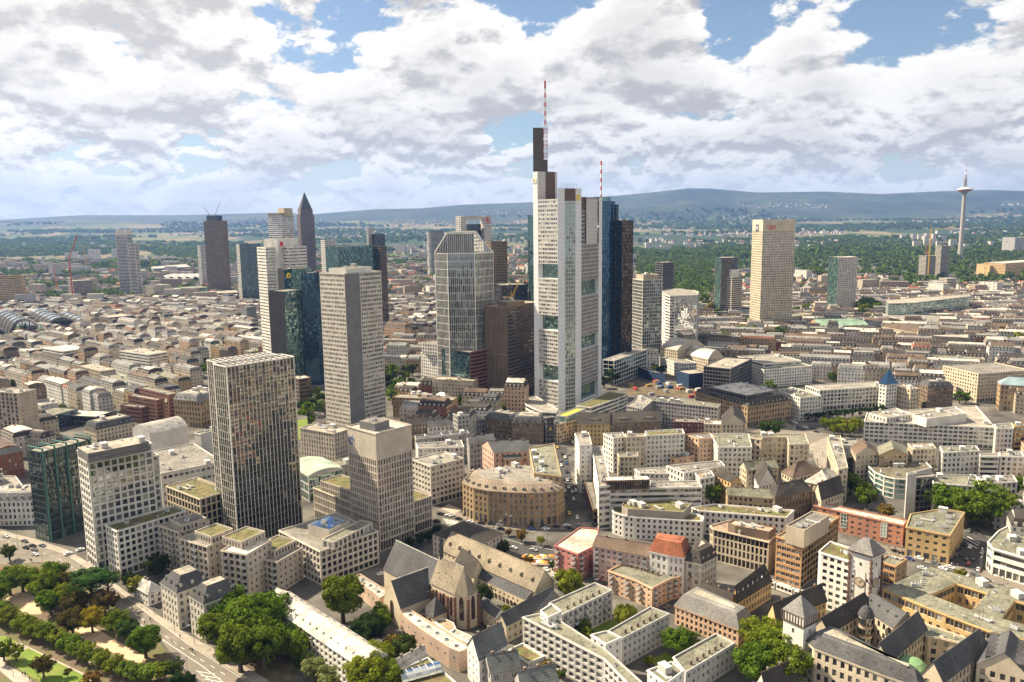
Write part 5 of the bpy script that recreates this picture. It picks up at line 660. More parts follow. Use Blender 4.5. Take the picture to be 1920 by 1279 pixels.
def adopt(o, parent):
    """make o a part of parent while it keeps its place in the world"""
    if parent is not None:
        o.parent = parent; o.matrix_parent_inverse = Matrix.Translation(-parent.location)
def empty(name, label, cat, loc=(0, 0, 0), group=None, rz=0.0):
    o = bpy.data.objects.new(name, None); o.empty_display_size = .5; COL.objects.link(o); o.location = loc; o.rotation_euler.z = rz
    o['label'] = label; o['category'] = cat
    if group: o['group'] = group
    return o
def put(me, name, parent, mat=None, **props):
    o = bpy.data.objects.new(name, me); COL.objects.link(o); adopt(o, parent)
    if mat is not None: o.matrix_basis = mat
    for k, v in props.items(): o[k] = v
    return o
def area(P): return sum(P[i][0] * P[(i + 1) % len(P)][1] - P[(i + 1) % len(P)][0] * P[i][1] for i in range(len(P))) / 2
def inside(P, x, y):
    c = False; j = len(P) - 1
    for i in range(len(P)):
        if (P[i][1] > y) != (P[j][1] > y) and x < (P[j][0] - P[i][0]) * (y - P[i][1]) / (P[j][1] - P[i][1]) + P[i][0]: c = not c
        j = i
    return c
def inset(P, d):
    n = len(P); out = []
    for i in range(n):
        a, b, c = P[i - 1], P[i], P[(i + 1) % n]
        u = (b[0] - a[0], b[1] - a[1]); v = (c[0] - b[0], c[1] - b[1]); lu = math.hypot(*u) or 1; lv = math.hypot(*v) or 1
        nu = (-u[1] / lu, u[0] / lu); nv = (-v[1] / lv, v[0] / lv); bx, by = nu[0] + nv[0], nu[1] + nv[1]; q = bx * nu[0] + by * nu[1]
        k = d / max(q, .35); out.append((b[0] + bx * k, b[1] + by * k))
    return out
def obb(P):
    best = None
    for i in range(len(P)):
        a = math.atan2(P[(i + 1) % len(P)][1] - P[i][1], P[(i + 1) % len(P)][0] - P[i][0]); c, s_ = math.cos(-a), math.sin(-a)
        X = [p[0] * c - p[1] * s_ for p in P]; Y = [p[0] * s_ + p[1] * c for p in P]; A = (max(X) - min(X)) * (max(Y) - min(Y))
        if best is None or A < best[0]: best = (A, a, min(X), max(X), min(Y), max(Y))
    _, a, x0, x1, y0, y1 = best; c, s_ = math.cos(a), math.sin(a)
    return [(x * c - y * s_, x * s_ + y * c) for x, y in ((x0, y0), (x1, y0), (x1, y1), (x0, y1))]

WINMESH = {}
def window_mesh(w, h, gm, frame):
    """one window: frame ring with a centre bar round a pane; local x along the wall, y up, z outwards"""
    k = (round(w, 1), round(h, 1), gm.name, frame)
    if k in WINMESH: return WINMESH[k], k[0], k[1]
    g = G(); w, h = k[0], k[1]; fm = framed if frame == 'd' else framem; t = min(.09, w * .1)
    def q(x0, y0, x1, y1, z, m): g.face([(x0, y0, z), (x1, y0, z), (x1, y1, z), (x0, y1, z)], m)
    q(-w / 2, 0, w / 2, h, 0, gm)
    if frame:
        q(-w / 2, 0, -w / 2 + t, h, .05, fm); q(w / 2 - t, 0, w / 2, h, .05, fm); q(-w / 2 + t, 0, w / 2 - t, t, .05, fm); q(-w / 2 + t, h - t, w / 2 - t, h, .05, fm)
        if w > 1.0: q(-t / 2, t, t / 2, h - t, .05, fm)
        g.box((0, -.02, 0), (0, 0, 0), fm) if False else None
    me = g.mesh('window'); WINMESH[k] = me; return me, k[0], k[1]

SILLS = {}
class Facade:
    def __init__(s, wall, panes, glassm, winobj=None, budget=0):
        s.W, s.P, s.winobj, s.budget = wall, panes, winobj, budget; s.n = 0
    def run(s, p, q, z0, z1, st, topband=0.0, objs=False, topglass=0):
        W = s.W; L = math.hypot(q[0] - p[0], q[1] - p[1]); wm = wallm(st['wall'])
        if L < .05: return
        u = ((q[0] - p[0]) / L, (q[1] - p[1]) / L); n = (u[1], -u[0])
        def pt(x, z, d=0.0): return (p[0] + u[0] * x - n[0] * d, p[1] + u[1] * x - n[1] * d, z)
        def quad(x0, x1, za, zb, m, d=0.0): W.face([pt(x0, za, d), pt(x1, za, d), pt(x1, zb, d), pt(x0, zb, d)], m)
        if st.get('blank') or L < 1.6 or z1 - z0 < 1.5: quad(0, L, z0, z1, wm); return
        gm = glm(st['gl']); xs = 0.0
        if st.get('shaft'):                      # closed dark lift shaft on the first part of the face
            xs = L * st['shaft']; quad(0, xs, z0, z1, wallm('dgrey'))
        sm = wallm(st['sp']) if 'sp' in st else wm; em = min(.5, L * .08); gf = st.get('gf', 0) if z0 < 1 else 0
        top = topband + .5; hh = z1 - top - z0 - gf
        if hh < 2: gf = 0; hh = max(1.0, z1 - .4 - z0); top = .4
        nf = max(1, round(hh / st['fh'])); fh = hh / nf; nb = max(1, round((L - xs - 2 * em) / st['bw'])); bw = (L - xs - 2 * em) / nb
        rows = []
        if gf: rows.append((z0 + .5, z0 + gf - .7, min(.84, st['ww'] + .22), 'gf'))
        for j in range(nf):
            zb = z0 + gf + j * fh; wh = st['wh']; lo = zb + (1 - wh) * fh * .5
            rows.append((lo, lo + wh * fh, st['ww'], 'tg' if topglass and j >= nf - topglass else ''))
        zp = z0; rec = st['rec']; rnd = random.Random(int(p[0] * 7 + p[1] * 13))
        for (za, zb, ww, kind) in rows:
            if kind == 'tg': ww = .94
            quad(xs, L, zp, za, sm if zp > z0 else wm); zp = zb; xe = xs
            for i in range(nb):
                c = xs + em + (i + .5) * bw; w = ww * bw; x0, x1 = c - w / 2, c + w / 2
                if st.get('skip') and rnd.random() < st['skip']: continue
                if ww < .955 or i == 0: quad(xe, x0, za, zb, wm)
                xe = x1
                first, last = (ww < .955 or i == 0), (ww < .955 or i == nb - 1)
                if first: W.face([pt(x0, za), pt(x0, za, rec), pt(x0, zb, rec), pt(x0, zb)], wm)
                if last: W.face([pt(x1, za, rec), pt(x1, za), pt(x1, zb), pt(x1, zb, rec)], wm)
                xa = x0 if ww < .955 else xs + em + i * bw; xb = x1 if ww < .955 else xa + bw
                W.face([pt(xa, zb, rec), pt(xb, zb, rec), pt(xb, zb), pt(xa, zb)], wm); W.face([pt(xa, za), pt(xb, za), pt(xb, za, rec), pt(xa, za, rec)], wm)
                if ww >= .955: xe = xb
                if objs and s.n < s.budget:
                    me, mw, mh = window_mesh(xb - xa, zb - za, gm, st.get('frame'))
                    M = Matrix(((u[0], 0, n[0], 0), (u[1], 0, n[1], 0), (0, 1, 0, 0), (0, 0, 0, 1)))
                    o = pt((xa + xb) / 2, za, rec - .005); M = Matrix.Translation(o) @ M @ Matrix.Diagonal(((xb - xa) / mw, (zb - za) / mh, 1, 1))
                    put(me, 'window', s.winobj, M); s.n += 1
                    if st.get('balc') and kind == '' and za > z0 + 2.5 and (i % max(2, round(1 / st['balc']))) == 0: balcony(s.winobj, pt, u, n, (xa + xb) / 2, za - fh * .22, max(2.2, xb - xa + .6))
                else:
                    s.P.face([pt(xa, za, rec), pt(xb, za, rec), pt(xb, zb, rec), pt(xa, zb, rec)], gm)
                    if st.get('mid'):            # opaque floor band across the storey
                        zm = za + (zb - za) * .36
                        W.face([pt(xa, zm, rec - .03), pt(xb, zm, rec - .03), pt(xb, zm + .55, rec - .03), pt(xa, zm + .55, rec - .03)], framed)
            if xe < L: quad(xe, L, za, zb, wm)
        quad(xs, L, zp, z1, wm)
BALC = {}
def balcony(parent, pt, u, n, x, z, w):
    k = round(w, 1)
    if k not in BALC:
        g = G(); m = wallm('lgrey'); r = surf('railing', (.45, .45, .44), rough=.5)
        g.box((0, .65, 0), (k, 1.3, .15), m, bottom=True); g.box((0, 1.27, .15), (k, .06, .95), r); g.box((-k / 2 + .03, .65, .15), (.06, 1.2, .95), r); g.box((k / 2 - .03, .65, .15), (.06, 1.2, .95), r)
        BALC[k] = g.mesh('balcony')
    o = pt(x, z, 0.0)
    put(BALC[k], 'balcony', parent, Matrix.Translation(o) @ Matrix(((u[0], n[0], 0, 0), (u[1], n[1], 0, 0), (0, 0, 1, 0), (0, 0, 0, 1))))

UNIT = {}
def unit_mesh(kind):
    """small things that stand on roofs"""
    if kind in UNIT: return UNIT[kind]
    g = G()
    if kind == 'ac':
        g.box((0, 0, .3), (2.6, 1.5, 1.4), plantm); g.box((-.6, 0, 1.72), (.9, .9, .12), plantd); g.box((.6, 0, 1.72), (.9, .9, .12), plantd); g.box((0, 0, 0), (2.2, 1.2, .28), plantd)
    elif kind == 'box': g.box((0, 0, 0), (4.2, 3.0, 2.4), surf('lift house', (.52, .50, .46))); g.box((0, 0, 2.42), (4.5, 3.3, .15), plantm)
    elif kind == 'vent': g.lathe((0, 0), [(.28, 0), (.28, .8), (.45, .82), (.45, 1.05), (.1, 1.2)], 8, plantm)
    elif kind == 'duct': g.beam((-3, 0, .6), (3, 0, .6), .7, plantm); g.box((-2.5, 0, 0), (.2, .6, .4), plantd); g.box((2.5, 0, 0), (.2, .6, .4), plantd); g.beam((3, 0, .6), (3, 1.6, .6), .7, plantm)
    elif kind == 'skylight': g.box((0, 0, 0), (1.5, 1.5, .35), plantm); g.box((0, 0, .36), (1.2, 1.2, .12), glm('clear'))
    elif kind == 'chimney': g.box((0, 0, 0), (.9, .6, 1.5), surf('chimney brick', (.20, .12, .09))); g.box((0, 0, 1.52), (1.05, .75, .12), surf('chimney cap', (.3, .28, .25))); g.box((0, 0, 1.65), (.3, .3, .3), plantd)
    elif kind == 'mast': g.beam((0, 0, 0), (0, 0, 4.5), .12, plantd); g.beam((-.5, 0, 3.8), (.5, 0, 3.8), .08, plantd); g.beam((-.35, 0, 4.3), (.35, 0, 4.3), .08, plantd)
    UNIT[kind] = g.mesh({'ac': 'air_unit', 'box': 'lift_house', 'vent': 'roof_vent', 'duct': 'air_duct', 'skylight': 'skylight', 'chimney': 'chimney', 'mast': 'antenna'}[kind]); return UNIT[kind]
DORM = {}
def dormer_mesh(kind, rc):
    k = (kind, rc)
    if k in DORM: return DORM[k]
    g = G(); w, h, dp, rh = dict(tiny=(.7, .7, 1.0, .3), pointed=(1.3, 1.6, 2.2, 1.7), blue=(1.3, 1.3, 2.2, .25), gable=(2.0, 1.7, 2.6, 1.5), mon=(1.3, 1.2, 2.2, 1.0), wide=(9, 1.3, 2.5, .2), mans=(1.3, 1.6, 1.8, .35)).get(kind)
    rm = roofm('slate' if kind in ('blue',) else rc); wm = wallm('pale' if kind not in ('tiny', 'mon', 'pointed') else 'dbrown')
    # local: y outwards (front), origin at foot of the front face
    a, b = -w / 2, w / 2
    g.face([(a, 0, 0), (b, 0, 0), (b, 0, h), (0, 0, h + rh), (a, 0, h)], wm)
    g.face([(a, -dp, h), (a, -dp, 0), (a, 0, 0), (a, 0, h)], rm); g.face([(b, 0, 0), (b, -dp, 0), (b, -dp, h), (b, 0, h)], rm)
    o = .15
    g.face([(a - o, o, h - .05), (0, o, h + rh), (0, -dp, h + rh), (a - o, -dp, h - .05)], rm); g.face([(0, o, h + rh), (b + o, o, h - .05), (b + o, -dp, h - .05), (0, -dp, h + rh)], rm)
    nw = 1 if w < 3 else 6
    for i in range(nw):
        c = a + (i + .5) * w / nw; hw = w / nw * .34; g.face([(c - hw, .02, .2), (c + hw, .02, .2), (c + hw, .02, h - .1), (c - hw, .02, h - .1)], glm('dark'))
    DORM[k] = g.mesh('dormer'); return DORM[k]

FOOT = []      # all footprints, for keeping houses and trees out
ROOT = {}
def flat_roof(g, P, z, rm, wm, par=.7):
    I = inset(P, .35)
    if par <= 0 or abs(area(I)) < 4 or area(I) * area(P) < 0:
        g.face([(x, y, z) for x, y in P], rm); return z
    n = len(P)
    for i in range(n):
        j = (i + 1) % n
        g.face([(*P[i], z), (*P[j], z), (*I[j], z), (*I[i], z)], wm); g.face([(*I[i], z), (*I[j], z), (*I[j], z - par), (*I[i], z - par)], wm)
    g.face([(x, y, z - par) for x, y in I], rm); return z - par
def building(row):
    key, name, label, P, z0, H, st, roof, of, o = row
    if roof in ('gable', 'hip') and len(P) > 4: P = obb(P); P = P if area(P) > 0 else P[::-1]
    if roof == 'shed': pass
    style = S[st]; cx = sum(p[0] for p in P) / len(P); cyy = sum(p[1] for p in P) / len(P); dist = math.hypot(cx, cyy)
    if of: root = ROOT[of]
    else:
        root = empty(name, label, name.replace('_', ' ') if name.count('_') < 2 else 'building'); root.location = (cx, cyy, z0)
        ROOT[key] = root
    if z0 < 1: FOOT.append(P)
    W, PN, RF = G(), G(), G(); near = dist < 455 and not st.startswith('louvre')
    fc = Facade(W, PN, None, root, 300 if near else 0); n = len(P); rnd = random.Random(hash(key) % 9999 if False else sum(ord(c) * (i + 3) for i, c in enumerate(key)))
    rev = o.get('rev'); es = o.get('edgest', {}); zt = H - (.0)
    if style.get('stripes'): striped_walls(W, P, z0, H, style, root)
    else:
        for i in range(n):
            a, b = P[i], P[(i + 1) % n]; nrm = (b[1] - a[1], a[0] - b[0]); mid = ((a[0] + b[0]) / 2, (a[1] + b[1]) / 2)
            facing = -(nrm[0] * mid[0] + nrm[1] * mid[1]) > 0
            idx = (n - 2 - i) % n if rev else i
            s2 = S[es[idx]] if idx in es else style
            if s2.get('edge1') and idx == 1: s2 = S[s2['edge1']]
            fc.run(a, b, z0, H, s2, topband=o.get('topband', 0) if facing else 0, objs=near and facing, topglass=o.get('topglass', 0))
    if dist < 720 and z0 < 1 and roof in ('flat', 'mansard', 'slab') and st not in ('striped', 'curtain_white', 'green_dark'):
        Q = inset(P, -.3); cm = wallm(style['wall'])
        for i in range(n): j = (i + 1) % n; W.face([(*Q[i], H - .75), (*Q[j], H - .75), (*Q[j], H - .4), (*Q[i], H - .4)], cm); W.face([(*P[i], H - .75), (*P[j], H - .75), (*Q[j], H - .75), (*Q[i], H - .75)][::-1], cm); W.face([(*Q[i], H - .4), (*Q[j], H - .4), (*P[j], H - .4), (*P[i], H - .4)], cm)
    wm = wallm(style['wall']); rc = o.get('rc', 'slate'); rh = o.get('rh', 5.0)
    frc = o.get('rcol') or rnd.choice(['gravel', 'gravel', 'gravel2', 'gravel3', 'greengrey', 'whitegrey'])
    zr = H; detail = dist < 1100
    if roof in ('flat', 'slab'):
        zr = flat_roof(RF, P, H, roofm(frc), wm, .7 if roof == 'flat' else 0)
        if o.get('green'):
            I = inset(P, .9 if o['green'] > .6 else 1.6)
            if area(I) > 6:
                gg = G(); gg.face([(x, y, zr + .06) for x, y in I], lime if o.get('gcol') else sedum); gg.build('green_roof', root)
        if o.get('solar'):
            I = inset(P, .8); gg = G(); gg.face([(x, y, zr + .15) for x, y in I], glass('solar', dark=(.02, .035, .07), tint=(.5, .7, 1), refl=.25, blind=.05)); gg.build('solar_panel', root)
    elif roof == 'frame':
        gg = G(); wmm = wallm('bright'); RF.face([(x, y, H - 4.5) for x, y in P], roofm('gravel3'))
        for i in range(n): gg.beam((*P[i], H - .2), (*P[(i + 1) % n], H - .2), .5, wmm)
        k = 11
        for t in range(1, k):
            f = t / k; a = [P[1][c] + (P[2][c] - P[1][c]) * f for c in (0, 1)]; b = [P[0][c] + (P[3][c] - P[0][c]) * f for c in (0, 1)]
            gg.beam((*a, H - .2), (*b, H - .2), .3, wmm)
        for f in (.33, .66): gg.beam((*[P[1][c] + (P[0][c] - P[1][c]) * f for c in (0, 1)], H - .2), (*[P[2][c] + (P[3][c] - P[2][c]) * f for c in (0, 1)], H - .2), .3, wmm)
        gg.build('roof_frame', root); zr = H - 4.5
    elif roof == 'mansard':
        mi = o.get('mi', 2.2); mh = o.get('mh', 4.0); rm = roofm(rc); Q = inset(P, -.35); I = inset(P, mi)
        if area(I) < area(P) * .12: I = inset(P, mi * .4)
        for i in range(n):
            j = (i + 1) % n; RF.face([(*Q[i], H), (*Q[j], H), (*I[j], H + mh), (*I[i], H + mh)], rm)
            RF.face([(*Q[i], H - .35), (*Q[j], H - .35), (*Q[j], H), (*Q[i], H)], wm); RF.face([(*P[i], H - .35), (*P[j], H - .35), (*Q[j], H - .35), (*Q[i], H - .35)], wm)
        I2 = inset(I, 2.5); tm = roofm('gravel2' if rc in ('slate', 'dark', 'grey', 'slatelight') else 'gravel' if rc == 'sand' else rc)
        if area(I2) > 10:
            for i in range(n): j = (i + 1) % n; RF.face([(*I[i], H + mh), (*I[j], H + mh), (*I2[j], H + mh + .6), (*I2[i], H + mh + .6)], rm)
            RF.face([(x, y, H + mh + .6) for x, y in I2], tm)
        else: RF.face([(x, y, H + mh) for x, y in I], tm)
        zr = H + mh + .6; P_top = I2 if area(I2) > 10 else I
        if detail and not o.get('dorm') and mi < 8:
            dm = dormer_mesh('mans', rc)
            for i in range(n):
                a, b = P[i], P[(i + 1) % n]; Ln = math.hypot(b[0] - a[0], b[1] - a[1]); k = int(Ln / 4.2)
                u = ((b[0] - a[0]) / max(Ln, .1), (b[1] - a[1]) / max(Ln, .1)); nn = (u[1], -u[0])
                for t in range(k):
                    x = (t + .5) * Ln / k; put(dm, 'dormer', root, Matrix.Translation((a[0] + u[0] * x - nn[0] * mi * .22, a[1] + u[1] * x - nn[1] * mi * .22, H + mh * .2)) @ Matrix(((u[0], nn[0], 0, 0), (u[1], nn[1], 0, 0), (0, 0, 1, 0), (0, 0, 0, 1))))
    elif roof in ('gable', 'hip'):
        rm = roofm(rc); L0 = math.dist(P[0], P[1]) + math.dist(P[2], P[3]); L1 = math.dist(P[1], P[2]) + math.dist(P[3], P[0])
        Q = P if L0 >= L1 else [P[1], P[2], P[3], P[0]]     # ridge parallel to Q0-Q1
        E = inset(Q, -.45); m1 = ((Q[3][0] + Q[0][0]) / 2, (Q[3][1] + Q[0][1]) / 2); m2 = ((Q[1][0] + Q[2][0]) / 2, (Q[1][1] + Q[2][1]) / 2)
        if roof == 'hip':
            k = min(.42, math.dist(Q[1], Q[2]) / 2 / max(math.dist(m1, m2), .1)); a = (m1[0] + (m2[0] - m1[0]) * k, m1[1] + (m2[1] - m1[1]) * k); b = (m2[0] + (m1[0] - m2[0]) * k, m2[1] + (m1[1] - m2[1]) * k)
        else:
            e = .35 / max(math.dist(m1, m2), 1); a = (m1[0] - (m2[0] - m1[0]) * e, m1[1] - (m2[1] - m1[1]) * e); b = (m2[0] + (m2[0] - m1[0]) * e, m2[1] + (m2[1] - m1[1]) * e)
        ze = H - .25; zt = H + rh
        RF.face([(*E[0], ze), (*E[1], ze), (*b, zt), (*a, zt)], rm); RF.face([(*E[2], ze), (*E[3], ze), (*a, zt), (*b, zt)], rm)
        if roof == 'hip': RF.face([(*E[1], ze), (*E[2], ze), (*b, zt)], rm); RF.face([(*E[3], ze), (*E[0], ze), (*a, zt)], rm)
        else: W.face([(*Q[1], H), (*Q[2], H), (*m2, zt - .25)], wm); W.face([(*Q[3], H), (*Q[0], H), (*m1, zt - .25)], wm)
        if detail: RF.beam((*a, zt), (*b, zt), .3, rm)
        if o.get('dorm'):
            cnt, fr, kind = o['dorm']; dm = dormer_mesh(kind, rc)
            for (s0, s1, r0, r1) in ((Q[0], Q[1], a, b), (Q[2], Q[3], b, a)):
                u = (s1[0] - s0[0], s1[1] - s0[1]); Ln = math.hypot(*u); u = (u[0] / Ln, u[1] / Ln); nn = (u[1], -u[0])
                for t in range(cnt):
                    f = (t + .5) / cnt; e0 = [s0[c] + (s1[c] - s0[c]) * f for c in (0, 1)]; e1 = [r0[c] + (r1[c] - r0[c]) * f for c in (0, 1)]
                    q = [e0[c] + (e1[c] - e0[c]) * fr for c in (0, 1)]
                    put(dm, 'dormer', root, Matrix.Translation((*q, H + rh * fr - .1)) @ Matrix(((u[0], nn[0], 0, 0), (u[1], nn[1], 0, 0), (0, 0, 1, 0), (0, 0, 0, 1))))
        elif detail and dist < 700 and st not in ('mon',):
            cm = unit_mesh('chimney')
            for f in (.2, .55, .85)[:2 if rh < 4 else 3]:
                put(cm, 'chimney', root, Matrix.Translation((a[0] + (b[0] - a[0]) * f, a[1] + (b[1] - a[1]) * f, zt - .6)) @ Matrix.Rotation(math.atan2(b[1] - a[1], b[0] - a[0]), 4, 'Z'))
        zr = None
    elif roof == 'shed':
        rm = roofm(rc); RF.face([(*P[0], H), (*P[1], H), (*P[2], H + rh), (*P[3], H + rh)], rm); zr = None
    elif roof == 'vault':
        rm = roofm(rc); Q = P if not o.get('vd') else [P[1], P[2], P[3], P[0]]; k = 12     # arc spans Q0-Q1, runs to Q3-Q2
        arc = [(i / k, math.sin(math.pi * (.12 + .76 * i / k))) for i in range(k + 1)]; lo = arc[0][1]; arc = [(t, (s_ - lo) / (1 - lo)) for t, s_ in arc]
        A = [((Q[0][0] + (Q[1][0] - Q[0][0]) * t), (Q[0][1] + (Q[1][1] - Q[0][1]) * t), H + rh * s_) for t, s_ in arc]; Bv = [((Q[3][0] + (Q[2][0] - Q[3][0]) * t), (Q[3][1] + (Q[2][1] - Q[3][1]) * t), H + rh * s_) for t, s_ in arc]
        for i in range(k): RF.face([A[i], A[i + 1], Bv[i + 1], Bv[i]], rm)
        W.face(A, wm); W.face(Bv[::-1], wm); zr = None
    elif roof == 'pyr':
        rm = glm('blue') if rc == 'blueglass' else roofm(rc); E = inset(P, -.5); ap = (cx, cyy, H + rh)
        for i in range(n): RF.face([(*E[i], H - .2), (*E[(i + 1) % n], H - .2), ap], rm)
        zr = None
    W.build('wall', root); PN.build('window_panes', root, kind='stuff'); RF.build('roof', root)
    # things standing on a flat roof
    if zr is not None and roof in ('flat', 'slab', 'mansard') and detail and o.get('plants', 1) and abs(area(P)) > 60:
        Pp = inset(P, 2.2 if roof != 'mansard' else o.get('mi', 2.2) + 4.5)
        if area(Pp) > 15:
            bx = [p[0] for p in Pp]; by = [p[1] for p in Pp]; ang = math.atan2(P[1][1] - P[0][1], P[1][0] - P[0][0]); k = int(min(16, 4 + area(Pp) / 60)) if dist < 750 else 4; done = 0; tries = 0
            while done < k and tries < 60:
                tries += 1; x, y = rnd.uniform(min(bx), max(bx)), rnd.uniform(min(by), max(by))
                if inside(Pp, x, y):
                    kd = rnd.choice(['ac', 'vent', 'vent', 'box', 'duct', 'skylight', 'skylight', 'ac', 'mast']); me = unit_mesh(kd); put(me, me.name.split('.')[0], root, Matrix.Translation((x, y, zr + .02)) @ Matrix.Rotation(ang, 4, 'Z')); done += 1
    if o.get('chim'):
        E0 = max(range(n), key=lambda i: math.dist(P[i], P[(i + 1) % n])); a, b = P[E0], P[(E0 + 1) % n]; I = inset(P, 2.6); a, b = I[E0], I[(E0 + 1) % n]
        for t in range(6):
            f = (t + .6) / 6.4; x, y = a[0] + (b[0] - a[0]) * f, a[1] + (b[1] - a[1]) * f
            put(unit_mesh('chimney'), 'chimney', root, Matrix.Translation((x, y, zr)))
            if t % 2 == 0: put(unit_mesh('mast'), 'antenna', root, Matrix.Translation((x + .9, y + .7, zr)))
    if o.get('sky'):
        k = o['sky']; I = inset(P, 1.6); a = I[0]; b = I[min(4, len(I) - 2)] if len(I) > 5 else I[1]
        for t in range(k): f = (t + .5) / k; put(unit_mesh('skylight'), 'skylight', root, Matrix.Translation((a[0] + (b[0] - a[0]) * f + .6, a[1] + (b[1] - a[1]) * f + .8, zr)))
    extras(key, o, P, z0, H, root, cx, cyy)
    rf = [c for c in root.children if c.name.split('.')[0] == 'roof']
    if rf:
        for c in list(root.children):      # what stands on the roof belongs to the roof
            if c.name.split('.')[0] in ('dormer', 'chimney', 'antenna', 'skylight', 'roof_vent', 'air_unit', 'air_duct', 'lift_house', 'green_roof', 'solar_panel'): c.parent = rf[-1]; c.matrix_parent_inverse = Matrix.Identity(4)
def striped_walls(W, P, z0, H, style, root):
    a, b = surf('stripe pale', (.62, .52, .42)), surf('stripe brick', (.44, .25, .17)); k = int((H - z0) / .42)
    for i in range(len(P)):
        p, q = P[i], P[(i + 1) % len(P)]; L = math.dist(p, q); u = ((q[0] - p[0]) / L, (q[1] - p[1]) / L); n = (u[1], -u[0])
        for j in range(k):
            za, zb = z0 + (H - z0) * j / k, z0 + (H - z0) * (j + 1) / k; d = .05 if j % 2 else 0
            W.face([(p[0] - n[0] * d, p[1] - n[1] * d, za), (q[0] - n[0] * d, q[1] - n[1] * d, za), (q[0] - n[0] * d, q[1] - n[1] * d, zb), (p[0] - n[0] * d, p[1] - n[1] * d, zb)], b if j % 2 else a)
        m = int(L / 4.5)
        for t in range(m):
            x = (t + .5) * L / m; o = (p[0] + u[0] * x + n[0] * .03, p[1] + u[1] * x + n[1] * .03)
            if -(n[0] * o[0] + n[1] * o[1]) < 0: continue
            me, mw, mh = window_mesh(1.1, 1.1, glm('black'), 'w'); M = Matrix(((u[0], 0, n[0], 0), (u[1], 0, n[1], 0), (0, 1, 0, 0), (0, 0, 0, 1)))
            put(me, 'window', root, Matrix.Translation((*o, z0 + H * .55)) @ M)
def wall_frame(P, i, x, z, out=.08):
    p, q = P[i], P[(i + 1) % len(P)]; L = math.dist(p, q); u = ((q[0] - p[0]) / L, (q[1] - p[1]) / L); n = (u[1], -u[0])
    return Matrix.Translation((p[0] + u[0] * x + n[0] * out, p[1] + u[1] * x + n[1] * out, z)) @ Matrix(((u[0], 0, n[0], 0), (u[1], 0, n[1], 0), (0, 1, 0, 0), (0, 0, 0, 1))), L
def ring_mesh(name, r0, r1, mat, n=24, a0=0., a1=2 * math.pi):
    g = G()
    for i in range(n):
        a, b = a0 + (a1 - a0) * i / n, a0 + (a1 - a0) * (i + 1) / n
        P = [(r0 * math.cos(a), r0 * math.sin(a)), (r1 * math.cos(a), r1 * math.sin(a)), (r1 * math.cos(b), r1 * math.sin(b)), (r0 * math.cos(b), r0 * math.sin(b))]
        g.face([(x, y, .12) for x, y in P], mat); g.face([(*P[1], 0), (*P[2], 0), (*P[2], .12), (*P[1], .12)], mat)
    return g.mesh(name)
def emblem(parent, M, s, mat):
    """yellow folded ribbon ring"""
    g = G(); o = [(0, 1.0), (.62, .55), (.85, -.25), (.45, -.8), (-.45, -.8), (-.85, -.25), (-.62, .55)]; i_ = [(0, .42), (.18, .1), (.34, -.28), (.2, -.42), (-.2, -.42), (-.34, -.28), (-.18, .1)]; k = 7
    for a in range(k):
        b = (a + 1) % k; g.face([(o[a][0] * s, o[a][1] * s, .15), (i_[a][0] * s, i_[a][1] * s, .15), (i_[b][0] * s, i_[b][1] * s, .15), (o[b][0] * s, o[b][1] * s, .15)], mat)
        g.face([(o[a][0] * s, o[a][1] * s, .15), (o[b][0] * s, o[b][1] * s, .15), (o[b][0] * s, o[b][1] * s, 0), (o[a][0] * s, o[a][1] * s, 0)], mat)
    put(g.mesh('emblem'), 'emblem', parent, M)
yellow = surf('emblem yellow', (.85, .62, .05), var=.05, fv=.02); redm = surf('sign red', (.65, .03, .03), var=.05, fv=.02); bluem = surf('sign blue', (.04, .09, .35), var=.05, fv=.02)
def text(parent, s, M, size, mat):
    c = bpy.data.curves.new('sign', 'FONT'); c.body = s; c.size = size; c.extrude = .1; c.align_x = 'CENTER'; c.materials.append(mat)
    t = bpy.data.objects.new('sign', c); me = bpy.data.meshes.new_from_object(t); bpy.data.objects.remove(t); put(me, 'sign', parent, M)
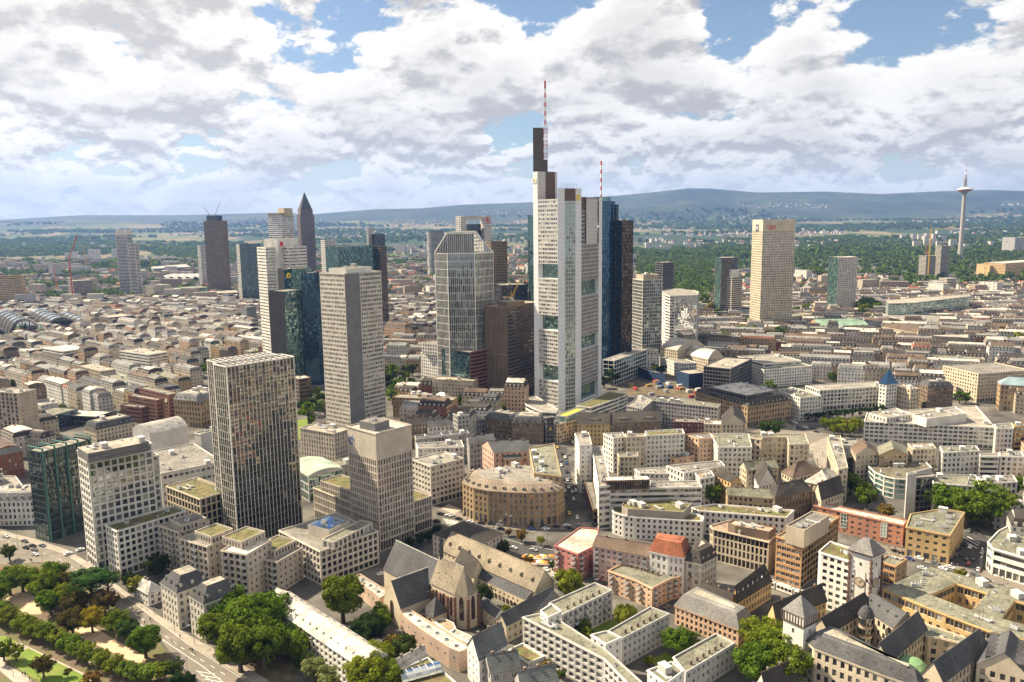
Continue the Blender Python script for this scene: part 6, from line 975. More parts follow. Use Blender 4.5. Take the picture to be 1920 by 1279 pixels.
def extras(key, o, P, z0, H, root, cx, cyy):
    if o.get('teal'):
        t = wallm('teal')
        for i in range(5):
            f = (i + .1) / 4.3 if i < 4 else .98; a = [P[1][c] + (P[2][c] - P[1][c]) * f for c in (0, 1)]; b = [P[0][c] + (P[3][c] - P[0][c]) * f for c in (0, 1)]; g = G()
            d = ((P[1][0] - P[0][0]), (P[1][1] - P[0][1])); l = math.hypot(*d); d = (d[0] / l * .6, d[1] / l * .6); a2 = (a[0] + d[0], a[1] + d[1])
            g.beam((*a2, 0), (*a2, H + 2), .7, t); g.beam((*a2, H + 1.7), (*b, H + 1.7), .7, t); g.build('roof_fin', root)
    if o.get('clock'):
        M, L = wall_frame(P, 0, 48.5, H - 6, .1); put(ring_mesh('clock_face', 0, 2.1, surf('clock face', (.62, .55, .42)), 20), 'clock_face', root, M); put(ring_mesh('clock_rim', 2.1, 2.35, surf('clock rim', (.1, .08, .07)), 20), 'clock_rim', root, M)
    if o.get('dome'):
        g = G(); c = P[1]; c = (c[0] + (cx - c[0]) * .14, c[1] + (cyy - c[1]) * .14); g.lathe(c, [(3.4, H - 1), (3.4, H + 3), (3.2, H + 4.6), (2.4, H + 6.2), (1.2, H + 7.2), (.5, H + 7.6), (.4, H + 9.5), (.05, H + 10)], 14, roofm('grey')); g.build('dome', root)
    if o.get('emblem'):
        M, L = wall_frame(P, 1, 5.0, H - 7.5, .15); emblem(root, M, 3.4, yellow)
    if o.get('crown'):
        g = G(); Q = inset(P, -3); g.prism(inset(P, .5), H, H + 4, wallm('lgrey')); g.prism(Q, H + 4, H + 5, wallm('pale'), bottom=True); g.build('crown_canopy', root)
    if o.get('gallery'):
        g = G(); Q = inset(P, -.5); g.prism(Q, H - 4.2, H - 3.8, wallm('dbrown'), bottom=True)
        for i in range(4):
            a, b = Q[i], Q[(i + 1) % 4]
            for t in range(8): f = t / 8; g.beam((a[0] + (b[0] - a[0]) * f, a[1] + (b[1] - a[1]) * f, H - 3.8), (a[0] + (b[0] - a[0]) * f, a[1] + (b[1] - a[1]) * f, H - .2), .28, wallm('dbrown'))
        g.build('timber_gallery', root)
    if o.get('glassvault'):
        g = G(); a = (P[0][0] * .3 + P[1][0] * .1 + P[2][0] * .25 + P[3][0] * .35, P[0][1] * .3 + P[1][1] * .1 + P[2][1] * .25 + P[3][1] * .35); ux = ((P[2][0] - P[1][0]), (P[2][1] - P[1][1])); l = math.hypot(*ux); ux = (ux[0] / l, ux[1] / l); vx = (-ux[1], ux[0]); k = 8; gv = glass('vault glass', dark=(.3, .32, .30), tint=(.9, .95, 1), refl=.3, blind=.5, blindc=(.6, .6, .55))
        arc = [(3.2 * math.cos(math.pi * i / k), 2.6 * math.sin(math.pi * i / k)) for i in range(k + 1)]
        for j in range(6):
            for i in range(k):
                q = lambda s_, i_: (a[0] + ux[0] * s_ + vx[0] * arc[i_][0], a[1] + ux[1] * s_ + vx[1] * arc[i_][0], H + .1 + arc[i_][1])
                g.face([q(-8 + j * 2.6, i), q(-8 + (j + 1) * 2.6, i), q(-8 + (j + 1) * 2.6, i + 1), q(-8 + j * 2.6, i + 1)], gv)
                g.beam(q(-8 + j * 2.6, i), q(-8 + j * 2.6, i + 1), .16, wallm('white'))
        g.build('arched_skylight', root)
    if key == 'pt':
        M, L = wall_frame(P, 0, 3.2, H - 7.5, .25); put(ring_mesh('sign_ring', 1.3, 2.1, bluem, 16, .6, 5.6), 'sign_ring', root, M)
        g = G(); g.face([(1.3, -1.4, .14), (1.9, -1.4, .14), (1.9, 3.2, .14), (1.3, 3.2, .14)], bluem); put(g.mesh('sign_bar'), 'sign_bar', root, M)
        g = G(); p, q = P[1], P[2]
    if key == 'ot':
        M, L = wall_frame(P, 1, 14, H - 14, .3); text(root, 'UBS', M, 8, redm)
        M, L = wall_frame(P, 0, 17, H - 12, .3); g = G(); g.face([(-5, -5, .1), (5, -5, .1), (5, 5, .1), (-5, 5, .1)], wallm('navy')); g.face([(-2.5, -3, .2), (-.6, -3, .2), (-.6, 3, .2), (-2.5, 3, .2)], wallm('lgrey')); g.face([(.6, -3, .2), (2.5, -3, .2), (2.5, 3, .2), (.6, 3, .2)], wallm('lgrey')); put(g.mesh('sign'), 'sign', root, M)
    if key == 'pl2':
        M, L = wall_frame(P, 1, 7, H - 9, .3); g = G(); g.lathe((0, 0), [(0.01, 0), (1.3, 0), (1.3, .3), (.01, .3)], 12, redm); put(g.mesh('sign'), 'sign', root, M @ Matrix.Translation((0, 5.2, 0)))
        g = G(); pts = [(2.6, 3), (-2.6, 3), (-2.6, 0), (2.6, 0), (2.6, -3), (-2.6, -3)]
        for a, b in zip(pts, pts[1:]): g.beam((*a, .2), (*b, .2), 1.3, redm)
        put(g.mesh('sign'), 'sign', root, M)
        # bridge between the pylons
        A, Bq = ROOT['pl1'], P
        g = G(); q = [r for r in BUILDINGS if r[0] == 'pl1'][0][3]; c1 = (sum(p[0] for p in q) / 4, sum(p[1] for p in q) / 4); c2 = (cx, cyy)
        g.beam((*c1, H - 4), (*c2, H - 4), 8, wallm('lgrey')); g.build('bridge', root)
    if key == 'r3':
        M, L = wall_frame(P, 1, 3.4, H * .55, .2); emblem(root, M, 1.2, yellow)
    if key == 'pr':
        e = max(range(len(P)), key=lambda i: -(P[(i + 1) % len(P)][1] + P[i][1]) + math.dist(P[i], P[(i + 1) % len(P)]))
        for f in (.36, .80):
            M, L = wall_frame(P, e, 0, 0, 0); M, L = wall_frame(P, e, L * f, 3.2, .12); g = G(); h = H - 4.2
            g.face([(-1.5, 0, .0), (1.5, 0, .0), (1.5, h, .0), (-1.5, h, .0)], glm('store'))
            for x in (-1.5, 0, 1.5): g.beam((x, 0, .05), (x, h, .05), .18, framem)
            for k in range(5): g.beam((-1.5, h * k / 4, .05), (1.5, h * k / 4, .05), .16, framem)
            put(g.mesh('stair_glazing'), 'stair_glazing', root, M)
    if key == 'sic':
        M, L = wall_frame(P, 1, 6, H - 6, .3); g = G(); g.face([(-2.5, -2.5, 0), (2.5, -2.5, 0), (2.5, 2.5, 0), (-2.5, 2.5, 0)], redm); put(g.mesh('sign'), 'sign', root, M)

# ------------------------------------------------------------------ the setting: ground, roads, hills
def ground_material():
    m, nt, out = _tree('ground'); N = nt.nodes; L = nt.links
    p = N.new('ShaderNodeBsdfPrincipled'); L.new(p.outputs[0], out.inputs[0]); p.inputs['Roughness'].default_value = .95; p.inputs['Specular IOR Level'].default_value = .1
    g = N.new('ShaderNodeNewGeometry'); sp = N.new('ShaderNodeSeparateXYZ'); L.new(g.outputs['Position'], sp.inputs[0])
    def noise(sc, det=4, ys=1.0):
        mp = N.new('ShaderNodeMapping'); mp.inputs['Scale'].default_value = (1, ys, 1); L.new(g.outputs['Position'], mp.inputs[0])
        n = N.new('ShaderNodeTexNoise'); n.inputs['Scale'].default_value = sc; n.inputs['Detail'].default_value = det; L.new(mp.outputs[0], n.inputs['Vector']); return n.outputs[0]
    def ramp(x, els):
        r = N.new('ShaderNodeValToRGB'); L.new(x, r.inputs[0]); e = r.color_ramp.elements
        while len(e) < len(els): e.new(.5)
        for k, (ps, c) in zip(e, els): k.position = ps; k.color = (*c, 1)
        return r.outputs[0]
    def mix(f, a, b):
        x = N.new('ShaderNodeMix'); x.data_type = 'RGBA'; L.new(f, x.inputs[0]); L.new(a, x.inputs[6]); L.new(b, x.inputs[7]); return x.outputs[2]
    city = ramp(noise(.06, 6), [(.3, (.060, .056, .052)), (.5, (.105, .098, .088)), (.7, (.18, .165, .145))])
    vor = N.new('ShaderNodeTexVoronoi'); vor.inputs['Scale'].default_value = .0042; mp = N.new('ShaderNodeMapping'); mp.inputs['Scale'].default_value = (1, .45, 1); L.new(g.outputs['Position'], mp.inputs[0]); L.new(mp.outputs[0], vor.inputs['Vector'])
    s2 = N.new('ShaderNodeSeparateColor'); L.new(vor.outputs['Color'], s2.inputs[0])
    field = ramp(s2.outputs[0], [(.0, (.06, .085, .03)), (.25, (.10, .12, .045)), (.5, (.22, .17, .095)), (.75, (.17, .13, .075)), (1.0, (.075, .10, .035))])
    wood = ramp(noise(.02, 5), [(.3, (.022, .038, .016)), (.7, (.05, .075, .028))])
    f1 = N.new('ShaderNodeMapRange'); f1.inputs[1].default_value = .46; f1.inputs[2].default_value = .49; L.new(noise(.00075, 4, .35), f1.inputs[0])
    land = mix(f1.outputs[0], wood, field)
    f2 = N.new('ShaderNodeMapRange'); f2.inputs[1].default_value = 2900; f2.inputs[2].default_value = 3600; L.new(sp.outputs[1], f2.inputs[0])
    L.new(mix(f2.outputs[0], city, land), p.inputs['Base Color']); return m
g = G(); gm_ = ground_material()
g.face([(-16000, -600, 0), (16000, -600, 0), (16000, 17500, 0), (-16000, 17500, 0)], gm_); g.build('ground', kind='structure')
ROADM = dict(asphalt=surf('asphalt', (.06, .058, .056), var=.25, fine=1.5), asphalt_light=surf('asphalt worn', (.20, .175, .145), var=.3, scale=.08, fine=1.2, fv=.15), paving=surf('paving', (.30, .265, .22), var=.3, scale=.15), sandy=surf('sandy paving', (.38, .33, .27)), dirt=surf('bare earth', (.16, .115, .075), var=.4, col2=(.09, .08, .04), c2s=.2), dirtpath=surf('park earth', (.17, .12, .075), var=.4, col2=(.10, .10, .035), c2s=.12), path=surf('park path', (.40, .33, .27)), lawn=surf('mown grass', (.12, .19, .018), var=.25, fine=2.0, fv=.3, col2=(.17, .21, .03), c2s=.1), sand=surf('playground sand', (.52, .37, .24)))
for i, (nm, kd, P) in enumerate(ROADS):
    gg = G(); P = P if area(P) > 0 else P[::-1]; z = .004 + .004 * i
    if nm == 'pavement': gg.prism(P, 0, .12 + z, ROADM[kd])
    else: gg.face([(x, y, z) for x, y in P], ROADM[kd])
    gg.build(nm, kind='structure')
paint = surf('road paint', (.78, .77, .74), var=.15, fine=4, fv=.2)
for w, dash, gap, P in MARKINGS:
    gg = G(); acc = 0.0
    for a, b in zip(P, P[1:]):
        L_ = math.dist(a, b); u = ((b[0] - a[0]) / L_, (b[1] - a[1]) / L_); n = (-u[1] * w / 2, u[0] * w / 2); x = 0.0; step = (dash + gap) if dash else L_
        while x < L_ - .2:
            e = min(L_, x + (dash or L_)); p, q = (a[0] + u[0] * x, a[1] + u[1] * x), (a[0] + u[0] * e, a[1] + u[1] * e)
            gg.face([(p[0] - n[0], p[1] - n[1], .16), (q[0] - n[0], q[1] - n[1], .16), (q[0] + n[0], q[1] + n[1], .16), (p[0] + n[0], p[1] + n[1], .16)], paint); x += step
    gg.build('road_marking', kind='structure')
RX = np.array([r[0] for r in SPECIAL['ridge']], float); RZ = np.array([r[1] for r in SPECIAL['ridge']], float); PH = rng.uniform(0, 6.28, 8)
def sst(x): x = min(1., max(0., x)); return x * x * (3 - 2 * x)
def terr(x, y):
    """height of the land: level town, slowly rising farmland, then the wooded ridge"""
    if y < 4500: return 0.0
    X = x * 14000 / y; rg = float(np.interp(X, RX, RZ)); lowz = 148 * sst((y - 4500) / 9000)
    nz = sum(math.sin(X * .0008 * 1.8 ** k + y * .00045 * 1.6 ** k + PH[k]) / 1.7 ** k for k in range(6)); f = sst((y - 10800) / 3600)
    fore = 90 * math.exp(-((y - 11600) / 600) ** 2) * (.5 + .5 * math.sin(X * .0007 + PH[6])) * (rg - 150) / 250
    return min(rg if y > 13000 else 9999, lowz + f * (rg - lowz) + nz * 26 * f * (1 - f) * 2.2 + nz * 7 * sst((y - 5500) / 3000) * (1 - f) + max(0, fore)) - (max(0, y - 14600) * .06)
def hills():
    nx, ny = 300, 90; V = [((-10800 + 21600 * i / (nx - 1)) * y / 14000, y, terr((-10800 + 21600 * i / (nx - 1)) * y / 14000, y) - .6) for y in np.linspace(4450, 16600, ny) for i in range(nx)]
    F = [(j * nx + i, j * nx + i + 1, (j + 1) * nx + i + 1, (j + 1) * nx + i) for j in range(ny - 1) for i in range(nx - 1)]
    me = bpy.data.meshes.new('hills'); me.from_pydata(V, [], F); me.polygons.foreach_set('use_smooth', [True] * len(F))
    me.materials.append(gm_); me.materials.append(surf('hill forest', (.022, .036, .015), var=.5, scale=.004, fine=.03, fv=.35, col2=(.05, .066, .026), c2s=.0012))
    me.polygons.foreach_set('material_index', [1 if (V[f[0]][2] > 152 + 30 * math.sin(V[f[0]][0] * .002) and V[f[0]][1] > 9500) else 0 for f in F])
    o = bpy.data.objects.new('hills', me); COL.objects.link(o); o['kind'] = 'structure'
hills()

# ------------------------------------------------------------------ buildings from the table
for row in BUILDINGS: building(row)

# ------------------------------------------------------------------ single towers with shapes of their own
def lattice(g, a, b, w, seg, mats, bar=.35):
    """square lattice mast from a to b"""
    a, b = Vector(a), Vector(b); d = (b - a); L_ = d.length; d.normalize(); u = d.cross(Vector((0, 0, 1)));
    if u.length < .05: u = Vector((1, 0, 0))
    u.normalize(); v = d.cross(u); c = [u * w / 2 + v * w / 2, -u * w / 2 + v * w / 2, -u * w / 2 - v * w / 2, u * w / 2 - v * w / 2]
    for k in range(seg):
        p, q = a + d * (L_ * k / seg), a + d * (L_ * (k + 1) / seg); m = mats[k % len(mats)]
        for i in range(4):
            g.beam(p + c[i], q + c[i], bar, m); g.beam(p + c[i], q + c[(i + 1) % 4], bar * .8, m); g.beam(q + c[i], q + c[(i + 1) % 4], bar * .8, m)
def bank_tower():
    c = SPECIAL['cb']; P = [c['P%d' % i] for i in range(8)]
    root = empty('office_tower', 'tallest tower, white and triangular, with dark core and red white antenna', 'office tower', (P[3][0], P[3][1], 0))
    back_r = (P[7][0] - 4, P[7][1] + 12); back_l = (P[0][0] + 4, P[0][1] + 22); apex = (P[7][0] - 26, P[7][1] + 28)
    FOOT.append([P[0], P[2], P[3], P[5], P[7], back_r, apex, back_l]); whitep = surf('tower panel', (.70, .71, .715), var=.08, scale=.3, fv=.06, streak=.04)
    W, PN = G(), G(); joint = surf('panel joint', (.30, .30, .30), var=.02, fv=.02)
    def panel(a, b, z0, z1, mat, step=3.75):
        L_ = math.dist(a, b); u = ((b[0] - a[0]) / L_, (b[1] - a[1]) / L_); n = (u[1], -u[0]); z = z0
        while z < z1 - .1:
            e = min(z1, z + step); W.face([(*a, z), (*b, z), (*b, e - .14), (*a, e - .14)], mat)
            W.face([(a[0] - n[0] * .06, a[1] - n[1] * .06, e - .14), (b[0] - n[0] * .06, b[1] - n[1] * .06, e - .14), (b[0] - n[0] * .06, b[1] - n[1] * .06, e), (a[0] - n[0] * .06, a[1] - n[1] * .06, e)], joint); z = e
    zl, zc, zr, zlf, zrf = c['z_left'], c['z_c'], c['z_r'], c['z_lf'], c['z_rf']
    panel(P[0], P[1], 0, zl, whitep); panel(P[2], P[3], 0, zc, whitep); panel(P[4], P[5], 0, zc, whitep); panel(P[6], P[7], 0, zr, whitep)
    panel(back_l, P[0], 0, zl, whitep, 30)
    # shafts in the concrete corner posts: returns behind the panels
    mid = lambda a, b, t: (a[0] + (b[0] - a[0]) * t, a[1] + (b[1] - a[1]) * t)
    fc = Facade(W, PN, None)
    glassc = ST('lgrey', 1.9, 3.75, .78, .78, .3, 'green'); off = ST('lgrey', 2.6, 3.75, .86, .5, .28, 'cb'); offr = ST('grey', 1.7, 3.75, .8, .62, .25, 'sparkle')
    q = ((P[3][0] + P[4][0]) / 2, (P[3][1] + P[4][1]) / 2 + 1.2); fc.run(P[3], P[4], 0, zc - 11, glassc); W.face([(*P[3], zc - 11), (*P[4], zc - 11), (*P[4], zc), (*P[3], zc)], wallm('dbrown'))
    W.face([(*P[1], zl), (*P[0], zl), (*back_l, zl), (*mid(P[1], back_l, .8), zl)], roofm('gravel3'))
    def bayed(a, b, voids, top, st, z0=0.0):
        z = z0; L_ = math.dist(a, b); u = ((b[0] - a[0]) / L_, (b[1] - a[1]) / L_); n = (u[1], -u[0])
        a2, b2 = (a[0] - n[0] * 4 + u[0] * 2, a[1] - n[1] * 4 + u[1] * 2), (b[0] - n[0] * 4, b[1] - n[1] * 4)
        for v0, v1 in sorted(voids):
            fc.run(a, b, z, v0, st)
            # sky garden: deep glazed recess
            fc.run(a2, b2, v0, v1, ST('green', 2.6, 2.7, .88, .86, .12, 'green'))
            W.face([(*a, v0), (*b, v0), (*b2, v0), (*a2, v0)], whitep); W.face([(*a2, v1), (*b2, v1), (*b, v1), (*a, v1)], whitep); W.face([(*a, v0), (*a2, v0), (*a2, v1), (*a, v1)], whitep); W.face([(*b2, v0), (*b, v0), (*b, v1), (*b2, v1)], whitep); z = v1
        fc.run(a, b, z, top, st)
    bayed(P[1], P[2], c['voidL'], zlf, off); bayed(P[5], P[6], c['voidR'][:3], zrf, offr, 0)
    # upper right block with dark strip and plain panel
    a, b = mid(P[5], P[6], 0.0), mid(P[5], P[6], .34); n_ = ((P[6][1] - P[5][1]), -(P[6][0] - P[5][0])); l = math.hypot(*n_); s_ = lambda p, d: (p[0] - n_[0] / l * d, p[1] - n_[1] / l * d)
    fc.run(s_(a, 2.5), s_(b, 2.5), zrf, zr - 12, ST('grey', 2.2, 3.75, .85, .6, .25, 'black')); W.face([(*s_(a, 2.5), zr - 12), (*s_(b, 2.5), zr - 12), (*s_(b, 2.5), zr), (*s_(a, 2.5), zr)], wallm('dbrown'))
    panel(s_(b, 1.2), s_(P[6], 1.2), zrf, zr, surf('tower panel grey', (.52, .49, .48), var=.08, fv=.05)); W.face([(*P[5], zrf), (*P[6], zrf), (*s_(P[6], 6), zrf), (*s_(P[5], 6), zrf)], whitep)
    # rear faces and roofs
    for a, b, z in ((P[7], back_r, zr), (back_r, apex, zr), (apex, back_l, zlf)): fc.run(a, b, 0, z, off)
    W.face([(*P[2], zc), (*P[3], zc), (*P[4], zc), (*P[5], zc), (*mid(P[5], apex, .3), zc), (*mid(P[2], apex, .3), zc)], roofm('gravel3'))
    A, Bm = mid(P[2], apex, .3), mid(P[5], apex, .3); W.face([(*P[2], 0), (*A, 0), (*A, zc), (*P[2], zc)][::-1], whitep); W.face([(*Bm, 0), (*P[5], 0), (*P[5], zc), (*Bm, zc)][::-1], whitep); W.face([(*Bm, zr - 5), (*A, zr - 5), (*A, zc), (*Bm, zc)], whitep)
    W.face([(*P[1], zlf), (*P[2], zlf), (*apex, zlf), (*back_l, zlf)], roofm('gravel3')); W.face([(*P[5], zr), (*P[6], zr), (*P[7], zr), (*back_r, zr), (*apex, zr), (*Bm, zr)], roofm('gravel3'))
    # stepped top of the left corner
    blk = c['blk']; k0 = (P[0][0] + 2, P[0][1] + 20); k1 = (blk[0] + 2, blk[1] + 18); p1 = P[1]; g1 = mid(p1, blk, .42)
    panel(p1, g1, zlf - 1, zl, surf('tower panel grey', (.52, .49, .48))); W.face([(*g1, zlf - 1), (*mid(p1, blk, .94), zlf - 1), (*mid(p1, blk, .94), zl), (*g1, zl)], wallm('dbrown')); panel(mid(p1, blk, .94), blk, zlf - 1, zl, whitep); panel(blk, k1, zlf - 1, zl, whitep); panel(k1, k0, zlf - 1, zl, whitep); W.face([(*P[0], zl), (*p1, zl), (*blk, zl), (*k1, zl), (*k0, zl)], roofm('gravel3'))
    W.build('wall', root); PN.build('window_panes', root, kind='stuff')
    ca, cb_ = c['core']; g = G(); dk = surf('core cladding', (.10, .085, .075), var=.15, fv=.1)
    g.prism([(ca[0] + .8, ca[1] + 3), (cb_[0] - 4.5, cb_[1] + 2), (cb_[0] - 3.5, cb_[1] + 13), (ca[0] + 2.5, ca[1] + 15)], zl - 1, c['z_core'], dk); g.prism([(cb_[0] - 4.5, cb_[1] + 2.2), (cb_[0], cb_[1] + 2), (cb_[0] + .5, cb_[1] + 12), (cb_[0] - 4, cb_[1] + 12.5)], zl - 1, zl + 11, dk); g.build('core_shaft', root)
    an, a0 = c['ant'], c['ant0']; g = G(); rd_, wh_ = surf('mast red', (.50, .07, .04), var=.05), surf('mast white', (.75, .74, .72), var=.05)
    lattice(g, (an[0], an[1], zl + 10), (an[0], an[1], c['z_core'] + 3), 3.4, 9, [rd_, rd_, wh_], .4); lattice(g, (an[0], an[1], c['z_core'] + 3), (an[0], an[1], an[2] - 7), 1.5, 8, [rd_, wh_], .42); g.beam((an[0], an[1], an[2] - 7), (an[0], an[1], an[2]), 1.6, rd_); g.build('antenna', root)
    M, L_ = wall_frame([P[4], P[5], apex], 0, 3.4, zc - 8, .2); emblem(root, M, 3.4, yellow); M, L_ = wall_frame([P[0], P[1], apex], 0, 1.8, zl - 8, .2); emblem(root, M, 3.2, surf('emblem pale', (.75, .70, .5)))
    for t in range(6):
        x, y = mid(P[2], P[5], .15 + t * .13); put(unit_mesh('mast'), 'antenna', root, Matrix.Translation((x, y + 2, zc)))
bank_tower()
def lattice_tower():
    t = SPECIAL['ta']; l, c1, c2, r = t['l'], t['c1'], t['c2'], t['r']; root = empty('office_tower', 'white lattice office tower with chamfered crown', 'office tower', (c1[0], c1[1], 0))
    zt, zs = c1[2], (l[2] + r[2]) / 2; lb, rb, cb1, cb2 = (l[0] + 6, l[1] + 32), (r[0] - 4, r[1] + 30), (c1[0] + 4, c1[1] + 55), (c2[0], c2[1] + 55)
    foot = [l[:2], c1[:2], c2[:2], r[:2], rb, cb2, cb1, lb]; FOOT.append(foot); W, PN, RF = G(), G(), G(); fc = Facade(W, PN, None)
    st = ST('white', 1.9, 7.7, .84, .95, .12, 'cool', mid=1); stt = ST('white', 1.9, 60, .80, .97, .15, 'black'); n = len(foot)
    for i in range(n): fc.run(foot[i], foot[(i + 1) % n], 0, zs, st)
    fc.run(c1[:2], c2[:2], zs, zt, stt); fc.run(cb2, cb1, zs, zt, stt)
    wm = wallm('white')
    # sloping shoulders: dark glass between white ribs
    for a0, a1, b0, b1 in ((l[:2], c1[:2], lb, cb1), (r[:2], c2[:2], rb, cb2)):
        k = 12; gq = [(*a0, zs), (*a1, zt), (*b1, zt), (*b0, zs)]
        gq = gq[::-1] if a0 == r[:2] else gq
        PN.face(gq[::-1], glm('black'))
        for i in range(k + 1):
            f = i / k; p = [a0[q] + (b0[q] - a0[q]) * f for q in (0, 1)]; s_ = [a1[q] + (b1[q] - a1[q]) * f for q in (0, 1)]; RF.beam((*p, zs), (*s_, zt), .7, wm)
        for a, b in ((a0, a1), (b0, b1)):
            PN.face([(*a, zs), (*b, zs), (*b, zt)], glm('black'))
            for i in range(8):
                f = i / 8; x = [a[q] + (b[q] - a[q]) * f for q in (0, 1)]; RF.beam((*x, zs), (*x, zs + (zt - zs) * f), .5, wm)
            RF.beam((*a, zs), (*b, zt), .9, wm)
    RF.prism([c1[:2], c2[:2], cb2, cb1], zt, zt + 1.2, wm, tmat=roofm('gravel3')); W.build('wall', root); PN.build('window_panes', root, kind='stuff'); RF.build('crown_ribs', root)
lattice_tower()
def round_glass_tower():
    t = SPECIAL['mt']; c, z, r = t['c'], t['top'], t['rad']; root = empty('office_tower', 'round blue glass tower with striped antenna behind the triangular tower', 'office tower', (*c, 0)); k = 36; P = [(c[0] + r * math.cos(i * 2 * math.pi / k), c[1] + r * math.sin(i * 2 * math.pi / k)) for i in range(k)]; FOOT.append(P)
    W, PN = G(), G(); fc = Facade(W, PN, None)
    for i in range(k): fc.run(P[i], P[(i + 1) % k], 0, z - 3, ST('navy', 1.4, 3.8, .9, .9, .05, 'blue'))
    W.face([(*p, z - 3) for p in P], roofm('gravel3')); W.prism([(c[0] + r * .7 * math.cos(i * .52), c[1] + r * .7 * math.sin(i * .52)) for i in range(12)], z - 3, z + 2, glm('teal'))
    W.build('wall', root); PN.build('window_panes', root, kind='stuff'); g = G(); rd_, wh_ = surf('mast red', (.50, .07, .04)), surf('mast white', (.75, .74, .72)); n = 9
    for i in range(n): g.lathe(c, [(.85, z + (t['ant'] - z) * i / n), (.85, z + (t['ant'] - z) * (i + 1) / n)], 10, rd_ if i % 2 == 0 else wh_)
    g.build('antenna', root)
round_glass_tower()
def pyramid_tower():
    t = SPECIAL['me']; w = (t['wr'] - t['wl']) * .74; cx = (t['wl'] + t['wr']) / 2; y = t['n'][1] + w / 2; z = t['n'][2]; root = empty('office_tower', 'dark grey brown tower with stepped pyramid top', 'office tower', (cx, y, 0)); a = R(28); ca, sa = math.cos(a), math.sin(a)
    P = lambda k: [(cx + (u * ca - v * sa) * w / 2 * k, y + (u * sa + v * ca) * w / 2 * k) for u, v in ((-1, -1), (1, -1), (1, 1), (-1, 1))]
    FOOT.append(P(1)); W, PN, RF = G(), G(), G(); fc = Facade(W, PN, None); st = ST('slatewall', 2.6, 3.8, .55, .6, .25, 'black')
    for i in range(4): fc.run(P(1)[i], P(1)[(i + 1) % 4], 0, z - 14, st)
    W.prism(P(.86), z - 14, z, wallm('slatewall')); ap = t['apex'][2]
    for f0, f1 in ((0, .3), (.3, .6), (.6, 1.0)):
        a_, b_ = P(.8 * (1 - f0)), P(.8 * (1 - f1) + .01); z0, z1 = z + (ap - z) * f0, z + (ap - z) * f1
        for i in range(4): RF.face([(*a_[i], z0), (*a_[(i + 1) % 4], z0), (*b_[(i + 1) % 4], z1 - .5), (*b_[i], z1 - .5)], roofm('slate'))
        RF.prism(b_, z1 - .5, z1, wallm('slatewall'))
    W.face([(*p, z - 14) for p in P(1)], roofm('slate')); W.build('wall', root); PN.build('window_panes', root, kind='stuff'); RF.build('pyramid_roof', root)
pyramid_tower()
def tv_tower():
    t = SPECIAL['ev']; p = t['p']; zp, zt = t['pod'], t['top']; root = empty('television_tower', 'slim concrete television tower with red and white pod', 'tower', (p[0], p[1], 0)); c = p[:2]; conc = surf('tower concrete', (.34, .31, .28), var=.1)
    g = G(); g.lathe(c, [(11, 0), (9.5, 40), (8.2, 120), (7.2, zp - 16)], 20, conc); g.build('shaft', root)
    g = G(); g.lathe(c, [(7.2, zp - 16), (10, zp - 12), (20, zp - 3), (27, zp - 1)], 28, conc); g.lathe(c, [(27, zp - 1), (28.5, zp + 3)], 28, surf('mast red', (.50, .07, .04))); g.lathe(c, [(28.5, zp + 3), (28.5, zp + 6), (26, zp + 7), (18, zp + 8), (16, zp + 11), (6, zp + 12)], 28, surf('mast white', (.75, .74, .72))); g.build('pod', root)
    g = G(); g.lathe(c, [(4, zp + 11), (3, zp + 55)], 12, conc)
    for i in range(6): g.lathe(c, [(3, zp + 17 + i * 6.5), (10 - i * .7, zp + 18.5 + i * 6.5), (10 - i * .7, zp + 20 + i * 6.5), (3, zp + 20.6 + i * 6.5)], 16, wallm('grey'))
    g.build('antenna_platform', root); g = G(); n = 5
    for i in range(n): g.lathe(c, [(1.9 - .25 * i, zp + 55 + (zt - zp - 55) * i / n), (1.8 - .25 * i, zp + 55 + (zt - zp - 55) * (i + 1) / n)], 8, surf('mast red', (.5, .07, .04)) if i % 2 == 0 else surf('mast white', (.75, .74, .72)))
    g.build('antenna', root)
tv_tower()
def wavy_tower():
    t = SPECIAL['wv']; c, r, z = t['c'][:2], t['w'] / 2, t['c'][2]; root = empty('residential_tower', 'dark rounded residential tower with wavy white balcony lines', 'tower', (*c, 0)); g = G(); n = 26; dk = wallm('black'); wt = wallm('bright'); g.lathe(c, [(r * .94, 0), (r * .94, z)], n, dk); k = int(z / 3.6)
    for j in range(k): zz = j * 3.6; rr = r * (1 + .035 * math.sin(j * .55)); g.lathe(c, [(r * .93, zz), (rr, zz), (rr, zz + 1.0), (r * .93, zz + 1.0)], n, wt, caps=False)
    g.build('wall', root); FOOT.append([(c[0] + r * math.cos(i), c[1] + r * math.sin(i)) for i in range(6)])
wavy_tower()
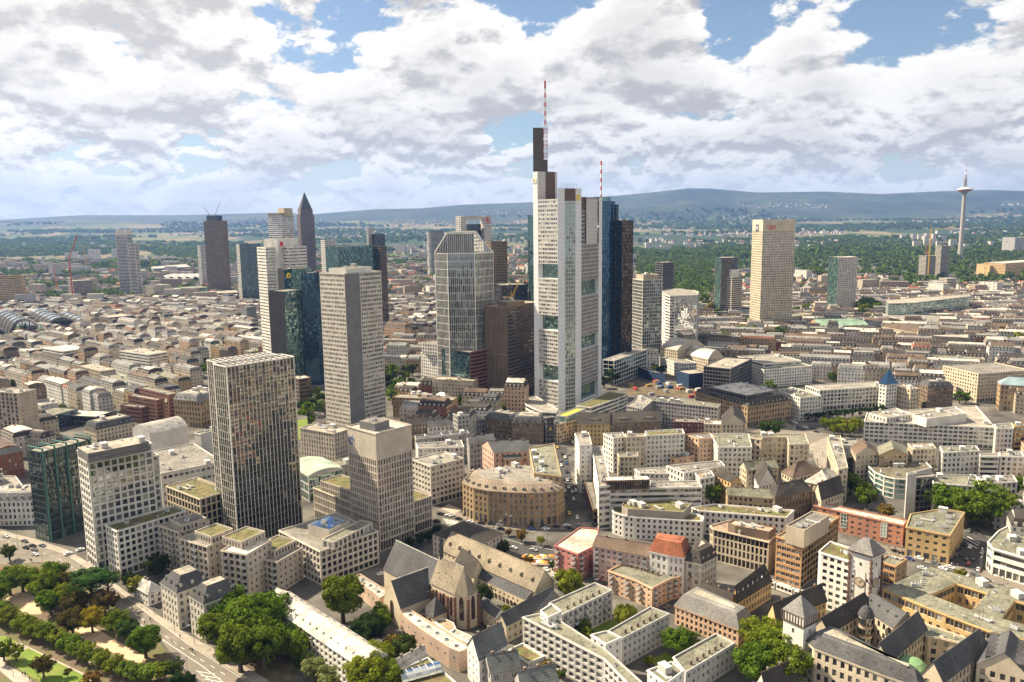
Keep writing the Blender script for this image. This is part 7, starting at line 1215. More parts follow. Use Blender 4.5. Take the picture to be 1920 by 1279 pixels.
def town_hall_extras():
    c = SPECIAL['turret']; root = ROOT['rw6']; g = G(); g.lathe(c, [(2.6, 0), (2.6, 19)], 16, wallm('cream'), caps=False)
    for z in (8, 12, 16): g.lathe(c, [(2.7, z), (2.7, z + 2.2)], 16, glm('dark'), caps=False); g.lathe(c, [(2.85, z - .5), (2.85, z)], 16, surf('red sandstone', (.17, .095, .072)), caps=False)
    g.build('stair_turret', root); g = G(); g.lathe(c, [(3.1, 19), (2.9, 19.8), (2.2, 21.4), (1.2, 22.6), (.2, 23.2), (.08, 24.5)], 16, roofm('slate')); g.build('turret_dome', root)
    c = SPECIAL['copper']; root = ROOT['rw4']; g = G(); cop = surf('copper green', (.20, .34, .17), var=.3); g.lathe(c, [(5.6, 0), (5.6, 11)], 20, wallm('pale'), caps=False); g.lathe(c, [(5.9, 11), (5.3, 12.6), (3.6, 14), (1.5, 14.8), (.1, 15)], 20, cop); g.build('copper_dome', root)
    c = SPECIAL['copper2']; g = G(); g.box((*c, 0), (7, 5, 14.4), wallm('cream'), ang=R(40)); g.box((*c, 14.42), (7.4, 5.4, .3), cop, ang=R(40)); g.build('copper_annex', ROOT['rw2'])
town_hall_extras()
def clock_tower():
    P = SPECIAL['clock']; A, N_, C = P; D = (A[0] + C[0] - N_[0], A[1] + C[1] - N_[1]); P = [A, N_, C, D]; P = P if area(P) > 0 else P[::-1]; H = SPECIAL['clockH']; root = empty('clock_tower', 'white clock tower with red quoins and hipped stone roof', 'clock tower', (N_[0], N_[1], 0)); FOOT.append(P)
    g = G(); wm = wallm('bright'); rq = surf('red sandstone', (.17, .095, .072)); Q = inset(P, .35)
    g.prism(Q, 0, H, wm); g.build('wall', root); g = G()
    for i in range(4):
        for j in range(int(H / 1.1)):
            s_ = 1.0 if j % 2 else .6; g.box((P[i][0] * .97 + sum(p[0] for p in P) / 4 * .03, P[i][1] * .97 + sum(p[1] for p in P) / 4 * .03, j * 1.1), (s_, s_, .95), rq, ang=math.atan2(P[1][1] - P[0][1], P[1][0] - P[0][0]))
    g.build('quoin', root, kind='stuff'); g = G(); E = inset(P, -.9); g.prism(inset(P, -.5), H, H + .8, rq, bottom=True); cx, cy_ = sum(p[0] for p in P) / 4, sum(p[1] for p in P) / 4; I = inset(P, 3.2)
    for i in range(4): g.face([(*E[i], H + .8), (*E[(i + 1) % 4], H + .8), (*I[(i + 1) % 4], H + 6), (*I[i], H + 6)], roofm('slatelight'))
    g.face([(*p, H + 6) for p in I], roofm('slatelight')); g.beam((cx, cy_, H + 6), (cx, cy_, H + 13), .2, plantd); g.build('roof', root)
    for e in (0, 1):
        M, L_ = wall_frame(Q, e, math.dist(Q[e], Q[(e + 1) % 4]) * .5, H * .62, .1); me = ring_mesh('clock_face', 0, 1.9, surf('clock white', (.50, .42, .30)), 24); put(me, 'clock_face', root, M); put(ring_mesh('clock_rim', 1.9, 2.15, rq, 24), 'clock_rim', root, M)
        g = G(); hm = plantd; g.beam((0, 0, .25), (.8, 1.2, .25), .14, hm); g.beam((0, 0, .25), (-.7, .3, .25), .16, hm)
        for i in range(12): a = i * math.pi / 6; g.beam((1.5 * math.cos(a), 1.5 * math.sin(a), .2), (1.75 * math.cos(a), 1.75 * math.sin(a), .2), .1, hm)
        put(g.mesh('clock_hand'), 'clock_hand', root, M)
        g = G(); g.face([(-2.4, -9, .05), (2.4, -9, .05), (2.4, -8.5, .05), (-2.4, -8.5, .05)], rq); g.face([(-2.5, -9, .04), (-2.2, -9, .04), (-2.2, 5, .04), (-2.5, 5, .04)], rq); g.face([(2.2, -9, .04), (2.5, -9, .04), (2.5, 5, .04), (2.2, 5, .04)], rq); put(g.mesh('trim'), 'trim', root, M)
        for (x, z) in ((-3.0, -6), (3.0, -6), (-3.0, 1), (3.0, 1), (0, 7.5)):
            me, w, h = window_mesh(.7, 1.3, glm('black'), 'd'); put(me, 'window', root, M @ Matrix.Translation((x, z, .02)))
clock_tower()
def church():
    root = empty('church', 'gothic church with slate roofs, buttressed choir and thin ridge turret', 'church', (-40, 338, 0)); wm = wallm('mon'); rq = surf('red sandstone', (.17, .095, .072)); sl, sd_ = roofm('slate'), roofm('slatesand'); W, PN = G(), G(); gb = glm('black')
    d = Vector((.72, -.695)); n = Vector((-.695, -.72))     # along the axis to the choir; towards the camera side
    def span(a, b, hw, ze, zr, roofmat, g, gabA=True, gabB=False, over=.4):
        a, b = Vector(a), Vector(b); u = (b - a).normalized(); m = Vector((u.y, -u.x)); p = [a + m * hw, b + m * hw, b - m * hw, a - m * hw]; p2 = [tuple(q) for q in p]
        if area(p2) < 0: p2 = p2[::-1]
        W.prism(p2, 0, ze, wm, top=False); e0, e1, e2, e3 = (a + m * (hw + over), b + m * (hw + over), b - m * (hw + over), a - m * (hw + over))
        g.face([(*e0, ze - .2), (*a, zr), (*b, zr), (*e1, ze - .2)][::-1], roofmat); g.face([(*e2, ze - .2), (*b, zr), (*a, zr), (*e3, ze - .2)][::-1], roofmat); g.beam((*a, zr), (*b, zr), .35, roofm('lightgrey'))
        if gabA: W.face([(*(a - m * hw), ze), (*(a + m * hw), ze), (*a, zr - .1)], wm)
        if gabB: W.face([(*(b + m * hw), ze), (*(b - m * hw), ze), (*b, zr - .1)], wm)
    def gothic(parent, base, u, nn, w, h, name='window'):
        g = G(); k = 7; arc = [(-w / 2, 0), (w / 2, 0), (w / 2, h * .72)] + [(w / 2 * math.cos(math.pi / 2 * i / k) , h * .72 + h * .28 * math.sin(math.pi / 2 * i / k)) for i in range(1, k + 1)] + [(-w / 2 * math.cos(math.pi / 2 * (k - i) / k), h * .72 + h * .28 * math.sin(math.pi / 2 * (k - i) / k)) for i in range(1, k)] + [(-w / 2, h * .72)]
        g.face([(x, y, .04) for x, y in arc], gb)
        for i in range(len(arc)): a, b = arc[i], arc[(i + 1) % len(arc)]; g.beam((*a, .08), (*b, .08), .22, rq)
        if w > 1.2: g.beam((0, 0, .08), (0, h * .85, .08), .14, rq)
        put(g.mesh(name), name, parent, Matrix.Translation((base[0] + nn[0] * .03, base[1] + nn[1] * .03, base[2])) @ Matrix(((u[0], 0, nn[0], 0), (u[1], 0, nn[1], 0), (0, 1, 0, 0), (0, 0, 0, 1))))
    g = G(); A = (-33.6, 337.0); span((-56.5, 361.0), A, 7.5, 12, 24, sl, g); g.build('nave_roof', root)
    g = G(); Bp = (-22.0, 325.8); span(A, Bp, 5.5, 15.6, 26, sd_, g, gabA=True)
    # apse: half octagon closing the choir
    cv = Vector(Bp); dv = d; nv = n; pts = [cv + nv * 5.5, cv + nv * 4.2 + dv * 4.2, cv + dv * 5.9 + nv * 1.4, cv + dv * 5.9 - nv * 1.4, cv - nv * 4.2 + dv * 4.2, cv - nv * 5.5]
    pts = [cv + nv * 5.5, cv + nv * 2.9 + dv * 5.2, cv - nv * 2.9 + dv * 5.2, cv - nv * 5.5]
    for i in range(3):
        a, b = pts[i], pts[i + 1]; W.face([(*a, 0), (*b, 0), (*b, 15.6), (*a, 15.6)], wm); g.face([(*(a + (a - cv) * .08), 15.4), (*(b + (b - cv) * .08), 15.4), (*cv, 26)], sd_)
        u = (b - a).normalized(); nn = Vector((u.y, -u.x)); mid = (a + b) / 2
        if nn.dot(mid - cv) < 0: nn = -nn; u = -u
        gothic(root, (mid.x, mid.y, 4.0), u, nn, 1.9, 10.5)
    g.build('choir_roof', root); g = G()
    for p in pts:
        o_ = (p - cv).normalized(); q = p + o_ * .55
        for j in range(12): g.box((q.x, q.y, j * 1.2), (1.25 if j % 2 else 1.0, 1.25 if j % 2 else 1.0, 1.15), rq, ang=math.atan2(o_.y, o_.x))
    for t in (.1, .4, .7):
        p = Vector(A) + (cv - Vector(A)) * t + nv * 6.0
        for j in range(11): g.box((p.x, p.y, j * 1.2), (1.1 if j % 2 else .9, 1.4, 1.15), rq, ang=math.atan2(n.y, n.x))
        q = Vector(A) + (cv - Vector(A)) * (t + .15) + nv * 5.5; gothic(root, (q.x, q.y, 5.0), -d if False else Vector((-n.y, n.x)), n, 1.5, 8.5)
    g.build('buttress', root, kind='stuff')
    g = G(); span((-53.8, 326.2), (-37.0, 341.0), 6.6, 9.5, 20, sl, g, gabA=True); g.build('transept_roof', root)
    u = Vector((.68, -.73)); gothic(root, (-53.9, 326.1, 3.0), u, Vector((-.73, -.68)), 1.6, 8.0)
    # side chapel with hipped roof
    cp = Vector((-35.5, 324.0)); q = [cp + d * 4.0 + n * 3.4, cp + d * 4.0 - n * 5, cp - d * 4.0 - n * 5, cp - d * 4.0 + n * 3.4]; q = [tuple(p) for p in q]; q = q if area(q) > 0 else q[::-1]; W.prism(q, 0, 6.5, wm, top=False); g = G(); e = inset(q, -.3); top = tuple(cp - n * 1.5)
    for i in range(4): g.face([(*e[i], 6.4), (*e[(i + 1) % 4], 6.4), (*top, 13)], sl)
    g.build('chapel_roof', root)
    for t in (-2.2, 1.6): p = cp + d * t + n * 3.4; gothic(root, (p.x, p.y, 2.6), Vector((-n.y, n.x)), n, 1.4, 3.0)
    g = G(); fx = (-32.5, 336.5); g.prism([(fx[0] - .8, fx[1] - .8), (fx[0] + .8, fx[1] - .8), (fx[0] + .8, fx[1] + .8), (fx[0] - .8, fx[1] + .8)], 23, 30.5, roofm('slate')); E = [(fx[0] - .9, fx[1] - .9), (fx[0] + .9, fx[1] - .9), (fx[0] + .9, fx[1] + .9), (fx[0] - .9, fx[1] + .9)]
    for i in range(4): g.face([(*E[i], 30.5), (*E[(i + 1) % 4], 30.5), (*fx, 38)], sl)
    g.beam((*fx, 38), (*fx, 39.5), .12, plantd); g.build('ridge_turret', root); W.build('wall', root); FOOT.append([(-64, 356), (-50, 318), (-15, 315), (-14, 330), (-50, 372)])
    dm = dormer_mesh('tiny', 'slate')
    for t, z in ((.2, 20), (.45, 21), (.7, 20.5), (.3, 18), (.6, 18), (.85, 18)):
        p = Vector(A) + (cv - Vector(A)) * t + n * (5.5 * (26 - z) / 10.4); put(dm, 'dormer', root, Matrix.Translation((p.x, p.y, z - .3)) @ Matrix(((-n.y, n.x, 0, 0), (n.x, n.y, 0, 0), (0, 0, 1, 0), (0, 0, 0, 1))))
church()
def arcade():
    """round arches along the cloister wall"""
    row = [r for r in BUILDINGS if r[0] == 'moc'][0]; P = row[3]; root = ROOT['mo']; k = 14
    for t in range(k):
        M, L_ = wall_frame(P, 0, math.dist(P[0], P[1]) * (t + .5) / k, .3, .03); g = G(); w, h = 1.5, 2.6; arc = [(-w / 2, 0), (w / 2, 0), (w / 2, h - w / 2)] + [(w / 2 * math.cos(math.pi * i / 8), h - w / 2 + w / 2 * math.sin(math.pi * i / 8)) for i in range(1, 9)]
        g.face([(x, y, 0) for x, y in arc], glm('black'))
        for a, b in zip(arc[1:], arc[2:]): g.beam((*a, .05), (*b, .05), .2, surf('red sandstone', (.17, .095, .072)))
        put(g.mesh('arch'), 'arch', root, M)
arcade()
def station():
    root = empty('railway_station', 'railway station with long barrel vaulted train halls', 'station', (-720, 1250, 0)); ax = Vector((-.64, .77)); dark = roofm('dark'); rib = roofm('grey')
    for hi, (a, b) in enumerate(SPECIAL['halls']):
        a, b = Vector(a), Vector(b); k = 14; h = (a - b).length * .42; arc = [(.5 - .5 * math.cos(math.pi * i / k), math.sin(math.pi * i / k)) for i in range(k + 1)]; g = G(); Ls = 190; seg = 12
        def q(i, s_): p = b + (a - b) * arc[i][0] + ax * s_; return (p.x, p.y, 6 + h * arc[i][1])
        for j in range(seg):
            for i in range(k): g.face([q(i, j * Ls / seg), q(i, (j + 1) * Ls / seg), q(i + 1, (j + 1) * Ls / seg), q(i + 1, j * Ls / seg)], glass('hall roof glass', dark=(.05, .05, .048), tint=(.7, .68, .62), refl=.04, blind=.3, blindc=(.14, .13, .12)) if 3 < i < 10 else dark)
            if j % 2 == 0:
                for i in range(k): g.beam(q(i, j * Ls / seg), q(i + 1, j * Ls / seg), 1.2, rib)
        g.build('hall_roof', root); g = G(); g.face([q(i, 0) for i in range(k + 1)] , glm('black'))
        for i in range(k): g.beam(q(i, -1), q(i + 1, -1), 2.6, rib)
        for i in range(2, k - 1, 2): p = q(i, -.5); g.beam((p[0], p[1], 4), p, .8, wallm('dgrey'))
        g.prism([tuple(b), tuple(a), tuple(a + ax * 6), tuple(b + ax * 6)] if area([tuple(b), tuple(a), tuple(a + ax * 6), tuple(b + ax * 6)]) > 0 else [tuple(b + ax * 6), tuple(a + ax * 6), tuple(a), tuple(b)], 0, 6.5, wallm('sand')); g.build('hall_front', root); FOOT.append([tuple(a), tuple(b), tuple(b + ax * Ls), tuple(a + ax * Ls)])
    g = G(); p = Vector(SPECIAL['halls'][0][0]); 
    for s_ in (2, 46): c = p + (Vector(SPECIAL['halls'][0][1]) - p) * (s_ / 69) + Vector((2, -6)); g.box((c.x, c.y, 0), (9, 8, 22), wallm('sand'), ang=-.36); g.lathe((c.x, c.y), [(3.4, 22), (3, 25), (1.2, 28), (.1, 30)], 10, roofm('copper'))
    g.build('front_pavilion', root)
station()
def shell_hall():
    a, b = [Vector(p) for p in SPECIAL['shell']]; root = empty('exhibition_hall', 'white exhibition hall with scalloped shell roof', 'hall', (a.x, a.y, 0)); u = (b - a).normalized(); v = Vector((-u.y, u.x)); n = 5; w = (b - a).length / n; wm = wallm('bright')
    for j in range(n):
        g = G(); k = 10
        for d0, d1, h0, h1 in ((0, 20, 20, 25), (20, 60, 25, 27), (60, 95, 27, 17)):
            for i in range(k):
                f = lambda t, dd, hh: (*(a + u * (w * (j + t)) + v * dd), 8 + hh * math.sin(math.pi * t) ** .8 * .7)
                g.face([f(i / k, d0, h0), f((i + 1) / k, d0, h0), f((i + 1) / k, d1, h1), f(i / k, d1, h1)], wm)
        g.build('roof_shell', root)
    g = G(); P = [tuple(a + v), tuple(b + v), tuple(b + v * 94), tuple(a + v * 94)]; g.prism(P, 0, 9, wallm('dgrey')); g.build('wall', root); FOOT.append(P)
shell_hall()
def crane(label, col, base, zm, tip):
    cm = surf('crane ' + col, dict(red=(.50, .09, .04), orange=(.60, .20, .04), yellow=(.62, .38, .04), grey=(.3, .3, .3))[col], var=.05); root = empty('tower_crane', label, 'crane', (*base, 0)); x, y = base; w = 1.9; g = G(); lattice(g, (x, y, 0), (x, y, zm), w, max(4, int(zm / 5)), [cm], .42); g.build('mast', root)
    g = G(); t = Vector(tip); o_ = Vector((x, y, zm)); lattice(g, o_, t, 1.4, max(4, int((t - o_).length / 5)), [cm], .36); g.build('jib', root); g = G(); d = (t - o_); d.z = 0
    if d.length < 1: d = Vector((1, 0, 0))
    d.normalize(); g.beam(o_, o_ - d * 9, 1.0, cm); g.box((*(o_ - d * 8)[:2], zm - 2), (2.5, 2, 3), wallm('concrete')); apex = o_ + Vector((0, 0, 8)); g.beam(o_, apex, .5, cm); g.beam(apex, o_ + (t - o_) * .7, .22, plantd); g.beam(apex, o_ - d * 8.5, .22, plantd); g.build('counter_jib', root); g = G(); g.box((x + 1.2, y - 1.2, zm - 2.4), (1.8, 1.8, 2.2), wallm('lgrey')); g.build('cab', root)
for lb, col, base, zm, tip in SPECIAL['cranes']:
    if base: crane(lb, col, base, zm, tip)
def roof_cranes():
    x1 = [r for r in BUILDINGS if r[0] == 'x1'][0]; z = x1[5] + 12
    cx = sum(p[0] for p in x1[3]) / 4; cy_ = sum(p[1] for p in x1[3]) / 4
    for i, (dx, ang, l, lb) in enumerate(((-14, 2.2, 20, 'short thin crane on the dark crown of the tan grid tower'), (2, 1.15, 28, 'long thin crane on the dark crown of the tan grid tower'))):
        root = empty('roof_crane', lb, 'crane', (cx + dx, cy_, z)); g = G(); m = wallm('dgrey'); g.beam((cx + dx, cy_, z - .5), (cx + dx, cy_, z + 6), 1.2, m); g.beam((cx + dx, cy_, z + 5), (cx + dx + l * math.cos(ang), cy_, z + 5 + l * math.sin(ang)), .9, m); g.build('jib', root)
roof_cranes()

# ------------------------------------------------------------------ short names of neighbours for labels
SPOTS = []
def short(lb):
    for w in (' with ', ' behind ', ' beside ', ' in the ', ' at the ', ' between ', ' facing ', ' next to ', ' along ', ' nearest ', ' by ', ' of ', ' under ', ' wrapped', ' left of', ' around', ' on the', ' running', ' below', ' before', ', ', ' from the'):
        if w in lb: lb = lb.split(w)[0]
    return ' '.join(lb.split()[-5:])
for o in list(COL.objects):
    if o.get('label') and o.parent is None and o.get('category'): SPOTS.append((o.location.x, o.location.y, short(o['label'])))
def near_name(x, y): return min(SPOTS, key=lambda s_: (s_[0] - x) ** 2 + (s_[1] - y) ** 2)[2]

# ------------------------------------------------------------------ ordinary houses between the named buildings
FB = [(min(p[0] for p in P) - 3, max(p[0] for p in P) + 3, min(p[1] for p in P) - 3, max(p[1] for p in P) + 3, P) for P in FOOT]
def blocked(x, y, r=6.0):
    for x0, x1, y0, y1, P in FB:
        if x0 - r < x < x1 + r and y0 - r < y < y1 + r:
            for dx, dy in ((0, 0), (r, 0), (-r, 0), (0, r), (0, -r)):
                if inside(P, x + dx, y + dy): return True
    for nm, kd, P in ROADS:
        if nm in ('road', 'square', 'car_park', 'building_site', 'lawn') and inside(P, x, y): return True
    return False
HW = [('white', 'white'), ('bright', 'bright white'), ('cream', 'cream'), ('beige', 'beige'), ('pale', 'pale'), ('peach', 'peach'), ('sand', 'sandstone'), ('lgrey', 'light grey'), ('brown', 'brown'), ('redbrick', 'red brick')]
HR = [('dark', 'dark'), ('slate', 'slate'), ('brown', 'brown'), ('gravel3', 'dark grey'), ('grey', 'grey'), ('red', 'red tiled'), ('whitegrey', 'white'), ('gravel2', 'pale flat'), ('gravel', 'flat gravel'), ('greengrey', 'grey flat')]
def house_geo(W, PN, RF, cx, cy_, a, w, d, H, wc, rc, rnd, windows=True):
    ca, sa = math.cos(a), math.sin(a); P = [(cx + u * ca - v * sa, cy_ + u * sa + v * ca) for u, v in ((-w / 2, -d / 2), (w / 2, -d / 2), (w / 2, d / 2), (-w / 2, d / 2))]; wm = wallm(wc); rm = roofm(rc); W.prism(P, 0, H, wm, top=False)
    flat = rc in ('gravel2', 'gravel', 'greengrey')
    if windows:
        gm = glm('dark'); nf = max(1, int(H / 3.4)); fh = H / nf
        for i in range(4):
            p, q = P[i], P[(i + 1) % 4]; L_ = math.dist(p, q); nb = int(L_ / 3.1); u = ((q[0] - p[0]) / L_, (q[1] - p[1]) / L_); n = (u[1] * .05, -u[0] * .05)
            if nb < 1: continue
            for j in range(nf):
                for b in range(nb):
                    x = (b + .5) * L_ / nb; z = j * fh + fh * .3; hw = .62; PN.face([(p[0] + u[0] * (x - hw) + n[0], p[1] + u[1] * (x - hw) + n[1], z), (p[0] + u[0] * (x + hw) + n[0], p[1] + u[1] * (x + hw) + n[1], z), (p[0] + u[0] * (x + hw) + n[0], p[1] + u[1] * (x + hw) + n[1], z + fh * .5), (p[0] + u[0] * (x - hw) + n[0], p[1] + u[1] * (x - hw) + n[1], z + fh * .5)], gm)
    if flat:
        flat_roof(RF, P, H, rm, wm, .6)
        for _ in range(rnd.randint(1, 3)): RF.box((cx + rnd.uniform(-.25, .25) * w, cy_ + rnd.uniform(-.25, .25) * d, H - .6), (rnd.uniform(1.5, 5), rnd.uniform(1.5, 4), rnd.uniform(1.2, 3)), plantm if rnd.random() < .5 else wm, ang=a)
    else:
        mh = rnd.uniform(2.8, 4.0); I = inset(P, 1.5); tz = H + mh
        for i in range(4): j = (i + 1) % 4; RF.face([(*P[i], H), (*P[j], H), (*I[j], tz), (*I[i], tz)], rm)
        m1 = ((I[3][0] + I[0][0]) / 2, (I[3][1] + I[0][1]) / 2); m2 = ((I[1][0] + I[2][0]) / 2, (I[1][1] + I[2][1]) / 2); zt = tz + rnd.uniform(.8, 3); rm2 = roofm(rnd.choice([rc, rc, 'gravel3', 'slatelight', 'grey', 'brown', 'dark', 'whitegrey']))
        RF.face([(*I[0], tz), (*I[1], tz), (*m2, zt), (*m1, zt)], rm2); RF.face([(*I[2], tz), (*I[3], tz), (*m1, zt), (*m2, zt)], rm2); W.face([(*I[1], tz), (*I[2], tz), (*m2, zt)], wm); W.face([(*I[3], tz), (*I[0], tz), (*m1, zt)], wm)
        RF.box((m1[0] * .8 + m2[0] * .2, m1[1] * .8 + m2[1] * .2, zt - 1), (1.6, .7, 2.4), wallm('brick'), ang=a); k = int(w / 3.6)
        for i in range(k):      # dormers front and back
            for sgn in (-1, 1):
                u = (i + .5) * w / k - w / 2; v = sgn * (d / 2 - .75); RF.box((cx + u * ca - v * sa, cy_ + u * sa + v * ca, H + .4), (1.4, 1.5, 1.7), wallm('pale'), ang=a)
    return P
HSPOTS = set()
def near_house(x, y): return any((int(x // 11) + i, int(y // 11) + j) in HSPOTS for i in (0,) for j in (0,))
def houses():
    rnd = random.Random(11); spots = []
    names = ['the station quarter', 'the streets behind the teal glass tower', 'the old centre behind the square', 'the yards behind the curved hotel', 'the corner by the beige slab tower']; angs = [R(-40), R(-32), R(-22), R(-15), R(-40)]
    def block_fill(test, a, x0, x1, y0, y1, zone, hmin, hmax):
        ca, sa = math.cos(a), math.sin(a); B_, T_ = 110, 58
        cs = [(x * ca + y * sa, -x * sa + y * ca) for x in (x0, x1) for y in (y0, y1)]; u0, u1, v0, v1 = min(c[0] for c in cs), max(c[0] for c in cs), min(c[1] for c in cs), max(c[1] for c in cs); v = v0
        while v < v1:
            for r_ in (9, 36):
                u = u0 + rnd.uniform(0, 30); rrc = rnd.choice(HR[:5])
                while u < u1:
                    w = rnd.uniform(13, 27) if rnd.random() > .2 else rnd.uniform(34, 60)
                    if (u - u0) % B_ > B_ - 12: u += 12; continue
                    x, y = (u + w / 2) * ca - (v + r_) * sa, (u + w / 2) * sa + (v + r_) * ca
                    if test(x, y) and not blocked(x, y, 7): spots.append((x, y, a, w, rnd.uniform(12.5, 17), rnd.uniform(hmin, hmax) * (1.35 if rnd.random() < .1 else 1), zone, rrc))
                    u += w + .05
            v += T_
    for zi, Z in enumerate(HOUSE_ZONES):
        xs, ys = [p[0] for p in Z], [p[1] for p in Z]; block_fill(lambda x, y: inside(Z, x, y), angs[zi], min(xs), max(xs), min(ys), max(ys), names[zi], 14, 20)
    zin = lambda x, y: any(inside(Z, x, y) for Z in HOUSE_ZONES); wd = lambda x, y: any(inside(Z, x, y) for Z in WOODS)
    for (x0, x1, y0, y1, a, hm) in ((-1300, -300, 1000, 1750, R(-30), 18), (-300, 300, 900, 1700, R(-15), 18), (300, 1200, 900, 1750, R(-8), 16)):
        block_fill(lambda x, y: x0 <= x < x1 and y0 <= y < y1 and abs(x) < .68 * y + 20 and not zin(x, y) and not wd(x, y), a, x0, x1, y0, y1, None, 11, hm)
    for (x0, x1, y0, y1, a, sg) in ((150, 850, 240, 960, R(-25), 1), (-900, -260, 420, 960, R(-40), -1)):      # the town goes on beside the picture
        block_fill(lambda x, y: .665 * y + 10 < sg * x < .665 * y + 170 and y0 < y < y1 and not zin(x, y), a, x0, x1, y0, y1, 'beyond', 13, 19)
    HSPOTS.update((int(s_[0] // 11), int(s_[1] // 11)) for s_ in spots)
    spots.sort(key=lambda s_: math.hypot(s_[0], s_[1])); n_ind = 0; W2, P2, R2 = G(), G(), G()
    for (x, y, a, w, d, H, zone, rrc) in spots:
        wc, wn = rnd.choice(HW[:7] if rnd.random() < .8 else HW[5:]); rc, rn = rnd.choice(HR[:3] if rnd.random() < .62 else HR)
        if rnd.random() < .5: rc, rn = rrc
        if n_ind < 290 and zone != 'beyond':
            W, PN, RF = G(), G(), G(); house_geo(W, PN, RF, x, y, a, w, d, H, wc, rc, rnd); zn = zone or 'the streets before the far woods'
            root = empty('townhouse', '%s townhouse with %s roof in %s' % (wn, rn, zn), 'house', (x, y, 0), group='townhouses in ' + zn.replace('the ', '', 1)); W.build('wall', root); PN.build('window_panes', root, kind='stuff'); RF.build('roof', root); n_ind += 1
        else: house_geo(W2, P2, R2, x, y, a, w, d, H, wc, rc, rnd, windows=y < 1500)
    root = bpy.data.objects.new('distant_houses', W2.mesh('distant_houses')); COL.objects.link(root); root['kind'] = 'stuff'; root['label'] = 'dense roofs of the streets beyond the towers'; root['category'] = 'houses'
    P2.build('window_panes', root, kind='stuff'); R2.build('roofs', root, kind='stuff'); print('houses', len(spots), n_ind)
houses()

# ------------------------------------------------------------------ far suburbs, fields and woods
def far_boxes(name, label, pts, mats, gabled=True):
    """pts: rows x, y, width, depth, height, angle, material"""
    V, F, MI = [], [], []
    for (x, y, w, d, h, a, mi) in pts:
        ca, sa = math.cos(a), math.sin(a); b = len(V); c = [(x + u * ca - v * sa, y + u * sa + v * ca) for u, v in ((-w / 2, -d / 2), (w / 2, -d / 2), (w / 2, d / 2), (-w / 2, d / 2))]
        tz = terr(x, y) - 1; h += tz; V += [(*p, tz) for p in c] + [(*p, h) for p in c]
        for i in range(4): F.append((b + i, b + (i + 1) % 4, b + 4 + (i + 1) % 4, b + 4 + i)); MI.append(mi)
        if gabled and h - tz < 16:
            V += [((c[0][0] + c[3][0]) / 2, (c[0][1] + c[3][1]) / 2, h + d * .38), ((c[1][0] + c[2][0]) / 2, (c[1][1] + c[2][1]) / 2, h + d * .38)]; F += [(b + 4, b + 5, b + 9, b + 8), (b + 6, b + 7, b + 8, b + 9), (b + 5, b + 6, b + 9), (b + 7, b + 4, b + 8)]; r_ = 4 + ((0, 0, 1, 1, 2, 2, 0, 3)[int(x * 7 + y * 3) % 8]); MI += [r_, r_, mi, mi]
        else: F.append((b + 4, b + 5, b + 6, b + 7)); MI.append(8)
    me = bpy.data.meshes.new(name); me.from_pydata(V, [], F)
    for m in mats: me.materials.append(m)
    me.polygons.foreach_set('material_index', MI); o = bpy.data.objects.new(name, me); COL.objects.link(o); o['kind'] = 'stuff'; o['label'] = label; o['category'] = 'houses'
def farwall(name, col):
    m, nt, out = _tree(name); N = nt.nodes; L = nt.links; p = N.new('ShaderNodeBsdfPrincipled'); L.new(p.outputs[0], out.inputs[0]); p.inputs['Roughness'].default_value = .9; g = N.new('ShaderNodeNewGeometry'); s_ = N.new('ShaderNodeSeparateXYZ'); L.new(g.outputs['Position'], s_.inputs[0])
    def m2(op, a, b):
        n = N.new('ShaderNodeMath'); n.operation = op
        for i, v in enumerate((a, b)):
            if isinstance(v, (int, float)): n.inputs[i].default_value = v
            else: L.new(v, n.inputs[i])
        return n.outputs[0]
    fz = m2('FRACT', m2('DIVIDE', s_.outputs[2], 3.2), 0); fx = m2('FRACT', m2('DIVIDE', m2('ADD', s_.outputs[0], m2('MULTIPLY', s_.outputs[1], .8)), 3.4), 0)
    win = m2('MULTIPLY', m2('GREATER_THAN', fz, .48), m2('GREATER_THAN', fx, .5)); mx = N.new('ShaderNodeMix'); mx.data_type = 'RGBA'; L.new(m2('MULTIPLY', win, .8), mx.inputs[0]); mx.inputs[6].default_value = (*col, 1); mx.inputs[7].default_value = (.05, .05, .055, 1); L.new(mx.outputs[2], p.inputs['Base Color']); return m
FM = [farwall('far wall white', (.56, .53, .47)), farwall('far wall cream', (.47, .39, .29)), farwall('far wall brown', (.34, .25, .18)), farwall('far wall grey', (.42, .41, .40)), roofm('brown'), roofm('dark'), roofm('gravel3'), roofm('red'), roofm('gravel')]
wdt = lambda x, y: any(inside(Z, x, y) for Z in WOODS)
TREE_PTS = []
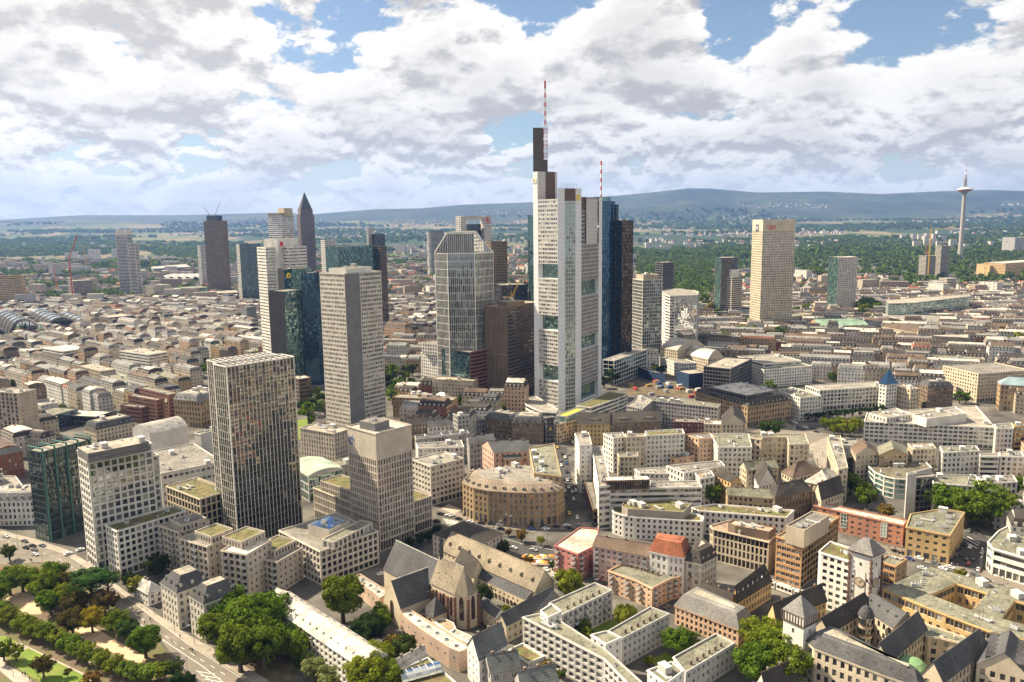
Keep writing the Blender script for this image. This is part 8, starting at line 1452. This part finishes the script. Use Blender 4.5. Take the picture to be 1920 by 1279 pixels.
def suburbs():
    rnd = random.Random(5); pts = []; far = []
    def patch(x, y, s_): return .5 + .5 * math.sin(x * s_ + 1.3 * math.sin(y * s_ * .7)) * math.cos(y * s_ * 1.3 + math.sin(x * s_ * .6))
    for _ in range(11500):
        y = math.sqrt(rnd.uniform(1650 ** 2, 3900 ** 2)); x = rnd.uniform(-.70, .70) * y
        if wdt(x, y):
            continue
        q = patch(x, y, .006)
        if q > (.25 if y < 2600 else .45) and not blocked(x, y, 12): 
            big = rnd.random() < .06; pts.append((x, y, rnd.uniform(13, 30) * (2 if big else 1), rnd.uniform(10, 14) * (1.4 if big else 1), rnd.uniform(18, 34) if big else rnd.uniform(7, 14), rnd.choice((.3, .3, -.4, 1.2, 1.9)) + rnd.uniform(-.1, .1), rnd.choice((0, 0, 1, 1, 2, 3))))
        if rnd.random() < .95: TREE_PTS.append((x + rnd.uniform(-14, 14), y + rnd.uniform(-14, 14), rnd.uniform(4, 8)))
    far_boxes('suburb_houses', 'small roofs of the suburbs between trees', pts, FM)
    for _ in range(8200):
        y = math.sqrt(rnd.uniform(3600 ** 2, 12500 ** 2)); x = rnd.uniform(-.72, .72) * y; q = patch(x, y, .0016)
        if q > .62: far.append((x, y, rnd.uniform(14, 45), rnd.uniform(12, 22), rnd.choice((8, 9, 10, 11, 12, 14, 18, 26)), rnd.uniform(0, 3.1), rnd.choice((0, 0, 0, 1, 3))))
    for cx, cy_, k in ((-560, 4700, 9), (900, 4300, 7), (1500, 4400, 9), (2300, 4200, 10), (350, 3300, 4), (2700, 5200, 12), (-400, 5200, 9), (-2300, 4400, 5)):
        for i in range(k): far.append((cx + rnd.uniform(-160, 160), cy_ + rnd.uniform(-200, 200), rnd.uniform(22, 50), rnd.uniform(14, 20), rnd.uniform(28, 52), rnd.uniform(-.3, .4), 0))
    far_boxes('far_settlement', 'pale specks of far villages before the hills', far, FM)
    for Z in WOODS:
        xs, ys = [p[0] for p in Z], [p[1] for p in Z]; n = int(min(6500, abs(area(Z)) / 75))
        for _ in range(n):
            x, y = rnd.uniform(min(xs), max(xs)), rnd.uniform(min(ys), max(ys))
            if inside(Z, x, y) and not blocked(x, y, 6): TREE_PTS.append((x, y, rnd.uniform(5.5, 9.5)))
    for _ in range(11000):
        y = math.sqrt(rnd.uniform(3300 ** 2, 11500 ** 2)); x = rnd.uniform(-.72, .72) * y; q = patch(x + 900, y * 1.6, .0011)
        if q < .5: TREE_PTS.append((x, y, rnd.uniform(12, 26)))
    for _ in range(4200):
        y = math.sqrt(rnd.uniform(640 ** 2, 1750 ** 2)); x = rnd.uniform(-.66, .66) * y
        if not near_house(x, y) and not blocked(x, y, 4) and (y > 900 or any(inside(Z, x, y) for Z in HOUSE_ZONES)): TREE_PTS.append((x, y, rnd.uniform(3, 5.5)))
suburbs()
def far_trees():
    """each tree a small ragged crown of leaf clumps"""
    n = len(TREE_PTS); T = np.array(TREE_PTS); TZ = np.array([terr(p[0], p[1]) for p in TREE_PTS]); k = 11; base = rng.normal(size=(8, k, 3)); base /= np.linalg.norm(base, axis=2, keepdims=True); base[..., 2] = np.abs(base[..., 2]) * 1.0 - .25
    V = np.zeros((n, k, 4, 3), np.float32)
    var = rng.integers(0, 8, n); dirs = base[var]; r = T[:, 2][:, None, None]; rad = rng.uniform(.72, 1.08, (n, k, 1)); c = dirs * r * rad * np.array([1, 1, .85]); flat = np.where(T[:, 2] > 11, .45, 1.0)[:, None]
    c[..., 2] *= flat; c[..., 2] += (r[..., 0] * .85 + 1.5) * np.where(T[:, 2] > 11, .5, 1.0)[:, None]; c[..., 2] += TZ[:, None]; c[..., 0] += T[:, 0][:, None]; c[..., 1] += T[:, 1][:, None]
    nn = dirs + rng.normal(size=dirs.shape) * .35; nn /= np.linalg.norm(nn, axis=2, keepdims=True); u = np.cross(nn, np.array([.3, .2, 1.0])); u /= np.linalg.norm(u, axis=2, keepdims=True); v = np.cross(nn, u); s_ = r * rng.uniform(.42, .68, (n, k, 1))
    for q, (a, b) in enumerate(((-1, -1), (1, -1), (1, 1), (-1, 1))): V[:, :, q] = c + u * s_ * a + v * s_ * b
    me = bpy.data.meshes.new('woods'); me.vertices.add(n * k * 4); me.vertices.foreach_set('co', V.reshape(-1)); me.loops.add(n * k * 4); me.loops.foreach_set('vertex_index', np.arange(n * k * 4)); me.polygons.add(n * k); me.polygons.foreach_set('loop_start', np.arange(n * k) * 4); me.polygons.foreach_set('loop_total', np.full(n * k, 4)); me.update(calc_edges=True); me.validate()
    me.materials.append(leafmat('far leaves', (.078, .105, .022), .7)); o = bpy.data.objects.new('woods', me); COL.objects.link(o); o['kind'] = 'stuff'; o['label'] = 'woods and street trees of the far suburbs'; o['category'] = 'woods'; print('far trees', n)
far_trees()

# ------------------------------------------------------------------ trees one can tell apart
TC = dict(g=((0.094, 0.137, 0.016), 'leafy green'), d=((0.056, 0.086, 0.022), 'dark green'), D=((0.029, 0.047, 0.016), 'very dark green'), y=((0.143, 0.172, 0.019), 'bright green'), Y=((0.266, 0.232, 0.020), 'yellow'), b=((0.081, 0.074, 0.023), 'brownish'), r=((0.109, 0.067, 0.032), 'reddish brown'), o=((0.170, 0.116, 0.024), 'ochre tinged'), h=((0.130, 0.169, 0.024), 'clipped light green'), c=((0.051, 0.093, 0.026), 'flat spreading green'), p=((0.181, 0.199, 0.083), 'pale grey green'))
def crown_mesh(kind, seed, clumps, leaves, size):
    r_ = np.random.default_rng(seed); C_ = r_.normal(size=(clumps, 3)); C_ /= np.linalg.norm(C_, axis=1, keepdims=True); rad = r_.uniform(.30, .90, (clumps, 1)) ** .8; C_ *= rad
    if kind == 'cedar': C_[:, 2] = np.round(C_[:, 2] * 2.5) / 2.5 * .6
    else: C_[:, 2] = C_[:, 2] * .85 + .05
    cr = r_.uniform(.13, .33, clumps) * (1.0 if kind != 'cedar' else 1.2); D_ = r_.normal(size=(clumps, leaves, 3)); D_ /= np.linalg.norm(D_, axis=2, keepdims=True)
    sq = np.array([1, 1, .45 if kind == 'cedar' else .85]); P = C_[:, None] + D_ * cr[:, None, None] * r_.uniform(.72, 1.06, (clumps, leaves, 1)) * sq
    nn = D_ + C_[:, None] * .5 + r_.normal(size=D_.shape) * .45; nn /= np.linalg.norm(nn, axis=2, keepdims=True); u = np.cross(nn, r_.normal(size=nn.shape)); u /= np.linalg.norm(u, axis=2, keepdims=True); v = np.cross(nn, u); s_ = size * r_.uniform(.6, 1.25, (clumps, leaves, 1)); V = np.zeros((clumps, leaves, 4, 3), np.float32)
    for q, (a, b) in enumerate(((-1, -.55), (.4, -.8), (1, .55), (-.4, .8))): V[:, :, q] = P + u * s_ * a + v * s_ * b
    n = clumps * leaves; me = bpy.data.meshes.new('crown'); me.vertices.add(n * 4); me.vertices.foreach_set('co', V.reshape(-1)); me.loops.add(n * 4); me.loops.foreach_set('vertex_index', np.arange(n * 4)); me.polygons.add(n); me.polygons.foreach_set('loop_start', np.arange(n) * 4); me.polygons.foreach_set('loop_total', np.full(n, 4)); me.update(calc_edges=True); me.validate(); me.materials.append(leafmat('leaves g', TC['g'][0])); return me
CROWN = dict(hi=[crown_mesh('r', 20 + i, 78, 135, .045) for i in range(4)], mid=[crown_mesh('r', 40 + i, 40, 60, .075) for i in range(3)], lo=[crown_mesh('r', 60 + i, 22, 26, .12) for i in range(3)], cedar=[crown_mesh('cedar', 80, 70, 90, .05)])
def trunk_mesh():
    g = G(); m = surf('bark', (.09, .07, .05), var=.3); g.lathe((0, 0), [(.055, 0), (.042, .12), (.036, .3), (.026, .5), (.012, .72)], 8, m); rr = random.Random(3)
    for i in range(6): a = i * 1.05 + rr.uniform(-.3, .3); z = rr.uniform(.26, .5); g.beam((0, 0, z), (.2 * math.cos(a), .2 * math.sin(a), z + rr.uniform(.12, .25)), .022, m)
    return g.mesh('trunk')
TRUNK = trunk_mesh()
def trees():
    rnd = random.Random(21)
    for (x, y, dia, h, kd) in TREES:
        dist = math.hypot(x, y); lod = 'cedar' if kd == 'c' else ('hi' if dist < 480 and dia > 9 else 'mid' if dist < 700 else 'lo'); col, cn = TC[kd]; nm = near_name(x, y)
        if kd == 'h': lb, gr = 'clipped light green plane tree in the park row along the path', 'clipped trees in the park row'
        elif x < -120 and y < 345 and dist < 440: lb, gr = '%s tree in the park beside the road' % cn, 'park trees beside the road'
        else: lb, gr = '%s tree near the %s' % (cn, nm), 'trees near the ' + nm
        root = empty('tree', lb, 'tree', (x, y, 0), group=gr); root.rotation_euler.z = 0
        t = bpy.data.objects.new('trunk', TRUNK); COL.objects.link(t); t.parent = root; t.scale = (h, h, h * .9)
        c = bpy.data.objects.new('crown', rnd.choice(CROWN[lod])); COL.objects.link(c); c.parent = root; ch = h * (.82 if kd != 'c' else .5); c.location = (0, 0, h - ch / 2); c.rotation_euler.z = rnd.uniform(0, 6.28); k = 1.06; c.scale = (dia / 2 * k * rnd.uniform(.95, 1.05), dia / 2 * k * rnd.uniform(.95, 1.05), ch / 2 * 1.05)
        c.material_slots[0].link = 'OBJECT'; c.material_slots[0].material = leafmat('leaves ' + kd, col)
trees()

# ------------------------------------------------------------------ vehicles, people, lamps
def car_meshes():
    body, cab, wheel = G(), G(), G(); m = surf('car paint', (.5, .5, .5), rough=.3, var=.03, fv=.02, spec=.6)
    prof = [(-2.15, .35), (-2.2, .75), (-2.0, .98), (-1.55, 1.02), (-1.0, 1.42), (.55, 1.45), (1.15, 1.0), (2.0, .88), (2.2, .62), (2.15, .35)]; hw = .88
    for i in range(len(prof) - 1):
        a, b = prof[i], prof[i + 1]; wa, wb = (hw if a[1] < 1.2 else .68), (hw if b[1] < 1.2 else .68); body.face([(a[0], -wa, a[1]), (a[0], wa, a[1]), (b[0], wb, b[1]), (b[0], -wb, b[1])], m)
    for s_ in (-1, 1):
        low = [(-2.15, .35), (2.15, .35), (2.2, .62), (2.0, .88), (1.15, 1.0), (-1.55, 1.02), (-2.0, .98), (-2.2, .75)]; f = [(x, s_ * hw, z) for x, z in low]; body.face(f if s_ < 0 else f[::-1], m); up = [(1.15, hw, 1.0), (.55, .68, 1.45), (-1.0, .68, 1.42), (-1.55, hw, 1.02)]; f = [(x, s_ * y, z) for x, y, z in up]; body.face(f if s_ < 0 else f[::-1], m)
        gq = [(1.0, hw - .02, 1.03), (.5, .70, 1.40), (-.95, .70, 1.38), (-1.4, hw - .02, 1.05)]; f = [(x, s_ * (y + .015), z) for x, y, z in gq]; cab.face(f if s_ < 0 else f[::-1], glm('black'))
    cab.face([(1.11, -.78, 1.05), (1.11, .78, 1.05), (.62, .62, 1.43), (.62, -.62, 1.43)], glm('black')); cab.face([(-1.52, .78, 1.07), (-1.52, -.78, 1.07), (-1.06, -.62, 1.41), (-1.06, .62, 1.41)], glm('black'))
    rb = surf('tyre', (.02, .02, .02)); n = 12
    for k in range(n): a, b = k * 2 * math.pi / n, (k + 1) * 2 * math.pi / n; wheel.face([(.33 * math.cos(a), -.11, .33 * math.sin(a)), (.33 * math.cos(b), -.11, .33 * math.sin(b)), (.33 * math.cos(b), .11, .33 * math.sin(b)), (.33 * math.cos(a), .11, .33 * math.sin(a))], rb)
    for s_ in (-.11, .11): wheel.face([(.33 * math.cos(k * 2 * math.pi / n), s_, .33 * math.sin(k * 2 * math.pi / n)) for k in range(n)], surf('hub', (.3, .3, .31)))
    return body.mesh('body'), cab.mesh('windscreen'), wheel.mesh('wheel')
CB, CC, CW = car_meshes()
PAINT = dict(black=(.012, .012, .014), white=(.78, .78, .77), silver=(.45, .45, .46), grey=(.16, .16, .17), red=(.35, .02, .02), blue=(.03, .06, .22), yellow=(.62, .42, .04))
def kid(root, me, name, loc=(0, 0, 0), mat=None, scale=None):
    o = bpy.data.objects.new(name, me); COL.objects.link(o); o.parent = root; o.location = loc
    if scale: o.scale = scale
    if mat: o.material_slots[0].link = 'OBJECT'; o.material_slots[0].material = mat
    return o
def motorbike(root):
    g = G(); m = plantd
    for x in (-.7, .7):
        for k in range(12): a, b = k * math.pi / 6, (k + 1) * math.pi / 6; g.beam((x + .3 * math.cos(a), 0, .32 + .3 * math.sin(a)), (x + .3 * math.cos(b), 0, .32 + .3 * math.sin(b)), .12, m)
    kid(root, g.mesh('wheel'), 'wheel'); g = G(); g.beam((-.7, 0, .35), (0, 0, .8), .2, m); g.beam((0, 0, .8), (.6, 0, .85), .3, m); g.beam((.7, 0, .35), (.5, 0, 1.0), .1, m); g.beam((.5, -.35, 1.05), (.5, .35, 1.05), .06, m); g.beam((-.6, 0, .75), (.1, 0, .8), .24, m); kid(root, g.mesh('frame'), 'frame')
for (x, y, a, col, kind) in CARS:
    nm = near_name(x, y)
    if kind == 'motorbike': root = empty('motorbike', 'black motorbike riding along the quay road', 'motorbike', (x, y, .1)); root.rotation_euler.z = a; motorbike(root); continue
    root = empty('car', '%s car near the %s' % (col, nm), 'car', (x, y, .06), group='cars near the ' + nm); root.rotation_euler.z = a; kid(root, CB, 'body', mat=surf('car paint ' + col, PAINT[col], rough=.25, var=.03, fv=.02, spec=.6)); kid(root, CC, 'windscreen')
    for wx in (-1.35, 1.35):
        for wy in (-.8, .8): kid(root, CW, 'wheel', (wx, wy, .33))
def person_mesh():
    g = G(); cl, tr_, sk, hr = surf('coat', (.1, .1, .1)), surf('trousers', (.03, .035, .06)), surf('skin', (.45, .28, .2)), surf('hair', (.04, .025, .015)); n = 10
    def tube(rings, m, cap=True):
        b = len(g.v); mi = g.mi(m)
        for (x, y, z, rx, ry) in rings:
            for i in range(n): g.v.append((x + rx * math.cos(i * 2 * math.pi / n), y + ry * math.sin(i * 2 * math.pi / n), z))
        for k in range(len(rings) - 1):
            for i in range(n): j = (i + 1) % n; g.f.append((b + k * n + i, b + k * n + j, b + (k + 1) * n + j, b + (k + 1) * n + i)); g.m.append(mi)
        g.f.append(tuple(b + (len(rings) - 1) * n + i for i in range(n))); g.m.append(mi)
    for s_ in (-1, 1):
        f = .14 * s_; tube([(f + .08, s_ * .1, 0, .13, .05), (f, s_ * .1, .1, .06, .055), (f * .7, s_ * .1, .45, .065, .065), (0, s_ * .1, .88, .1, .1)], tr_); tube([(-f * .8 + .05, s_ * .27, .78, .04, .04), (-f * .4, s_ * .28, 1.1, .05, .05), (0, s_ * .22, 1.42, .065, .065)], cl); tube([(-f * .8 + .07, s_ * .27, .68, .035, .03), (-f * .8 + .05, s_ * .27, .79, .03, .03)], sk)
    tube([(0, 0, .84, .13, .18), (0, 0, 1.05, .12, .17), (0, 0, 1.3, .14, .21), (0, 0, 1.45, .10, .17), (0, 0, 1.5, .06, .07), (.01, 0, 1.56, .055, .055)], cl); tube([(.01, 0, 1.52, .05, .05), (.02, 0, 1.58, .085, .07), (.02, 0, 1.66, .1, .08), (.015, 0, 1.70, .1, .08)], sk); tube([(.0, 0, 1.64, .1, .088), (-.005, 0, 1.72, .105, .088), (-.005, 0, 1.77, .07, .06), (0, 0, 1.79, .02, .02)], hr)
    return g.mesh('person')
PM = person_mesh(); rp = random.Random(4)
CLOTH = dict(black=(.012, .012, .014), white=(.7, .7, .68), navy=(.02, .03, .09), grey=(.2, .2, .2), red=(.4, .03, .03))
for (x, y, col) in PEOPLE:
    nm = near_name(x, y); o = bpy.data.objects.new('person', PM); COL.objects.link(o); o.location = (x, y, .16); o.rotation_euler.z = rp.uniform(0, 6.28); o['label'] = 'person in %s jacket walking near the %s' % (col, nm); o['category'] = 'person'; o['group'] = 'people near the ' + nm
    k = 1; o.material_slots[1].link = 'OBJECT'; o.material_slots[1].material = surf('jacket ' + col, CLOTH[col])
def lamp_mesh(h):
    g = G(); m = surf('lamp post', (.25, .25, .25), rough=.5); g.lathe((0, 0), [(.14, 0), (.10, 1.2), (.07, h)], 8, m); g2 = G(); g2.beam((0, 0, h), (1.6, 0, h + .35), .12, m); g3 = G(); g3.box((1.9, 0, h + .26), (.9, .32, .14), surf('lamp head', (.55, .55, .55)), bottom=True); return g.mesh('post'), g2.mesh('arm'), g3.mesh('lamp_head')
LM = {}
for (x, y, h) in LAMPS:
    if h not in LM: LM[h] = lamp_mesh(h)
    nm = near_name(x, y); root = empty('street_lamp', 'grey street lamp near the %s' % nm, 'lamp', (x, y, .1), group='street lamps near the ' + nm); root.rotation_euler.z = rp.choice((.8, -2.3)); kid(root, LM[h][0], 'post'); kid(root, LM[h][1], 'arm'); kid(root, LM[h][2], 'lamp_head')
def tram():
    a, b = [Vector(p) for p in SPECIAL['tram']]; u = (b - a).normalized(); ang = math.atan2(u.y, u.x); root = empty('tram', 'white articulated tram beside the tan slab office', 'tram', ((a.x + b.x) / 2, (a.y + b.y) / 2, 0)); root.rotation_euler.z = ang
    for i in range(3):
        g = G(); g.box((-9 + i * 9, 0, .4), (8.2, 2.4, 3.0), wallm('bright')); g.box((-9 + i * 9, 0, 3.42), (6, 1.6, .4), plantm); kid(root, g.mesh('car_body'), 'car_body'); g = G()
        for s_ in (-1, 1):
            for k in range(4): x = -9 + i * 9 - 2.9 + k * 1.95; g.face([(x - .8, s_ * 1.22, 1.5), (x + .8, s_ * 1.22, 1.5), (x + .8, s_ * 1.22, 2.8), (x - .8, s_ * 1.22, 2.8)], glm('black'))
        kid(root, g.mesh('window_panes'), 'window_panes')['kind'] = 'stuff'
        if i < 2: g = G(); g.box((-4.5 + i * 9, 0, .5), (.8, 2.1, 2.7), plantd); kid(root, g.mesh('bellows'), 'bellows')
tram()

def site_containers():
    r_ = random.Random(2); P = [p for n, k, p in ROADS if n == 'building_site'][0]; xs, ys = [p[0] for p in P], [p[1] for p in P]; i = 0
    while i < 22:
        x, y = r_.uniform(min(xs), max(xs)), r_.uniform(min(ys), max(ys))
        if not inside(P, x, y): continue
        cn, c = (('white', (.6, .6, .58)), ('red', (.35, .06, .05)), ('blue', (.05, .10, .25)), ('grey', (.3, .3, .3)), ('ochre', (.4, .25, .08)))[i % 5]
        g = G(); m = surf('container ' + cn, c); g.box((0, 0, 0), (6.1, 2.5, 2.6), m); [g.box((-2.9 + k * .58, 0, 0), (.12, 2.62, 2.55), m) for k in range(11)]
        o = g.build('site_container'); o.location = (x, y, .05); o.rotation_euler.z = r_.choice((.4, 2.0, .5)); o['label'] = '%s steel container on the building site beside the triangular tower' % cn; o['category'] = 'container'; o['group'] = 'containers on the building site'; i += 1
site_containers()
def parasols():
    r_ = random.Random(9)
    for i in range(14):
        x, y = PARASOLS[0][0] + (PARASOLS[1][0] - PARASOLS[0][0]) * (i % 7) / 6 + r_.uniform(-1, 1), PARASOLS[0][1] + (PARASOLS[1][1] - PARASOLS[0][1]) * (i // 7) + r_.uniform(-1, 1); cn, c = (('orange', (.6, .22, .04)), ('white', (.75, .73, .7)), ('yellow', (.6, .45, .1)))[i % 3]
        root = empty('parasol', '%s cafe parasol on the terrace beside the magenta pink block' % cn, 'parasol', (x, y, 0), group='cafe parasols beside the pink block'); g = G(); g.lathe((0, 0), [(1.7, 2.2), (1.65, 2.3), (.05, 3.0)], 8, surf('parasol ' + cn, c)); kid(root, g.mesh('canopy'), 'canopy'); g = G(); g.beam((0, 0, 0), (0, 0, 2.9), .07, plantd); kid(root, g.mesh('pole'), 'pole')
parasols()
def single_out():
    """things that share a label get their place in the picture, counted from the left"""
    inv = cam.matrix_world.inverted(); by = {}
    for o in COL.objects:
        if o.parent is None and o.get('label') and o.get('category') and not o.get('kind'): by.setdefault(o['label'], []).append(o)
    words = 'leftmost second third fourth fifth sixth seventh eighth ninth tenth eleventh twelfth thirteenth fourteenth fifteenth sixteenth seventeenth eighteenth nineteenth twentieth'.split()
    for lb, os_ in by.items():
        if len(os_) < 2 or len(os_) > 20: continue
        def sx(o): v = inv @ o.location; return v.x / -v.z
        for i, o in enumerate(sorted(os_, key=sx)): o['label'] = ' '.join(lb.split()[:11]) + ', ' + (words[i] + ' of %s' % ['', '', 'two', 'three', 'four', 'five', 'six', 'seven', 'eight', 'nine', 'ten'][len(os_)] if i == 0 and len(os_) < 11 else 'leftmost one' if i == 0 else words[i] + ' from left')
single_out()

# ------------------------------------------------------------------ the air
g = G(); hm = bpy.data.materials.new('haze air'); hm.use_nodes = True; nt = hm.node_tree; nt.nodes.clear(); out = nt.nodes.new('ShaderNodeOutputMaterial'); pv = nt.nodes.new('ShaderNodeVolumePrincipled')
pv.inputs['Color'].default_value = (.24, .45, 1.0, 1); pv.inputs['Density'].default_value = 3.8e-5; pv.inputs['Anisotropy'].default_value = .2; nt.links.new(pv.outputs[0], out.inputs['Volume'])
g.prism([(-16500, -900), (16500, -900), (16500, 18000), (-16500, 18000)], -1.0, 960, hm, bottom=True); g.build('haze', kind='stuff')
